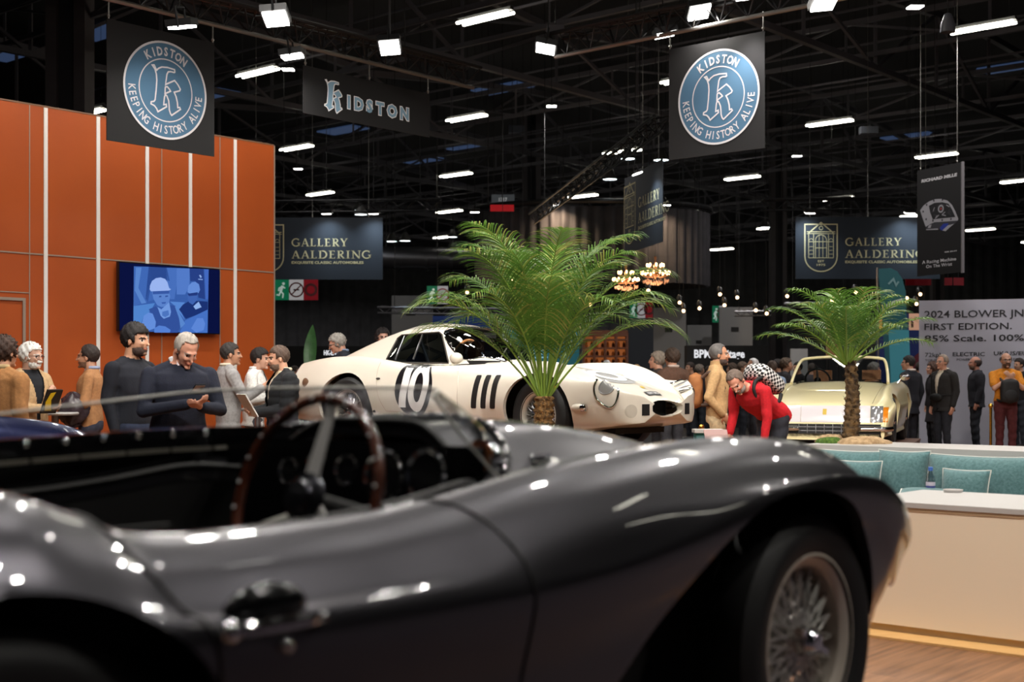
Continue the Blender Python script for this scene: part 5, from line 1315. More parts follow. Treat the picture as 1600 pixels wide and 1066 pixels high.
b = MB(); v, f = text_fit('1591 MO', .17, .03, bold=.03); gp_.geo(b, [(.745-p[1], p[0]) for p in v], f, mat('plate_letters', (200,200,200), .5), T_, .009); b.build('plate_lettering', pl)
b = MB(); gp_.decal(b, seg([(.60,-.02),(.64,-.02),(.64,.02),(.60,.02)], 3), mat('badge_yellow', (200,170,50), .3), T_, off=.006); b.build('nose_badge', gt)
b = MB(); q = gp_.side(-3.0,.62,-1,.003); b.ball(q[0], .05, mat('filler_brown', (120,90,70), .4), 12, (1,.2,1)); b.build('fuel_filler', gt)
for sg in (-1, 1):
    wire_wheel(gt, 0, sg*.66, .33, .33, .212, .18, sg, -.10, 36, mat('rim_silver_ivory', (205,200,188), .35, .6), ALU, False)
    wire_wheel(gt, -2.4, sg*.66, .34, .34, .212, .20, sg, 0, 36, mat('rim_silver_ivory', (205,200,188), .35, .6), ALU, False)
    b = MB(); b.box((0,sg*.43,.40), (.78,.02,.40), INNER); b.build('inner_arch', gt); b = MB(); b.box((-2.4,sg*.45,.46), (.8,.02,.55), INNER); b.build('inner_arch', gt)
b = MB(); b.box((-1.2,0,.19), (3.6,.80,.05), INNER); b.build('underbody', gt)
b = MB(); b.tube([(0,-.6,.33),(0,.6,.33)], .04, STEEL, n=8); b.tube([(-2.4,-.6,.34),(-2.4,.6,.34)], .05, STEEL, n=8); b.build('axles', gt)
# ================================================================ PALE YELLOW SPIDER, NOSE ON
YEL = mat('primrose_paint', (240,228,178), .3, 0, .8, coat_rough=.04); NOSEW = mat('nose_cover', (214,210,214), .16); TAN = noise_mat('tan_leather', (150,98,62), (170,114,74), 20, .5)
AN = math.radians(20); yb = Vector((math.sin(AN), math.cos(AN), 0)); yh = -yb; DZ2 = .45
nosep = P(1288, 0, 17.7); nosep.z = 0; yc = nosep+yb*.86
plinth('car_plinth', 'plinth under the pale yellow open car behind the sofa', yc, (yh.x,yh.y), -2.95, .6, 2.0, DZ2, mat('plinth_top_brown', (110,84,74), .5), PSIDE)
ys = thing('spider_car', 'pale yellow open sports car seen nose on, behind the smaller palm', 'car', (yc.x,yc.y,DZ2+.002), math.atan2(yh.y, yh.x))
def ysec(zc, zr, zs, bot=.14, w=1.0, sw=.88, zb=None, fl=.0):
    return [(y*w, z) for y, z in [(0,zc),(.28,zc-.004),(.52,zc-.02),(.64,zr-.012+fl*.2),(.72,zr+fl),(.78,zr-.025+fl*.8),(.835,zr-.10),(sw-.012,zs+.05),(sw,zs),(sw-.018,zs-.1),(sw-.06,bot+.10),(sw-.14,bot+.01),(0,bot)]]
YS = [(-3.45, ysec(.66,.66,.5,.36,.80)), (-3.40, ysec(.76,.75,.52,.28,.90)), (-3.2, ysec(.84,.83,.55,.22,.96)), (-2.9, ysec(.87,.87,.56,.18)), (-2.4, ysec(.88,.885,.56,.15,fl=.01)), (-1.9, ysec(.88,.875,.55)), (-1.2, ysec(.90,.865,.55,.14)), (-.85, ysec(.885,.85,.55,fl=.01)), (-.4, ysec(.835,.82,.55,fl=.028)), (0, ysec(.775,.765,.55,fl=.035)),
 (.35, ysec(.71,.70,.52,.14,fl=.02)), (.60, ysec(.645,.635,.46,.14,.97)), (.72, ysec(.605,.598,.42,.13,.945)), (.765, ysec(.585,.578,.38,.13,.93)), (.80, ysec(.52,.515,.36,.12,.918)), (.83, ysec(.44,.435,.34,.12,.905)), (.85, ysec(.36,.356,.30,.12,.89)), (.855, ysec(.30,.297,.26,.12,.88)), (.85, ysec(.22,.218,.19,.11,.86)) ]
YS = YS[:-1]+[(.858, ysec(.24,.238,.21,.115,.86))]
ysh = Shell(YS, 220, 120); bm = ysh.bm(); yp = Proj(bm)
for cx in (0, -2.4):
    cut(bm, [(cx+.37*math.cos(a), .345+.375*math.sin(a)) for a in np.linspace(0, 2*PI, 60, endpoint=False)], (0,2), lambda c: abs(c.y) > .5, .05, inw)
ckp = smooth_loop([(-1.02,-.58),(-.95,0),(-1.02,.58),(-1.3,.64),(-2.0,.62),(-2.12,.45),(-2.14,0),(-2.12,-.45),(-2.0,-.62),(-1.3,-.64)], 90)
cut(bm, ckp, (0,1), lambda c: c.z > .7, .03, dn)
bm_obj(bm.copy(), 'body', [YEL], ys); bm.free()
FQ = lambda y, z, off: yp.pt((3, y, z), (-1,0,0), off)
rect = lambda y0, y1, z0, z1, n=8: seg([(y0,z0),(y1,z0),(y1,z1),(y0,z1)], n)
b = MB(); yp.decal(b, rect(-.58,.58,.345,.565,14), NOSEW, FQ, off=.004, edge=.05); b.build('nose_cover', ys, smooth=60)
for sg in (-1, 1):
    b = MB(); yp.decal(b, rect(sg*.585,sg*.74,.350,.56), mat('lamp_glass_grey', (150,150,152), .1, .5), FQ, off=.006, edge=.04); b.build('headlamp_cover', ys, smooth=60)
    b = MB(); yp.decal(b, rect(sg*.742,sg*.80,.355,.545), mat('amber_lens', (220,130,30), .2), FQ, off=.006, edge=.04); b.build('indicator', ys, smooth=60)
    b = MB(); pts = [FQ(y, .262, .03) for y in np.linspace(sg*.35, sg*.78, 12)]; pts = [p[0] for p in pts if p]+[Vector((.70,sg*.84,.262))]
    b.tube(pts, .034, CHROME, n=10); b.ball(pts[0], .034, CHROME, 10); b.build('bumper_blade', ys, smooth=60)
    b = MB(); yp.line(b, [(sg*.31,.35),(sg*.31,.56)], .003, SEAM, FQ, .004, 12); b.build('cover_joint', ys)
b = MB(); yp.decal(b, rect(-.72,.72,.195,.325,12), mat('grille_black', (16,15,15), .7), FQ, off=.006, edge=.05); gri = b.build('grille', ys, smooth=60)
b = MB()
for y in np.linspace(-.33,.33,7): yp.line(b, [(y,.20),(y,.32)], .004, ALU, FQ, .012, 6)
for z in (.235,.285): yp.line(b, [(-.4,z),(0,z),(.4,z)], .003, ALU, FQ, .012, 14)
b.build('grille_bars', gri)
b = MB(); yp.decal(b, rect(-.025,.025,.445,.52,3), mat('badge_yellow', (200,170,50), .3), FQ, off=.008, edge=.04); b.build('nose_badge', ys)
TQ = yp.top
b = MB(); yp.line(b, [(-.90,-.66),(-.3,-.64),(.3,-.62),(.70,-.60)], .004, mat('shut_line_yellow', (130,116,70), .5), TQ, 0); yp.line(b, [(-.90,.66),(-.3,.64),(.3,.62),(.70,.60)], .004, mat('shut_line_yellow'), TQ, 0); b.build('bonnet_shut_line', ys)
# windscreen frame
wf = [(-.86,-.68,.86),(-1.06,-.655,1.02),(-1.30,-.60,1.185),(-1.345,-.50,1.225),(-1.36,-.25,1.243),(-1.365,0,1.248),(-1.36,.25,1.243),(-1.345,.50,1.225),(-1.30,.60,1.185),(-1.06,.655,1.02),(-.86,.68,.86)]
b = MB(); b.tube(catmull(wf, 60), .022, YEL, n=8); b.build('windscreen_frame', ys, smooth=60)
b = MB(); top_ = catmull(wf[1:-1], 30); bot_ = [(-.80-.08*abs(t)**2.2, t*.66, .885-.02*abs(t)) for t in np.linspace(-1,1,30)]; b.grid([bot_, [tuple(.5*(np.array(p)+np.array(q))) for p, q in zip(bot_, top_)], top_], glassy('car_glass_clear', (205,212,212), .05)); b.build('windscreen', ys, smooth=60)
b = MB(); b.tube([(-1.35,-.42,1.215),(-1.355,0,1.235),(-1.35,.42,1.215)], .012, CHROME, n=8); b.build('header_trim', ys)
b = MB(); b.grid([[(p[0],p[1],z) for p in ckp] for z in (.87,.5,.25)], DARKIN, True); b.add([(p[0],p[1],.25) for p in ckp], [tuple(range(len(ckp)))], DARKIN); b.build('cockpit_tub', ys)
b = MB(); b.box((-1.05,0,.84), (.2,1.15,.09), DARKIN); b.build('dashboard', ys)
for sy in (-.36,.36):
    b = MB(); b.ball((-1.9,sy,.66), .26, TAN, 18, (.42,.85,1.05)); s1 = b.build('seat', ys)
    b = MB(); mm = MB(); b.box((-1.92,sy,.985), (.09,.27,.14), TAN); b.build('head_rest', s1)
    b = MB(); b.ball((-1.6,sy,.45), .25, TAN, 16, (1.2,.85,.45)); b.build('seat_base', s1)
steering_wheel(ys, (-1.30,-.36,.90), (-.93,0,.36), .18, .014, BLACKM, ALU, 3)
for sg in (1,):
    b = MB(); b.tube([(-1.0,sg*.80,.86),(-1.0,sg*.86,.93)], .012, CHROME, n=8); mr = b.build('door_mirror', ys); b = MB(); b.ball((-1.0,sg*.90,.95), .07, CHROME, 16, (.7,1,.75)); b.build('mirror_shell', mr)
for sg in (-1, 1):
    for x in (0, -2.4):
        wire_wheel(ys, x, sg*.74, .34, .34, .20, .20, sg, 0, 20, mat('alloy_polished', (200,200,200), .25, .9), ALU, False)
        b = MB(); b.box((x,sg*.52,.42), (.78,.02,.42), INNER); b.build('inner_arch', ys)
b = MB(); b.box((-1.2,0,.17), (3.9,.95,.05), INNER); b.build('underbody', ys)
b = MB(); b.tube([(0,-.7,.34),(0,.7,.34)], .04, STEEL, n=8); b.tube([(-2.4,-.7,.34),(-2.4,.7,.34)], .04, STEEL, n=8); b.build('axles', ys)
# ================================================================ DARK BLUE CAR AT THE EDGE OF THE VIEW (mostly hidden by the grey car)
NAVYP = mat('blue_paint', (14,24,72), .25, .5, 1.0, coat_rough=.02)
bp0 = Vector((-3.55, 8.83, .123))
plinth('car_plinth', 'low plinth under the dark blue car', (-3.55,8.83,0), (RX,RY), -3.6, 1.1, 1.9, .12, mat('plinth_top_dark'), PSIDE); bdir = Vector((RX,RY,0))
bc = thing('blue_car', 'glossy dark blue car wing showing beyond the grey car cockpit', 'car', tuple(bp0), math.atan2(RY, RX))
def bsec(zc, zr, w=1.0, bot=.2): return [(y*w, z) for y, z in [(0,zc),(.25,zc-.004),(.45,zc-.02),(.58,zr),(.66,zr-.03),(.74,zr-.12),(.80,zr-.28),(.80,.45),(.76,.30),(.6,bot),(0,bot)]]
BS = [(-3.4, bsec(.60,.62,.6,.35)), (-3.3, bsec(.80,.80,.85,.28)), (-2.8, bsec(.98,1.0,.97)), (-2.0, bsec(1.04,1.04)), (-1.2, bsec(1.05,1.035)), (-.7, bsec(1.02,1.02)), (-.2, bsec(.965,1.0)), (.2, bsec(.90,.955)), (.5, bsec(.80,.865,.97,.24)), (.72, bsec(.68,.72,.90,.28)), (.84, bsec(.55,.56,.74,.32)), (.88, bsec(.48,.48,.45,.38))]
bsh = Shell(BS, 120, 70); bm = bsh.bm()
for cx in (0, -2.4): cut(bm, [(cx+.38*math.cos(a), .35+.38*math.sin(a)) for a in np.linspace(0, 2*PI, 48, endpoint=False)], (0,2), lambda c: abs(c.y) > .45, .04, inw)
bm_obj(bm.copy(), 'body', [NAVYP], bc); bm.free()
for sg in (-1, 1):
    for x in (0, -2.4):
        wire_wheel(bc, x, sg*.67, .335, .335, .21, .18, sg, 0, 16, ALU, ALU, False); b = MB(); b.box((x,sg*.46,.5), (.78,.02,.55), INNER); b.build('inner_arch', bc)
b = MB(); b.box((-1.2,0,.25), (3.6,.86,.05), INNER); b.build('underbody', bc)
b = MB(); b.tube([(0,-.6,.335),(0,.6,.335)], .04, STEEL, n=8); b.tube([(-2.4,-.6,.335),(-2.4,.6,.335)], .04, STEEL, n=8); b.build('axles', bc)
# ================================================================ PEOPLE
# own axes: x forward, y to the person's left, z up; measures for a 1.75 m figure, scaled afterwards
def remesh(mb, vox, it=3):
    me = mb.mesh('tmp'); o = bpy.data.objects.new('tmp', me); COL.objects.link(o)
    m = o.modifiers.new('r', 'REMESH'); m.mode = 'VOXEL'; m.voxel_size = vox
    if it: s = o.modifiers.new('s', 'SMOOTH'); s.factor = .5; s.iterations = it
    dg = bpy.context.evaluated_depsgraph_get(); r = bpy.data.meshes.new_from_object(o.evaluated_get(dg))
    bpy.data.objects.remove(o); bpy.data.meshes.remove(me); r.materials.clear()
    return r
def coords(me):
    a = np.empty(len(me.vertices)*3); me.vertices.foreach_get('co', a); return a.reshape(-1, 3)
def centers(me):
    a = np.empty(len(me.polygons)*3); me.polygons.foreach_get('center', a); return a.reshape(-1, 3)
def normals(me):
    a = np.empty(len(me.vertices)*3); me.vertices.foreach_get('normal', a); return a.reshape(-1, 3)
def setco(me, c): me.vertices.foreach_set('co', np.ascontiguousarray(c).ravel()); me.update()
def keep(me, mask):
    bm = bmesh.new(); bm.from_mesh(me); bm.faces.ensure_lookup_table()
    bmesh.ops.delete(bm, geom=[f for f in bm.faces if not mask[f.index]], context='FACES'); bm.to_mesh(me); bm.free(); return me
DUM = BLACKM
def cap(mb, a, c, r0, r1, n=10):
    """closed tapered limb with round ends"""
    a, c = Vector(a), Vector(c); x, y, d = basis(c-a); L = (c-a).length; pr = []
    for k in range(5): t = PI/2*k/4; pr.append((max(r0*math.sin(t), 1e-4), -r0*math.cos(t)))
    for k in range(5): t = PI/2*k/4; pr.append((max(r1*math.cos(t), 1e-4), L+r1*math.sin(t)))
    mb.lathe(pr, DUM, tuple(a), d, n)
def rings(mb, rs, n=20):
    rows = [[(c[0]+rx*math.cos(2*PI*k/n), c[1]+ry*math.sin(2*PI*k/n), c[2]) for k in range(n)] for c, rx, ry in rs]
    b = len(mb.v); mb.grid(rows, DUM, True); mb.add(rows[0], [tuple(range(n-1,-1,-1))], DUM); mb.add(rows[-1], [tuple(range(n))], DUM)
def hand(mb, w, d, nrm, across, curl=.5, s=1.0):
    d = Vector(d).normalized(); nrm = Vector(nrm); nrm = (nrm-d*nrm.dot(d)).normalized(); ac = d.cross(nrm)*across; w = Vector(w)
    mb.ball(w+d*.048*s, 1, DUM, 12, (.052*s,.040*s,.016*s), axes=(d, ac, nrm))
    for k, (o, L) in enumerate(((-.029,.060),(-.010,.073),(.010,.078),(.029,.070))):
        p = w+d*.085*s+ac*o*s; d1 = (d+nrm*curl*.5+ac*o*1.5).normalized(); q = p+d1*L*.5*s; d2 = (d*(1-.55*curl)+nrm*curl*1.25+ac*o).normalized()
        cap(mb, p-d*.012*s, q, .0092*s, .0085*s, 8); cap(mb, q, q+d2*L*.5*s, .0085*s, .007*s, 8)
    p = w+d*.030*s+ac*.030*s; q = p+(d*.55+ac*.75+nrm*.25).normalized()*.036*s; cap(mb, p, q, .012*s, .010*s, 8); cap(mb, q, q+(d*.9+ac*.15+nrm*.4).normalized()*.03*s, .010*s, .008*s, 8)
SKINS = {}
def skin_mat(rgb):
    k = 'skin_%d_%d_%d' % rgb; return noise_mat(k, rgb, tuple(min(255, int(c*1.06)) for c in rgb), 9, .5)
HEADC = Vector((.03, 0, 1.598)); PIV = Vector((-.01, 0, 1.48)); PEL = Vector((0, 0, .95))
def person(px, Y, top, yaw, label, skin=(206,156,128), hair=('short',(60,46,38)), head=(0,0,0), lean=0.0, twist=0.0, arms=None, top_c=('sweater',(30,32,44)), under=None, legs_c=(40,40,46), shoes_c=(30,26,24),
           beard=None, glasses=None, vox=.0085, zbase=0.0, build=1.0, collar=None, height=None, tilt=0.0, waist_bend=None, detail=True, group=None):
    H = height or (HC+(HY-top)/F*Y-zbase); s = H/1.73
    Rl = Matrix.Translation(PEL) @ Matrix.Rotation(lean, 4, 'Y') @ Matrix.Rotation(tilt, 4, 'X') @ Matrix.Translation(-PEL)
    Rh = Rl @ Matrix.Translation(PIV) @ Matrix.Rotation(math.radians(head[0]), 4, 'Z') @ Matrix.Rotation(math.radians(head[1]), 4, 'Y') @ Matrix.Rotation(math.radians(head[2]), 4, 'X') @ Matrix.Translation(-PIV)
    hc = Rh @ HEADC; ya = math.radians(yaw)
    if lean and height:   # place a bent figure by its head
        pass
    hx, hy = (hc.x*math.cos(ya)-hc.y*math.sin(ya))*s, (hc.x*math.sin(ya)+hc.y*math.cos(ya))*s
    base = Vector(((px-800)/F*Y-hx, Y-hy, zbase))
    o = thing('person', label, 'person', tuple(base), ya, group); o.scale = (s, s, s)
    B = build
    tor = [((0,0,.86),.095*B,.155*B),((0,0,.97),.105*B,.168*B),((.005,0,1.08),.10*B,.15*B),((.01,0,1.20),.112*B,.160*B),((.0,0,1.32),.112*B,.178*B),((-.01,0,1.39),.095*B,.172*B),((-.015,0,1.435),.07,.12),((-.012,0,1.47),.055,.065)]
    A = arms or {}
    def arm(side):
        e, w = A.get('l' if side > 0 else 'r', ((-.04, side*.245, 1.13), (.03, side*.24, .885)))[:2]
        return Vector((-.012, side*.186*B, 1.378)), Vector(e), Vector(w)
    def hopts(side):
        q = A.get('l' if side > 0 else 'r', ())
        return q[2] if len(q) > 2 else {}
    # a mesh of limbs that follow the lean: shoulders lean, elbows and wrists are given in final axes when lean is used
    def T(v): return Rl @ Vector(v)
    def posed(mb): mb.v = [tuple(Rl @ Vector(v)) for v in mb.v]; return mb
    # ---------------- body
    mb = MB(); rings(mb, tor); cap(mb, (-.012,0,1.43), (.012,0,1.54), .061, .057, 14)
    for sg in (-1, 1): cap(mb, (-.014,sg*.04,1.445), (-.012,sg*.165,1.392), .040, .046)
    posed(mb)
    hb_ = MB(); hbll = lambda c, r: hb_.ball(Vector(c)+HEADC, 1, DUM, 16, r)
    hbll((-.012,0,.032), (.098,.077,.094)); hbll((.030,0,-.015), (.066,.064,.088)); hbll((.035,0,-.070), (.050,.050,.040)); hbll((.082,0,-.096), (.020,.024,.016))
    hbll((.086,0,.028), (.014,.048,.012)); hbll((.104,0,-.004), (.011,.009,.026)); hbll((.114,0,-.024), (.014,.013,.011)); hbll((.093,0,-.058), (.012,.024,.010)); hbll((.078,.036,-.02), (.016,.018,.016)); hbll((.078,-.036,-.02), (.016,.018,.016))
    for sg in (-1, 1): hbll((-.008,sg*.079,-.008), (.017,.009,.030))
    mb.v += []; mb.add([Rh @ Vector(v) for v in hb_.v], hb_.f, DUM)
    for sg in (-1, 1):
        S_, E, Wr = arm(sg); S_ = T(S_)
        if not A.get('abs'): E, Wr = T(E), T(Wr)
        cap(mb, S_, E, .047, .040); cap(mb, E, Wr, .039, .027); ho = hopts(sg)
        fd = (Wr-E).normalized(); hand(mb, Wr, ho.get('d', fd), ho.get('n', (0,-sg,0)), ho.get('a', sg), ho.get('curl', .5))
        kx = .03; cap(mb, (0,sg*.088,.90), (kx,sg*.095,.50), .080*B, .055); cap(mb, (kx,sg*.095,.50), (0,sg*.10,.09), .054, .036); cap(mb, (0,sg*.10,.045), (.15,sg*.115,.03), .034, .028)
    body = remesh(mb, vox, 2); sk = skin_mat(skin); hr = noise_mat('hair_%d_%d_%d' % hair[1], hair[1], tuple(min(255, int(c*1.25)+2) for c in hair[1]), 30, .7, bump=.5, stretch=(1,1,.3))
    for m in (sk, mat('eye_dark', (36,26,22), .2), hr, skin_mat(tuple(int(c*k) for c, k in zip(skin, (.86,.68,.66)))), mat('eye_white', (200,192,186), .3), noise_mat('stubble_%d_%d_%d' % skin, tuple(int(c*.62) for c in skin), tuple(int(c*.74) for c in skin), 60, .7)): body.materials.append(m)
    Ri = np.array(Rh.inverted()); 
    def hl(c): return c @ Ri[:3,:3].T+Ri[:3,3]-np.array(HEADC)
    co = coords(body); q = hl(co)
    isH = (np.abs(q) < .17).all(1)
    # eye sockets pressed in
    push = np.zeros(len(co))
    for sg in (-1, 1):
        d2 = (q[:,1]-sg*.031)**2+(q[:,2]-.008)**2; push += np.where(isH & (q[:,0] > .03), .010*np.exp(-d2/(2*.011**2)), 0)
    fwd = np.array(Rh.to_3x3() @ Vector((1,0,0))); setco(body, co-push[:,None]*fwd)
    if detail:
        c = hl(centers(body)); mi = np.zeros(len(c), int); f = (c[:,0] > .045) & (np.abs(c[:,1]) < .07)
        if beard in ('stubble','dark'): mi[f & (c[:,2] < -.045) & (c[:,0] > .0)] = 5; mi[(c[:,0] > .0) & (np.abs(c[:,1]) < .075) & (c[:,2] < -.05) & (c[:,2] > -.115)] = 5
        mi[f & (np.abs(c[:,2]+.058) < .0085) & (np.abs(c[:,1]) < .024)] = 3
        for sg in (-1, 1):
            y = c[:,1]*sg-.031; mi[f & ((y/.016)**2+((c[:,2]-.006)/.0075)**2 < 1)] = 4; mi[f & ((y/.008)**2+((c[:,2]-.006)/.008)**2 < 1)] = 1
            mi[f & ((y/.021)**2+((c[:,2]-.026+.25*(y-.0)**2/.02)/.0065)**2 < 1)] = 2
        body.polygons.foreach_set('material_index', mi)
    body.polygons.foreach_set('use_smooth', [True]*len(body.polygons)); body.update(); body.name = 'body'; link('body', body, o)
    # ---------------- clothing
    def garment(nm, radd, color, zlo=.84, sleeves=True, cutter=None, fold=.0042, m=None, bump=True, seed=1, col=None, long=0.0):
        g = MB(); t2 = [(c, rx+radd, ry+radd) for c, rx, ry in tor[:-1]]
        if long: t2 = [((0,0,.86-long),(.12+long*.06)*B+radd*.6,(.175+long*.08)*B+radd*.6)]+t2
        rings(g, t2+[((-.012,0,1.478),.062+radd,.068+radd)])
        for sg in (-1, 1): cap(g, (-.014,sg*.05,1.440), (-.012,sg*.165,1.388), .040+radd, .046+radd)
        posed(g)
        for sg in (-1, 1):
            S_, E, Wr = arm(sg); S_ = T(S_)
            if not A.get('abs'): E, Wr = T(E), T(Wr)
            if sleeves: We = E+(Wr-E)*.93; cap(g, S_, E, .050+radd, .043+radd*.8); cap(g, E, We, .042+radd*.8, .031+radd*.6)
            else: cap(g, S_, S_+(E-S_)*.7, .052+radd, .052+radd)
        if col: cap(g, T((-.014,0,1.43)), T((-.002,0,1.475+col)), .062+radd*.5, .060+radd*.3, 16)
        me = remesh(g, max(vox, .009), 3); co = coords(me); n = normals(me); ph = seed*1.7
        rs_ = np.random.RandomState(seed*7+3); d = np.zeros(len(co)); wob = .6*np.sin(co @ rs_.uniform(-14,14,3)+ph)+.5*np.sin(co @ rs_.uniform(-22,22,3))
        for kk in range(5):
            w_ = rs_.uniform(-1,1,3)*np.array((14,14,26)); d += np.sin(co @ w_+2.2*wob+rs_.uniform(0,6))/(1+.25*kk)
        d = np.abs(d)**.7*np.sign(d)*.55
        if kind == 'puffer' and nm == 'padded_jacket': d = np.abs(np.sin((co @ np.array((.15,.1,1.0)))*38))*1.1-.5+.3*d
        setco(me, co+n*(d*fold)[:,None])
        if cutter is not None:
            Rli = np.array(Rl.inverted()); c = centers(me) @ Rli[:3,:3].T+Rli[:3,3]; keep(me, ~cutter(c))
        me.materials.append(m or noise_mat('%s_%d_%d_%d' % ((nm,)+color), color, tuple(min(255, int(k*1.12)) for k in color), 40, .9, bump=.25 if bump else 0, bscale=120))
        me.polygons.foreach_set('use_smooth', [True]*len(me.polygons)); me.update(); me.name = nm
        return link(nm, me, o)
    sd = int(px) % 17
    neckcut = lambda z0: (lambda c: c[:,2] > z0+.0*c[:,0])
    kind, colr = top_c
    if kind == 'sweater': garment('sweater', .014, colr, .86, cutter=lambda c: (c[:,2] > 1.478+.35*np.minimum(0, -.0-c[:,0])) & (np.abs(c[:,1]) < .085), seed=sd)
    elif kind == 'turtleneck': garment('turtleneck', .014, colr, col=.055, cutter=lambda c: (c[:,2] > 1.535), seed=sd)
    elif kind == 'tshirt': garment('t_shirt', .012, colr, sleeves=False, cutter=lambda c: (c[:,2] > 1.474) & (np.abs(c[:,1]) < .09), seed=sd)
    else:
        if under: garment('shirt', .008, under, sleeves=False, cutter=lambda c: (c[:,2] > 1.475) & (np.abs(c[:,1]) < .10), seed=sd+3, fold=.003)
        op = {'jacket': (.012, .22), 'blazer': (.018, .34), 'coat': (.0, .10), 'puffer': (.03, .26)}[kind]
        fo = .009 if kind == 'puffer' else .0046
        garment('padded_jacket' if kind == 'puffer' else kind, .026 if kind != 'puffer' else .034, colr, cutter=lambda c: ((c[:,0] > .02) & (np.abs(c[:,1]) < op[0]+op[1]*np.clip(c[:,2]-1.08, 0, 1)**1.0*.62)) | ((c[:,2] > 1.475) & (np.abs(c[:,1]) < .09)), fold=fo, seed=sd, long={'coat': .30, 'blazer': .10, 'jacket': .06, 'puffer': 0}[kind], col=.02 if kind in ('puffer','coat') else None)
    if collar:
        g = MB()
        for sg in (-1, 1): g.add([T((.045,sg*.012,1.455)), T((-.02,sg*.068,1.475)), T((-.03,sg*.070,1.512)), T((.040,sg*.040,1.50)), T((.072,sg*.052,1.425))], [(0,1,2,3),(0,3,4)], mat('collar_%d_%d_%d' % collar, collar, .8))
        g.tube([T((-.075*math.cos(a)-.005,.068*math.sin(a),1.492)) for a in np.linspace(-1.7,1.7,14)], .018, mat('collar_%d_%d_%d' % collar), n=8); g.build('shirt_collar', o)
    g = MB(); rings(g, [((0,0,.84),.112*B,.172*B),((0,0,.93),.116*B,.178*B),((0,0,1.0),.108*B,.165*B)])
    for sg in (-1, 1): cap(g, (0,sg*.09,.88), (.03,sg*.097,.50), .094*B, .070); cap(g, (.03,sg*.097,.50), (.0,sg*.10,.09), .070, .054)
    me = remesh(g, .013, 3); co = coords(me); n = normals(me); setco(me, co+n*(.004*np.sin(co[:,2]*45+co[:,0]*20+sd))[:,None])
    me.materials.append(noise_mat('trousers_%d_%d_%d' % legs_c, legs_c, tuple(min(255, int(k*1.15)+3) for k in legs_c), 30, .85)); me.polygons.foreach_set('use_smooth', [True]*len(me.polygons)); me.update(); link('trousers', me, o)
    for sg in (-1, 1):
        g = MB(); cap(g, (-.02,sg*.10,.05), (.14,sg*.115,.036), .050, .040, 14); g.box((.06,sg*.108,.010), (.27,.085,.02), mat('shoe_sole', (24,22,22), .7)); 
        g.m = [g.mi(mat('shoe_%d_%d_%d' % shoes_c, shoes_c, .4)) if g.mats[k] is DUM else k for k in g.m]; g.build('shoe', o)
    # ---------------- hair, beard, glasses
    hs = hair[0]; ra = random.Random(int(px)+int(top))
    def shell(nm, c, r, pred, m, amp=.006, nu=40, nv=26, fr=(9,11)):
        vs = []; ok = []; ph = ra.random()*6
        for i in range(nv+1):
            t = PI*i/nv
            for j in range(nu):
                a = 2*PI*j/nu; k = 1+(amp/.09)*(math.sin(fr[0]*a+ph+3*t)*math.sin(fr[1]*t+ph)+.5*math.sin(23*a+17*t))
                vs.append(Vector((c[0]+r[0]*k*math.sin(t)*math.cos(a), c[1]+r[1]*k*math.sin(t)*math.sin(a), c[2]+r[2]*k*math.cos(t))))
        fs = []
        for i in range(nv):
            for j in range(nu):
                ids = (i*nu+j, (i+1)*nu+j, (i+1)*nu+(j+1) % nu, i*nu+(j+1) % nu); m_ = sum((vs[k] for k in ids), Vector((0,0,0)))/4
                if pred(m_): fs.append(ids)
        g = MB(); g.add([Rh @ (v+HEADC) for v in vs], fs, m); ob = g.build(nm, o, smooth=70, merge=1e-5)
        so = ob.modifiers.new('thick', 'SOLIDIFY'); so.thickness = .012; so.offset = -.6
        return ob
    if hs == 'short': shell('hair', (-.014,0,.038), (.103,.0825,.098), lambda v: v.z > (.076 if v.x > .055 else .058 if v.x > .032 else .004 if v.x > .012 else -.045 if v.x < -.035 else .018), hr)
    elif hs == 'quiff': shell('hair', (-.012,0,.040), (.105,.082,.102), lambda v: v.z > (.070 if v.x > .055 else .055 if v.x > .035 else -.010 if v.x > .012 else .012 if v.x > -.02 else -.060), hr, .008)
    elif hs == 'receding': shell('hair', (-.020,0,.038), (.103,.087,.098), lambda v: v.z > (9 if v.x > .05 and abs(v.y) < .06 else .055 if v.x > .035 else .010 if v.x > .0 else -.060), hr, .005)
    elif hs == 'bald': shell('hair', (-.016,0,.028), (.103,.084,.092), lambda v: (-.05 < v.z < .062) and v.x < .02 and not (v.x > -.02 and v.z < .02), hr, .004)
    elif hs == 'thin': shell('hair', (-.016,0,.034), (.102,.0835,.099), lambda v: v.z > (.098 if v.x > .03 else .015 if v.x > .005 else -.050), hr, .003)
    elif hs == 'swept': shell('hair', (-.026,0,.036), (.115,.096,.104), lambda v: v.z > (.074 if v.x > .045 else .05 if v.x > .03 else -.030 if v.x > .0 else -.085), hr, .010)
    elif hs == 'long': shell('hair', (-.022,0,.010), (.118,.104,.136), lambda v: v.z > (.070 if v.x > .055 else -.13 if v.x < .03 else .0) and not (v.x > .045 and abs(v.y) < .05 and v.z < .07), hr, .010)
    elif hs == 'bun': shell('hair', (-.016,0,.034), (.112,.092,.106), lambda v: v.z > (.070 if v.x > .05 else -.03 if v.x > .01 else -.08), hr, .012)
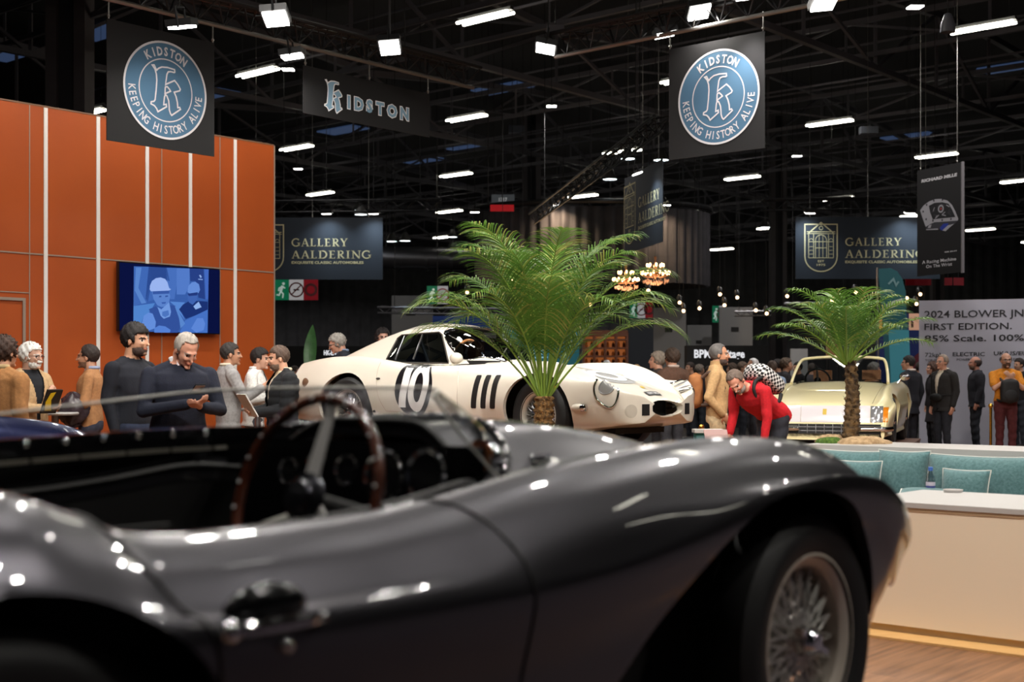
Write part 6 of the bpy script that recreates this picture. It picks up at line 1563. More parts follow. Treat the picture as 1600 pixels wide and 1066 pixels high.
    if beard:
        bc = {'white': (206,202,196), 'grey': (120,112,106), 'dark': (56,42,36), 'brown': (84,66,54), 'stubble': None}[beard]
        if bc: shell('beard', (.030,0,-.070), (.0635,.0575,.0485), lambda v: v.x > .005 and v.z < (-.040 if abs(v.y) > .022 else -.066) and v.z > -.135 and not (abs(v.y) < .024 and abs(v.z+.058) < .006), noise_mat('beard_%d_%d_%d' % bc, bc, tuple(min(255, int(c*1.25)+6) for c in bc), 40, .8, bump=.4), .004, 36, 24)
        if bc and beard != 'dark': shell('moustache', (.092,0,-.043), (.012,.028,.007), lambda v: v.x > .09, noise_mat('beard_%d_%d_%d' % bc), .001, 16, 10)
    if glasses:
        g = MB(); gm = mat('spectacle_frame_'+glasses, {'dark': (26,24,26), 'metal': (110,108,108), 'brown': (80,50,30)}[glasses], .3)
        ring_ = lambda sg: [Rh @ (HEADC+Vector((.106-.012*abs(math.cos(a)), sg*.033+.024*math.cos(a), .004+.019*math.sin(a)))) for a in np.linspace(0, 2*PI, 20, endpoint=False)]
        for sg in (-1, 1): g.tube(ring_(sg), .0026, gm, n=6, closed=True); g.tube([Rh @ (HEADC+Vector(v)) for v in ((.098,sg*.057,.010),(.05,sg*.080,.012),(-.012,sg*.084,.006))], .0025, gm, n=6)
        g.tube([Rh @ (HEADC+Vector(v)) for v in ((.108,-.011,.008),(.112,0,.011),(.108,.011,.008))], .0025, gm, n=6); g.build('glasses', o)
    o['s'] = s
    return o, (lambda v: Matrix.Translation(base) @ Matrix.Rotation(ya, 4, 'Z') @ (Vector(v)*s)), ya
# forearm presets
DOWN = lambda sg: ((-.04, sg*.245, 1.13), (.03, sg*.24, .885))
UP = lambda sg, x, y, z, e=(.03,.25,1.13), **k: ((e[0], sg*e[1], e[2]), (x, sg*y, z), k)
o, w, a = person(8, 10.3, 526, 62, 'person in camel coat with tousled brown hair at the picture edge, seen from behind', hair=('bun',(52,34,24)), top_c=('coat',(158,110,66)), under=(180,160,130), legs_c=(60,50,44), build=1.12, collar=(206,178,130))
p2 = person(50, 12.7, 536, -28, 'white haired bearded person in glasses and beige blazer, holding a yellow and black book', skin=(204,158,134), hair=('swept',(214,208,200)), beard='white', glasses='dark', top_c=('blazer',(190,158,118)), under=(26,28,34), legs_c=(90,84,76), build=1.08, head=(8,4,0),
     arms={'l': UP(1,.24,.10,1.24,(.06,.27,1.13),n=(-.6,-.6,.2),curl=.9), 'r': UP(-1,.25,.02,1.10,(.03,.25,1.10),n=(0,.3,1),curl=.7)})
p3 = person(137, 13.8, 539, 188, 'dark haired person in camel sweater with a shiny jacket over one arm', skin=(196,146,118), hair=('receding',(40,30,26)), beard='stubble', top_c=('sweater',(166,118,78)), collar=(150,160,190), legs_c=(44,46,60), build=1.1, head=(-6,0,0),
     arms={'l': UP(1,.25,.14,1.12,(.02,.26,1.12),n=(0,0,1)), 'r': UP(-1,.25,.10,1.12,(.02,.26,1.12),n=(0,0,1))})
p4 = person(212, 11.0, 507, -22, 'young person with black hair and short beard in a plain navy sweater, gazing sideways', skin=(202,150,120), hair=('quiff',(24,19,18)), beard='dark', top_c=('sweater',(20,22,32)), legs_c=(36,44,66), build=1.16, head=(6,2,0))
p5 = person(291, 10.0, 527, -58, 'stocky grey haired person in navy sweater looking down at a phone', skin=(208,150,126), hair=('thin',(150,142,134)), top_c=('sweater',(20,24,40)), collar=(226,228,234), legs_c=(40,42,54), build=1.22, head=(10,30,0), lean=.08, height=1.74,
     arms={'l': UP(1,.32,.05,1.17,(.08,.29,1.12),n=(-.3,0,1),curl=.7), 'r': UP(-1,.33,.03,1.19,(.08,.29,1.12),n=(-.3,0,1),curl=.9)})
p6 = person(361, 15.0, 536, 28, 'person in light grey suit seen from behind, one hand raised in talk', skin=(190,140,112), hair=('short',(44,40,38)), top_c=('blazer',(150,148,148)), under=(220,214,204), collar=(226,214,190), legs_c=(140,138,138), build=1.02, head=(-14,0,0),
     arms={'r': UP(-1,.34,.13,1.24,(.10,.26,1.12),n=(0,1,.2),curl=.3)})
p7 = person(407, 16.0, 544, -4, 'young dark haired person in white jacket leaning towards the talkers', skin=(206,158,134), hair=('short',(26,20,19)), top_c=('jacket',(222,220,216)), under=(238,238,236), collar=(238,238,236), legs_c=(60,62,70), lean=.08,
     arms={'r': UP(-1,.28,.06,1.18,n=(0,1,0),curl=.8), 'l': UP(1,.28,.10,1.12,n=(0,-1,0))})
p8 = person(435, 13.2, 540, 206, 'bearded person in black padded jacket over cream knit, holding white papers', skin=(204,154,128), hair=('short',(74,58,48)), beard='brown', top_c=('puffer',(24,25,29)), under=(222,206,180), collar=(228,214,190), legs_c=(56,44,38), build=1.14, head=(-8,6,0),
     arms={'l': UP(1,.26,.03,1.06,(.04,.26,1.08),n=(-.4,-.3,.8),curl=.7), 'r': UP(-1,.27,.10,1.06,(.04,.26,1.08),n=(-.4,.3,.8),curl=.7)})
# low podium behind the coupe so the onlookers there stand higher
pod = thing('viewing_step', 'low step behind the white coupe on which two onlookers stand', 'step', (-1.75,18.2,0)); b = MB(); b.box((0,0,.15), (2.4,1.9,.3), PSIDE); b.build('step_block', pod, smooth=0)
p9 = person(526, 17.6, 520, 196, 'grey haired person in spectacles and dark jacket looking down behind the white coupe tail', skin=(204,152,128), hair=('swept',(140,136,130)), glasses='dark', top_c=('jacket',(30,34,44)), under=(120,140,170), collar=(130,150,180), head=(-4,22,0), zbase=.3, vox=.010)
p10 = person(598, 18.6, 514, -75, 'person with long dark hair whose head shows above the white coupe roof', skin=(206,160,140), hair=('long',(26,20,20)), top_c=('coat',(34,32,36)), under=(60,54,56), zbase=.3, vox=.011)
p11 = person(1026, 20.0, 550, 168, 'grey haired person turned away just past the white coupe nose', skin=(200,150,126), hair=('swept',(128,116,104)), top_c=('jacket',(70,60,54)), under=(150,140,130), vox=.011)
p12 = person(1049, 19.0, 545, 120, 'brown haired person in brown jacket behind the grey haired one by the coupe nose', skin=(196,146,118), hair=('swept',(60,46,36)), top_c=('jacket',(92,66,52)), under=(210,190,180), collar=(214,196,186), vox=.011)
p13 = person(1124, 15.5, 537, -8, 'grey bearded person in beige turtleneck with one hand in a trouser pocket', skin=(188,136,106), hair=('thin',(84,80,78)), beard='dark', top_c=('turtleneck',(172,138,96)), legs_c=(206,184,146), build=1.05, shoes_c=(190,180,166),
     arms={'r': ((-.09,-.27,1.13), (.07,-.205,.93), {'curl': .7})})
p14 = person(1151, 14.3, 574, -142, 'person in red sweatshirt bending forward to read a sign, glasses pushed up', skin=(208,146,122), hair=('thin',(92,78,68)), beard='grey', top_c=('sweater',(176,16,28)), legs_c=(30,32,40), build=1.14, head=(18,-6,0), lean=1.02, height=1.80,
     arms={'abs': 1, 'l': ((.36,.24,.90), (.40,.22,.64), {'d': (0,0,-1), 'n': (0,-1,0)}), 'r': ((.34,-.24,.94), (.42,-.22,.74), {'d': (0,0,-1), 'n': (0,1,0)})})
p15 = person(1206, 24.0, 564, 100, 'person in pale blue shirt among the crowd behind the yellow car', skin=(190,142,116), hair=('short',(70,56,48)), top_c=('sweater',(140,160,188)), legs_c=(50,54,70), vox=.012)
p16 = person(1419, 23.2, 556, 128, 'dark haired person in black suit seen from behind beside the yellow car mirror', skin=(204,156,132), hair=('short',(26,22,22)), top_c=('blazer',(24,25,34)), under=(220,220,222), collar=(222,210,204), legs_c=(24,25,34), vox=.010, head=(24,0,0))
p17 = person(1456, 26.0, 566, 186, 'person with long brown hair in dark coat before the white sign wall', skin=(206,160,138), hair=('long',(66,44,34)), top_c=('coat',(34,32,36)), under=(40,38,40), vox=.012)
p18 = person(1472, 23.0, 554, -154, 'person in cream shawl collar knit and open black jacket with a black waist bag', skin=(206,152,128), hair=('thin',(130,116,104)), glasses='metal', top_c=('jacket',(36,34,34)), under=(214,202,184), collar=(222,212,196), legs_c=(30,32,40), build=1.12, vox=.010)
p19 = person(1523, 26.0, 557, 170, 'bald bearded person in dark jacket further back before the white sign wall', skin=(186,132,112), hair=('bald',(60,50,46)), beard='brown', top_c=('jacket',(26,27,34)), under=(34,36,46), legs_c=(28,30,38), build=1.15, vox=.012)
p20 = person(1572, 22.5, 551, -94, 'person in orange shirt wearing a dark backpack on the chest, hands at the chin', skin=(206,156,130), hair=('bald',(70,56,48)), beard='brown', glasses='dark', top_c=('tshirt',(206,130,34)), legs_c=(84,34,38), build=1.05, vox=.010,
     arms={'l': UP(1,.22,.03,1.33,(.16,.22,1.16),n=(-1,0,.2),curl=.9), 'r': UP(-1,.22,.03,1.31,(.16,.22,1.16),n=(-1,0,.2),curl=.9)})
p21 = person(1367, 25.0, 567, 10, 'grey haired person whose head shows through the yellow car windscreen', skin=(198,148,124), hair=('swept',(120,116,112)), top_c=('jacket',(40,40,44)), under=(90,90,96), vox=.012)
CROWD = [(1078,31,566,200,'short',(50,40,36),(70,40,44),'person in wine red top far off beside the black fascia'), (1094,32,570,20,'swept',(120,110,100),(36,36,40),'grey haired person in dark coat far off under the black fascia'), (1108,34,572,-60,'short',(40,32,28),(60,70,96),'person in slate blue top far off under the black fascia'),
 (1143,30,568,170,'bun',(70,56,46),(54,46,46),'person with tied brown hair beyond the turtleneck wearer'), (1161,29,566,-20,'short',(88,72,60),(40,40,46),'brown haired person in dark jacket just beyond the red sweatshirt'), (1176,27,560,190,'thin',(214,208,204),(90,54,44),'white haired person in rusty brown coat in the far crowd'),
 (1192,33,570,60,'long',(40,30,26),(60,52,56),'person with long dark hair in the far crowd behind the red backpack wearer'), (1214,28,562,150,'quiff',(34,28,26),(30,36,52),'black haired person in navy jacket near the pale column'), (1230,27,560,-10,'swept',(84,70,58),(46,44,48),'person with wavy brown hair beside the yellow car windscreen'),
 (1246,30,566,200,'short',(30,26,24),(28,28,32),'dark haired person in black coat seen over the yellow car bonnet'), (1268,31,568,90,'short',(80,70,64),(88,84,90),'person in mid grey coat seen over the yellow car'), (948,27,563,100,'thin',(198,196,198),(120,120,130),'white haired person whose crown shows above the white coupe bonnet'), (995,28,570,80,'short',(160,130,90),(60,50,46),'fair haired person whose crown shows above the coupe wing'),
 (441+20,27,572,10,'short',(50,42,38),(40,44,60),'person in dark blue far behind the padded jacket wearer'), (478,29,574,190,'swept',(160,150,144),(92,40,40),'grey haired person in dark red far behind the coupe tail'), (1437,29,566,60,'short',(60,50,44),(84,80,84),'person in grey coat beyond the black suit wearer'), (1545,29,566,-60,'short',(44,36,32),(46,46,56),'short haired person between the bald one and the orange shirt'), (1592,27,560,200,'short',(36,30,28),(24,24,28),'person in black at the far edge behind the backpack wearer')]
for (px, Y, tp, yw, hs, hc_, cc, lab) in CROWD:
    person(px, Y, tp, yw, lab, hair=(hs, hc_), top_c=('sweater', cc), legs_c=(38,40,48), vox=.017, detail=True)
# ---------------------------------------------------------------- things they hold or wear
def at(p, v): return p[1](v)
def box_thing(name, label, cat, c, d, m, axes, part='cover'):
    o = thing(name, label, cat, tuple(c)); b = MB(); b.box((0,0,0), d, m, axes=axes); b.build(part, o); return o
ax3 = lambda ya, pitch=0: (Vector((math.cos(ya)*math.cos(pitch), math.sin(ya)*math.cos(pitch), math.sin(pitch))), Vector((-math.sin(ya), math.cos(ya), 0)), Vector((-math.cos(ya)*math.sin(pitch), -math.sin(ya)*math.sin(pitch), math.cos(pitch))))
X5 = ax3(p5[2], .45); ph = box_thing('mobile_phone', 'black phone held by the stocky person in navy', 'phone', at(p5, (.43,.0,1.27)), (.145,.072,.011), GLOSSB, X5, 'case')
X2 = ax3(p2[2], 1.15); c2 = at(p2, (.335,-.03,1.17)); bk = box_thing('book', 'black book with a yellow figure held by the white haired person', 'book', c2, (.24,.18,.02), mat('book_black', (28,27,26), .4), X2)
b = MB(); fr2 = (Vector((0,0,0)), X2[1]*-1, X2[0], X2[2]*1); b.flat(*fill2d([(-.02,-.09),(.06,-.09),(.08,.0),(.05,.09),(-.01,.10),(.02,.02)]), fr2, mat('book_yellow', (224,190,30), .5), .0125); b.flat(*fill2d([(-.02,-.09),(.06,-.09),(.08,.0),(.05,.09),(-.01,.10),(.02,.02)]), fr2, mat('book_yellow'), -.0125); b.build('cover_print', bk)
X8 = ax3(p8[2], 1.05); box_thing('paper_folder', 'white sheaf of papers held before the padded jacket', 'papers', at(p8, (.36,.0,1.13)), (.25,.34,.012), mat('paper_white', (226,222,218), .7), X8, 'sheets')
jo = thing('folded_jacket', 'shiny dark brown jacket draped over the forearm of the camel sweater', 'jacket', tuple(at(p3, (.14,.22,1.06)))); JM = noise_mat('satin_brown', (44,34,40), (70,58,64), 6, .25)
b = MB(); rows = []
for i in range(14):
    t = i/13*PI; row = []
    for k in range(26):
        a_ = 2*PI*k/26; q = 1+.14*math.sin(5*a_+i)+.08*math.sin(9*a_+2*i); row.append((.15*q*math.sin(t)*math.cos(a_), .12*q*math.sin(t)*math.sin(a_), .17*math.cos(t)*(1+.1*math.sin(3*a_))))
    rows.append(row)
b.grid(rows, JM, True); b.build('folds', jo, smooth=80)
def backpack(name, label, p, c, d, m, front=False, pat=None, lean=0.0, sm=None):
    o = thing(name, label, 'backpack', tuple(at(p, c)), p[2]); b = MB(); rows = []; sm = sm or m
    for i in range(13):
        t = -1+2*i/12; k = (1-abs(t)**4)**.25*.96+.04; rows.append([(d[0]/2*k*math.copysign(abs(math.cos(a))**.6, math.cos(a)), d[1]/2*k*math.copysign(abs(math.sin(a))**.6, math.sin(a)), d[2]/2*t) for a in np.linspace(0, 2*PI, 28, endpoint=False)])
    b.grid(rows, pat or m, True); b.add(rows[0], [tuple(range(28))], m); b.add(rows[-1], [tuple(range(28))], m); bd = b.build('pack_body', o, smooth=60)
    sgn = 1 if front else -1
    b = MB(); b.ball((sgn*d[0]*.46,0,-d[2]*.18), 1, m, 16, (d[0]*.16,d[1]*.36,d[2]*.24)); pk_ = b.build('front_pocket', o)
    for y in (-1, 1):
        b = MB(); b.tube(catmull([(-sgn*d[0]*.4,y*d[1]*.34,d[2]*.34), (-sgn*d[0]*.95,y*d[1]*.38,d[2]*.50), (-sgn*(d[0]*.5+.19),y*d[1]*.42,d[2]*.40), (-sgn*(d[0]*.5+.235),y*d[1]*.45,0), (-sgn*(d[0]*.5+.10),y*d[1]*.5,-d[2]*.34), (-sgn*d[0]*.4,y*d[1]*.40,-d[2]*.40)], 24), .021, sm, n=8); b.build('strap', o, smooth=60)
    if lean: o.rotation_euler = (0, lean, p[2])
    return o
TANB = noise_mat('suede_tan', (138,84,42), (160,102,56), 12, .8)
backpack('backpack', 'tan suede backpack worn by the person in the beige turtleneck', p13, (-.235,.0,1.20), (.17,.30,.42), TANB, sm=mat('strap_brown', (74,50,36), .6))
CHK = mat('check_fabric', (20,20,20), .8); nt = CHK.node_tree; tc_ = nt.nodes.new('ShaderNodeTexCoord'); ck_ = nt.nodes.new('ShaderNodeTexChecker'); ck_.inputs['Scale'].default_value = 34; ck_.inputs['Color1'].default_value = RGB(18,18,18); ck_.inputs['Color2'].default_value = RGB(214,212,208)
nt.links.new(tc_.outputs['Object'], ck_.inputs['Vector']); nt.links.new(ck_.outputs['Color'], nt.nodes['Principled BSDF'].inputs['Base Color'])
bl = Matrix.Translation(PEL) @ Matrix.Rotation(1.02, 4, 'Y') @ Matrix.Translation(-PEL)
backpack('backpack', 'black and white checked backpack on the bending person in red', p14, tuple(bl @ Vector((-.235,0,1.25))), (.19,.33,.46), BLACKM, pat=CHK, lean=1.02, sm=mat('strap_black', (18,18,19), .7))
backpack('backpack', 'dark backpack worn on the chest over an orange shirt', p20, (.225,.0,1.12), (.16,.30,.42), mat('pack_charcoal', (36,36,38), .7), front=True)
wb = thing('waist_bag', 'black waist bag across the cream knit', 'bag', tuple(at(p18, (.165,.0,1.02))), p18[2]); b = MB(); b.ball((0,0,0), 1, BLACKM, 18, (.05,.15,.075)); b.build('pouch', wb); b = MB(); b.tube([(-.165+.155*math.cos(a_), .215*math.sin(a_), .03+.02*math.sin(a_)) for a_ in np.linspace(0, 2*PI, 36, endpoint=False)], .012, BLACKM, n=6, closed=True); b.build('belt', wb)
# talk table with white top
tt = P(403, 0, 15.3); t_ = thing('high_table', 'white topped standing table among the talkers before the orange wall', 'table', (tt.x,tt.y,0)); b = MB(); b.lathe([(0,1.0),(.22,1.0),(.23,1.015),(.22,1.03),(0,1.03)], LAM, n=36); b.build('table_top', t_); b = MB(); b.tube([(0,0,.02),(0,0,1.0)], .035, ALU, n=14); b.build('table_column', t_); b = MB(); b.lathe([(.18,0),(.18,.012),(.05,.03),(0,.03)], ALU, n=30); b.build('table_base', t_)
tt = P(86, 0, 13.4); dup(t_, (tt.x, tt.y, 0), 0, 'white topped standing table between the book holder and the camel sweater')
# ================================================================ SIGNS AND STANDS FURTHER BACK
def signbox(name, label, cat, x0, y0, x1, y1, Y, m, t=.06, dx=0.0):
    """upright panel whose face corners show at the given image points"""
    a, c = P(x0, y1, Y), P(x1, y0, Y+dx); ex = Vector((c.x-a.x, c.y-a.y, 0)); w = ex.length; fr = frame(a, ex); h = c.z-a.z
    o = thing(name, label, cat, tuple(a)); b = MB(); panel(b, fr, w, h, m, t); b.build('board', o, world=True)
    if a.z < 3 and a.z > .05:
        for t_ in (.1, .9): b = MB(); q = fr[0]+fr[1]*(w*t_)-fr[3]*t*.5; b.tube([q+Vector((0,0,.05)), Vector((q.x,q.y,0))], .03, STEEL, n=6); b.build('support_post', o, world=True)
    return o, fr, w, h
# white sign wall of the small car maker
SW = mat('sign_wall_grey_white', (188,187,200), .6); INK = mat('sign_ink', (36,36,42), .6)
Ya, Yb = 28.0, 27.2; a = P(1436, 470, Ya); c = P(1640, 463, Yb); ex = c-a; ex.z = 0; fr = frame(Vector((a.x,a.y,0)), ex); w = 5.2; h = HC+(HY-470)/F*Ya
o = thing('sign_wall', 'big pale grey sign wall lettered with a car edition, behind the people', 'sign', tuple(fr[0])); b = MB(); panel(b, fr, w, h, SW, .12); b.build('board', o, world=True)
b = MB(); k = Ya/F
for (s, x, y, wd, cap_, bo) in (('2024 BLOWER JNR', 1444, 497, 158, 11.0, .012), ('FIRST EDITION.', 1444, 516, 128, 10.0, .012), ('85% Scale. 100% Bentley.', 1444, 534, 222, 9.8, .014), ('72kph', 1445, 558, 26, 6.5, .008), ('ELECTRIC', 1486, 557, 47, 6, .014), ('UK/US/EU', 1546, 556, 48, 6, .014), ('TOP SPEED', 1445, 565, 28, 3.4, .01), ('POWERTRAIN', 1492, 564, 36, 3.4, .01), ('ROAD LEGAL', 1554, 564, 33, 3.4, .01)):
    v, f = text_fit(s, wd*k, cap_*k, bold=bo); x0 = min(p[0] for p in v)
    b.flat([(p[0]-x0+(x-1436)*k, h-(y-470)*k+p[1]) for p in v], f, fr, INK, .008)
b.build('lettering', o, world=True)
# black fascia with white lettering
FASC = mat('fascia_black', (16,16,18), .6); LW = emis('fascia_letters', (240,240,244), .9)
o, fr, w, h = signbox('stand_fascia', 'black stand fascia with white lettering beyond the turtleneck wearer', 'sign', 1073, 540, 1200, 580, 38, FASC, .5)
b = MB(); k = 38/F
v, f = text_fit('BPM heritage', 79*k, 13*k, bold=.03); b.flat([(p[0]+(1124-1073)*k, p[1]+(580-559)*k) for p in v], f, fr, LW, .01)
b.build('lettering', o, world=True); b = MB(); b.box(fr[0]+Vector((w/2,.8,-fr[0].z/2)), (w,.1,fr[0].z), FASC); b.build('back_panel', o, world=True)
# second small fascia by the orange wall
o, fr, w, h = signbox('stand_fascia', 'black stand front with small white letters by the onlooker in spectacles', 'sign', 440, 541, 600, 575, 36, FASC, .3)
b = MB(); v, f = text_fit('HK-ENG', 24*36/F, 8*36/F, bold=.04); b.flat([(p[0]+(518-440)*36/F, p[1]+(575-555)*36/F) for p in v], f, fr, LW, .01); b.build('lettering', o, world=True)
b = MB(); b.box(fr[0]+Vector((w/2,.6,-fr[0].z/2)), (w,.1,fr[0].z), FASC); b.build('back_panel', o, world=True)
# escape route and no smoking signs
EG = emis('exit_green', (16,124,84), .42); EW = emis('exit_white', (214,210,210), .38); ER = emis('exit_red', (150,24,36), .36); NOS = mat('prohibit_red', (150,40,40), .6)
def exitsign(x0, y0, x1, y1, Y, n, label):
    o = thing('escape_sign', label, 'sign', tuple(P(x0,y1,Y))); fr = frame(P(x0, y1, Y), (1,0,0)); k = Y/F; w, h = (x1-x0)*k, (y1-y0)*k; pw = w/n
    b = MB(); panel(b, fr, w, h, ALU, .05); b.build('sign_case', o, world=True)
    b = MB(); b.flat([(0,0),(pw,0),(pw,h),(0,h)], [(0,1,2,3)], fr, EG, .004)
    S_ = lambda pts: [(p[0]*pw, p[1]*h) for p in pts]
    man = mat('exit_man', (220,235,226), .5, emit=(210,230,220), estr=.35)
    b.flat(*fill2d(xf2(circle2(.07*h, 12), .62*pw, .80*h)), fr, man, .008); b.flat(*stroke2(S_([(.56,.70),(.42,.42)]), .13*h), fr, man, .008)
    for pts in ([(.44,.42),(.60,.30),(.56,.10)], [(.42,.42),(.32,.24),(.14,.26)], [(.54,.66),(.74,.58)], [(.52,.66),(.32,.58),(.28,.44)]): b.flat(*stroke2(S_(pts), .07*h), fr, man, .009)
    b.build('running_figure', o, world=True)
    b = MB(); b.flat([(pw,0),(2*pw,0),(2*pw,h),(pw,h)], [(0,1,2,3)], fr, EW, .004); v, f = ring2(.30*h,.37*h,28,(1.5*pw,.5*h)); b.flat(v, f, fr, NOS, .008); b.flat(*stroke2([(1.5*pw-.22*h,.28*h),(1.5*pw+.22*h,.72*h)], .06*h), fr, NOS, .009); b.flat(*stroke2([(1.3*pw,.5*h),(1.7*pw,.5*h)], .07*h), fr, mat('cigarette', (40,40,40), .6), .0085); b.build('no_smoking', o, world=True)
    if n > 2:
        b = MB(); b.flat([(2*pw,0),(3*pw,0),(3*pw,h),(2*pw,h)], [(0,1,2,3)], fr, ER, .004); v, f = ring2(.2*h,.32*h,24,(2.5*pw,.5*h)); b.flat(v, f, fr, mat('hose_pale', (150,90,96), .6), .008); b.build('fire_hose_sign', o, world=True)
    b = MB(); b.tube([fr[0]+Vector((w*.5,.02,h)), Vector((fr[0].x+w*.5, fr[0].y+.02, 13))], .012, STEEL, n=5); b.build('hanger', o, world=True)
exitsign(429, 437, 497, 469, 42, 3, 'hanging green, white and red escape sign just past the orange wall')
exitsign(667, 447, 700, 475, 46, 2, 'green and white escape sign hanging above the coupe roof, behind palm fronds')
exitsign(984, 471, 1020, 497, 52, 3, 'hanging escape sign with red panel between the big palm and the black drapes')
exitsign(1113, 478, 1134, 504, 54, 2, 'small green and white escape sign above the black fascia')
# aisle number
o, fr, w, h = signbox('aisle_sign', 'grey aisle number sign hanging above the big palm', 'sign', 768, 304, 804, 319, 44, mat('aisle_grey', (92,96,100), .6, emit=(92,96,100), estr=.25))
b = MB(); v, f = text_fit('1317', w*.36, h*.38, bold=.03); b.flat([(p[0]+w/2, p[1]+h*.3) for p in v], f, fr, mat('aisle_white', (200,200,200), .5, emit=(200,200,200), estr=.4), .01); b.build('lettering', o, world=True)
b = MB(); [b.tube([fr[0]+Vector((w*t,.03,h)), Vector((fr[0].x+w*t, fr[0].y+.03, 13))], .012, STEEL, n=5) for t in (.1,.9)]; b.build('hanger', o, world=True)
# black draped ring canopy
DRP = noise_mat('black_drape', (26,24,28), (38,35,40), 3, .8); cy = 42.0; cc = P(932, 0, cy); R_ = 190*cy/F; zt_, zb_ = HC+(HY-322)*cy/F, HC+(HY-440)*cy/F
o = thing('drape_canopy', 'big round canopy of black drapes hanging behind the palm fronds', 'canopy', (cc.x, cy+R_*.6, zb_))
b = MB(); rows = []
for z in (zt_, (zt_+zb_)/2, zb_): rows.append([(cc.x+(R_+.09*math.sin(a*64))*math.cos(a), cy+R_*.6+(R_+.09*math.sin(a*64))*.6*math.sin(a), z) for a in np.linspace(0, 2*PI, 384, endpoint=False)])
b.grid(rows, DRP, True); b.build('drape', o, smooth=60, world=True)
b = MB(); b.tube([(cc.x+R_*1.02*math.cos(a), cy+R_*.6+R_*.61*math.sin(a), zt_+.15) for a in np.linspace(0, 2*PI, 64, endpoint=False)], .09, RIG, n=8, closed=True); b.build('ring_truss', o, world=True)
for a in (.4,1.8,3.6,5.2): b = MB(); b.tube([(cc.x+R_*math.cos(a), cy+R_*.6+R_*.6*math.sin(a), zt_+.2), (cc.x+R_*math.cos(a), cy+R_*.6+R_*.6*math.sin(a), 13)], .015, STEEL, n=5); b.build('hanging_cable', o, world=True)
WARM = (1,.72,.45)
for (px, py, lab) in ((870,320,'warm spot light on the ring above the big palm'), (1040,320,'warm spot light on the ring at the far side of the edge-on banner'), (742,331,'warm spot light at the near end of the drape ring')):
    flood(P(px, py, cy-.35), lab, (0,.25,-1), 70, .34, 2.2, color=WARM)
o, fr, w, h = signbox('red_sign', 'small glowing red sign on the drape ring above the big palm', 'sign', 766, 320, 803, 330, cy-.5, emis('red_sign', (170,20,28), .6)); b = MB(); b.tube([fr[0]+Vector((w*.5,.02,h)), Vector((fr[0].x+w*.5, fr[0].y+.02, 13))], .01, BLACKM, n=5); b.build('hanger', o, world=True)
# chandeliers
GOLDL = emis('candle_bulb', (255,196,130), 14); GMET = mat('chandelier_brass', (190,130,90), .3, .8); CRY = mat('crystal_drop', (214,160,126), .12, .3, emit=(220,150,110), estr=.25)
def make_chandelier(loc, sc, label):
    o = thing('chandelier', label, 'chandelier', tuple(loc)); o.scale = (sc,)*3
    b = MB(); b.lathe([(.0,.85),(.06,.8),(.03,.6),(.08,.45),(.04,.3),(.14,.1),(.05,-.1),(0,-.2)], GMET, n=14); b.build('stem', o)
    for (r, z, n) in ((.62,.0,14), (.36,.34,8)):
        for k in range(n):
            a = 2*PI*k/n; d = Vector((math.cos(a), math.sin(a), 0)); b = MB(); b.tube(catmull([Vector((0,0,z+.05)), d*r*.5+Vector((0,0,z-.1)), d*r+Vector((0,0,z))], 8), .014, GMET, n=5); b.build('arm', o)
            b = MB(); b.ball(d*r+Vector((0,0,z+.10)), .055, GOLDL, 8, (.8,.8,1.5)); b.build('candle_lamp', o)
    b = MB(); rr = random.Random(3)
    for k in range(90):
        a = rr.uniform(0, 2*PI); r = rr.uniform(.2,.62); b.ball((r*math.cos(a), r*math.sin(a), -.12-.22*(1-r)-rr.random()*.12), .036, CRY, 6, (.7,.7,1.4))
    e = b.build('crystal_drops', o); e['kind'] = 'stuff'
    ld = bpy.data.lights.new('glow', 'POINT'); ld.energy = 40; ld.color = WARM; ld.shadow_soft_size = .4; lo = bpy.data.objects.new('lamp_source', ld); COL.objects.link(lo); lo.parent = o; lo.location = (0,0,-.5)
    b = MB(); b.tube([(0,0,.8), (0,0,(12.9-loc.z)/sc)], .012, STEEL, n=5); b.build('chain', o)
    return o
make_chandelier(P(1024, 430, 37), .62, 'sparkling brass chandelier, nearest to the pale column, at the tip of a palm frond')
make_chandelier(P(978, 440, 38), .58, 'sparkling brass chandelier half covered by the fronds of the big palm')
make_chandelier(P(817, 440, 39), .5, 'brass chandelier glinting through the middle of the big palm')
# silver truss beam behind the coupe roof and stands under it
rig_truss('stand_truss', P(590, 489, 34), P(812, 492, 34), 'silver truss beam behind the white coupe roof', .16, .34, mat('truss_silver', (150,150,156), .4, .6), mat('truss_silver'))
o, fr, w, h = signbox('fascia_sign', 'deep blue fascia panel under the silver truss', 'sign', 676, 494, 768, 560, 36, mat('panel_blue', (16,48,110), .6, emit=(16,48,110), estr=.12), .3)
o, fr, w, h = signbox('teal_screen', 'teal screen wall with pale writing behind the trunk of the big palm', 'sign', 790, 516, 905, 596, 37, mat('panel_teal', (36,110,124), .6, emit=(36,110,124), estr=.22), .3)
b = MB(); rt_ = random.Random(8)
for i in range(9): b.flat(*stroke2([(w*.30+rt_.uniform(0,.12)*w, h*(.88-.07*i)), (w*.30+rt_.uniform(.14,.3)*w, h*(.89-.07*i))], h*.025), fr, mat('panel_pale', (150,200,220), .6, emit=(150,200,220), estr=.5), .01)
b.build('pale_script', o, world=True)
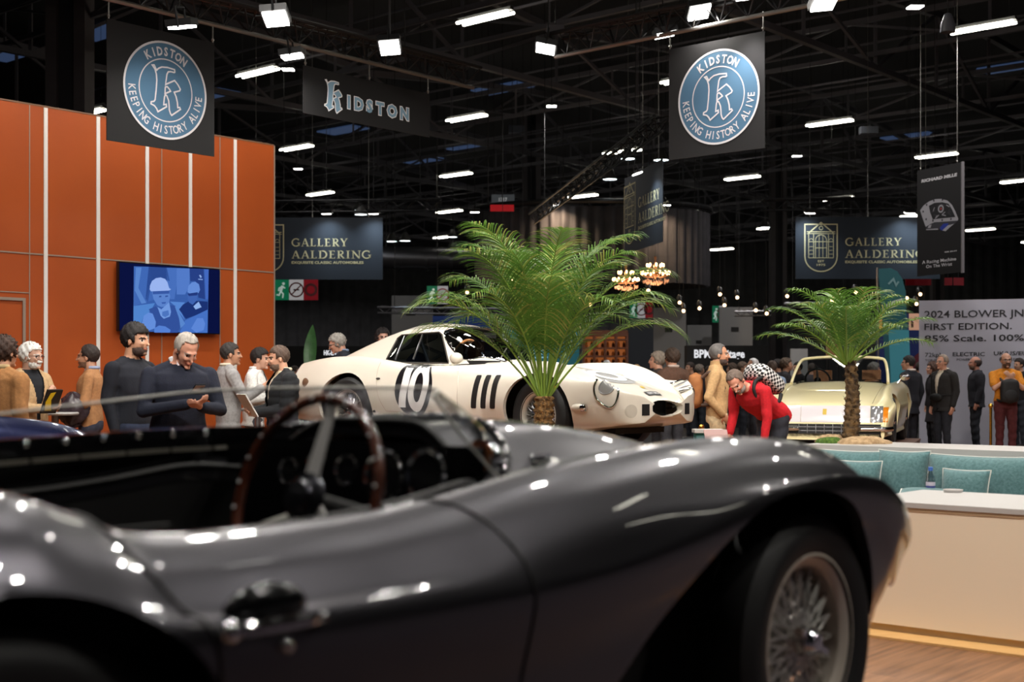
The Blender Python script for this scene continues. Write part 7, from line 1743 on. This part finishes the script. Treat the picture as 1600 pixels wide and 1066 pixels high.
# lit cabinet with shelves of bottles
WALN = mat('cabinet_wood', (110,58,30), .5); CABL = emis('shelf_glow', (214,120,60), .35)
o = thing('display_cabinet', 'warm lit wooden cabinet with arched shelves behind the coupe bonnet', 'cabinet', tuple(P(912, 596, 36))); fr = frame(P(912, 596, 36), (1,0,0)); k = 36/F
b = MB(); b.flat([(0,0),(68*k,0),(68*k,76*k),(0,76*k)], [(0,1,2,3)], fr, CABL, -.3); b.build('back_glow', o, world=True)
for i in range(5):
    b = MB(); p_ = fr[0]+Vector((i*17*k,0,0)); b.box(p_+Vector((0,.15,38*k)), (.06,.35,76*k), WALN); b.build('upright', o, world=True)
for j in range(6):
    b = MB(); b.box(fr[0]+Vector((34*k,.15,j*13*k)), (68*k,.34,.05), WALN); b.build('shelf', o, world=True)
b = MB(); b.box(fr[0]+Vector((34*k,.15,75*k)), (70*k,.36,.16), WALN); b.build('cornice', o, world=True)
rt_ = random.Random(4)
for j in range(1, 6):
    for i in range(8):
        c_ = fr[0]+Vector(((4.5+i*8.4)*k, .12, (j-1)*13*k+.03)); b = MB(); hh = rt_.uniform(.10,.16); b.lathe([(.035,0),(.035,hh*.6),(.012,hh*.8),(.012,hh)], mat('jar_amber', (170,90,40), .2) if (i+j) % 2 else mat('jar_dark', (60,30,22), .2), tuple(c_), n=8)
        tag(b.build('glass_bottle'), 'small bottle on a lit shelf of the warm wooden cabinet', 'bottle', 'bottles in the lit cabinet')
o, fr, w, h = signbox('dark_pillar_panel', 'tall dark slate panel standing beside the lit cabinet', 'panel', 980, 498, 1021, 600, 36, mat('panel_slate', (30,34,42), .7), .5)
# pale partition walls at the far side
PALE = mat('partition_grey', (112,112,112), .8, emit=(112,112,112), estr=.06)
for (x0, y0, x1, y1, Y, lab) in ((1021,481,1072,600,44,'plain grey partition wall with a small black vent near the escape signs'), (1074,508,1112,600,46,'lighter grey partition beside the dark gap, under the small escape sign'), (1124,480,1176,600,45,'grey partition with a black vent beside the pale column'), (612,462,676,560,50,'dim grey partition under the silver truss')):
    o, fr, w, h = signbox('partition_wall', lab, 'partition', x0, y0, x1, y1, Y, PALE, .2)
    b = MB(); b.flat([(w*.35,h*.68),(w*.58,h*.68),(w*.58,h*.74),(w*.35,h*.74)], [(0,1,2,3)], fr, BLACKM, .01); b.build('vent', o, world=True)
# flag banners and colourful panels near the yellow car
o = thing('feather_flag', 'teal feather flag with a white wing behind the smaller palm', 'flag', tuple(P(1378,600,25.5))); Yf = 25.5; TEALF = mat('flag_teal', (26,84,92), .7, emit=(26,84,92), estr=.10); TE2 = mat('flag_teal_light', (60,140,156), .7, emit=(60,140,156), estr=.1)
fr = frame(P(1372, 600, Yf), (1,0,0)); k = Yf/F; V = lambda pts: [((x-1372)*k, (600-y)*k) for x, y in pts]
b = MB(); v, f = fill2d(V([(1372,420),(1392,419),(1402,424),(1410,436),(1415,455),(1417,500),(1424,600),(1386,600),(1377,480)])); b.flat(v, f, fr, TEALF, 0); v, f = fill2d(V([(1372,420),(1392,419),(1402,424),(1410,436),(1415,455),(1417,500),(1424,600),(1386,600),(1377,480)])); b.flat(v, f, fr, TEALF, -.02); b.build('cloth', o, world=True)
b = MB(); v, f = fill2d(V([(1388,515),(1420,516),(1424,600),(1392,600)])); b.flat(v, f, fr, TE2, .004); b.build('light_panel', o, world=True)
b = MB(); v, f = fill2d(V([(1384,476),(1396,470),(1410,466),(1408,474),(1398,480),(1386,484)])); b.flat(v, f, fr, PWH, .006); b.flat(*stroke2(V([(1388,444),(1396,436),(1400,446),(1404,440)]), 3*k), fr, mat('flag_script', (110,150,156), .7), .006); b.build('wing_mark', o, world=True)
b = MB(); b.tube([P(1373,600,Yf), P(1371,418,Yf)], .02, ALU, n=6); b.tube([P(1373,600,Yf), Vector((P(1373,600,Yf).x, Yf, 0))], .02, ALU, n=6); b.build('mast', o, world=True)
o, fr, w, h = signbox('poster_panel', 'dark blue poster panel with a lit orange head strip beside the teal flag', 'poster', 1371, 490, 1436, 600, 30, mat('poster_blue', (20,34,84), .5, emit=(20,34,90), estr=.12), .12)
b = MB(); k = 30/F; b.flat([(0,h-26*k),(14*k,h-26*k),(14*k,h),(0,h)], [(0,1,2,3)], fr, emis('poster_orange', (240,160,80), .55), .01); b.flat([(49*k,h-26*k),(65*k,h-26*k),(65*k,h),(49*k,h)], [(0,1,2,3)], fr, emis('poster_peach', (226,170,140), .55), .01)
b.flat([(52*k,h-22*k),(56*k,h-22*k),(56*k,h-10*k),(52*k,h-10*k)], [(0,1,2,3)], fr, mat('poster_dark', (90,50,50), .6), .015); b.flat(*fill2d([(50*k,0),(65*k,0),(65*k,h*.45),(58*k,h*.4)]), fr, mat('poster_maroon', (96,26,40), .6), .012); b.build('poster_print', o, world=True)
# tan lit panel seen through the smaller palm
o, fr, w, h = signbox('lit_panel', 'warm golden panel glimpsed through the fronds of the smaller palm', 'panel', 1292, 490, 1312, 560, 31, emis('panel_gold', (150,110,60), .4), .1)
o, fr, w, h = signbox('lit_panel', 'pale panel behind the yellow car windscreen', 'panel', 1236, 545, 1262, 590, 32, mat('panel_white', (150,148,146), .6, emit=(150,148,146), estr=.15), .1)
# small warm spots of the far stands
BULB = emis('far_spot', (255,200,140), 10)
for i, (px, py) in enumerate(((1062,473),(1068,486),(1013,454),(1125,460),(1152,465),(1132,477),(1181,485),(1093,482),(1230,463),(1198,490),(1438,460),(1445,487),(1432,475),(1417,466),(830,490),(905,468),(922,476),(730,457),(1337,457),(1300,470))):
    p = P(px, py, 40); o = thing('spot_lamp', 'tiny warm spot lamp glowing on the rigs of the far stands', 'spot light', tuple(p), 0, 'far stand spot lamps')
    b = MB(); b.ball((0,0,0), .05, BULB, 8); b.build('bulb', o); b = MB(); b.lathe([(.07,.0),(.09,.16),(.05,.24),(0,.25)], RIG, (0,.02,.02), (0,.5,.8), 10, False); b.build('can', o); b = MB(); b.tube([(0,.05,.1),(0,.05,13-p.z)], .006, BLACKM, n=4); b.build('stem', o)
# far silver rig bars near the pale column
for (a, c, lab) in ((P(1148,494,44), P(1204,493,44), 'bright silver rig bar to one side of the pale column'), (P(1226,481,44), P(1330,478,44), 'bright silver rig bar behind the smaller palm')):
    rig_truss('stand_truss', a, c, lab, .16, .34, mat('truss_silver'), mat('truss_silver'))
# red flags bunting far right
for i, (x0, x1) in enumerate(((1415,1455),(1476,1488),(1490,1506))):
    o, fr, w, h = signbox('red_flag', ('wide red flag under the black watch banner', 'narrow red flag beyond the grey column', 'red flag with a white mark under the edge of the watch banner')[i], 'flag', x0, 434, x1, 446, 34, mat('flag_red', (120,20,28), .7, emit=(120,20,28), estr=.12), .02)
    b = MB(); b.tube([fr[0]+Vector((w*.5,.02,h)), Vector((fr[0].x+w*.5, fr[0].y+.02, 13))], .01, STEEL, n=4); b.build('hanger', o, world=True)
# brass barrier posts and low signs
post(P(1548,0,17.5)*Vector((1,1,0)), 1.0, 'brass barrier post before the burgundy trousers')
post(P(1096,0,14.6)*Vector((1,1,0)), .82, 'brass barrier post beside the beige trousers')
for (px, Y, lab, m) in ((1106, 11.4, 'small teal topped info plinth at the coupe nose', mat('teal_paint', (40,120,120), .5)), ):
    p = P(px, 0, Y); o = thing('info_stand', lab, 'info stand', (p.x,p.y,0)); b = MB(); b.box((0,0,.45), (.22,.16,.9), m); b.build('stand_body', o); b = MB(); b.box((0,-.01,.915), (.25,.19,.03), LAM); b.build('stand_top', o)
p = P(1119, 0, 10.9); o = thing('info_stand', 'tilted info board read by the bending person in red', 'info stand', (p.x,p.y,0)); b = MB(); b.tube([(0,0,0),(0,0,.86)], .02, BRASS, n=10); b.build('stand_post', o); b = MB(); b.box((0,0,.895), (.19,.14,.012), mat('info_board', (150,110,104), .5), axes=(Vector((1,0,0)), Vector((0,.8,.6)), Vector((0,-.6,.8)))); b.build('stand_board', o); b = MB(); b.lathe([(.11,0),(.11,.012),(0,.02)], BRASS, n=24); b.build('stand_foot', o)
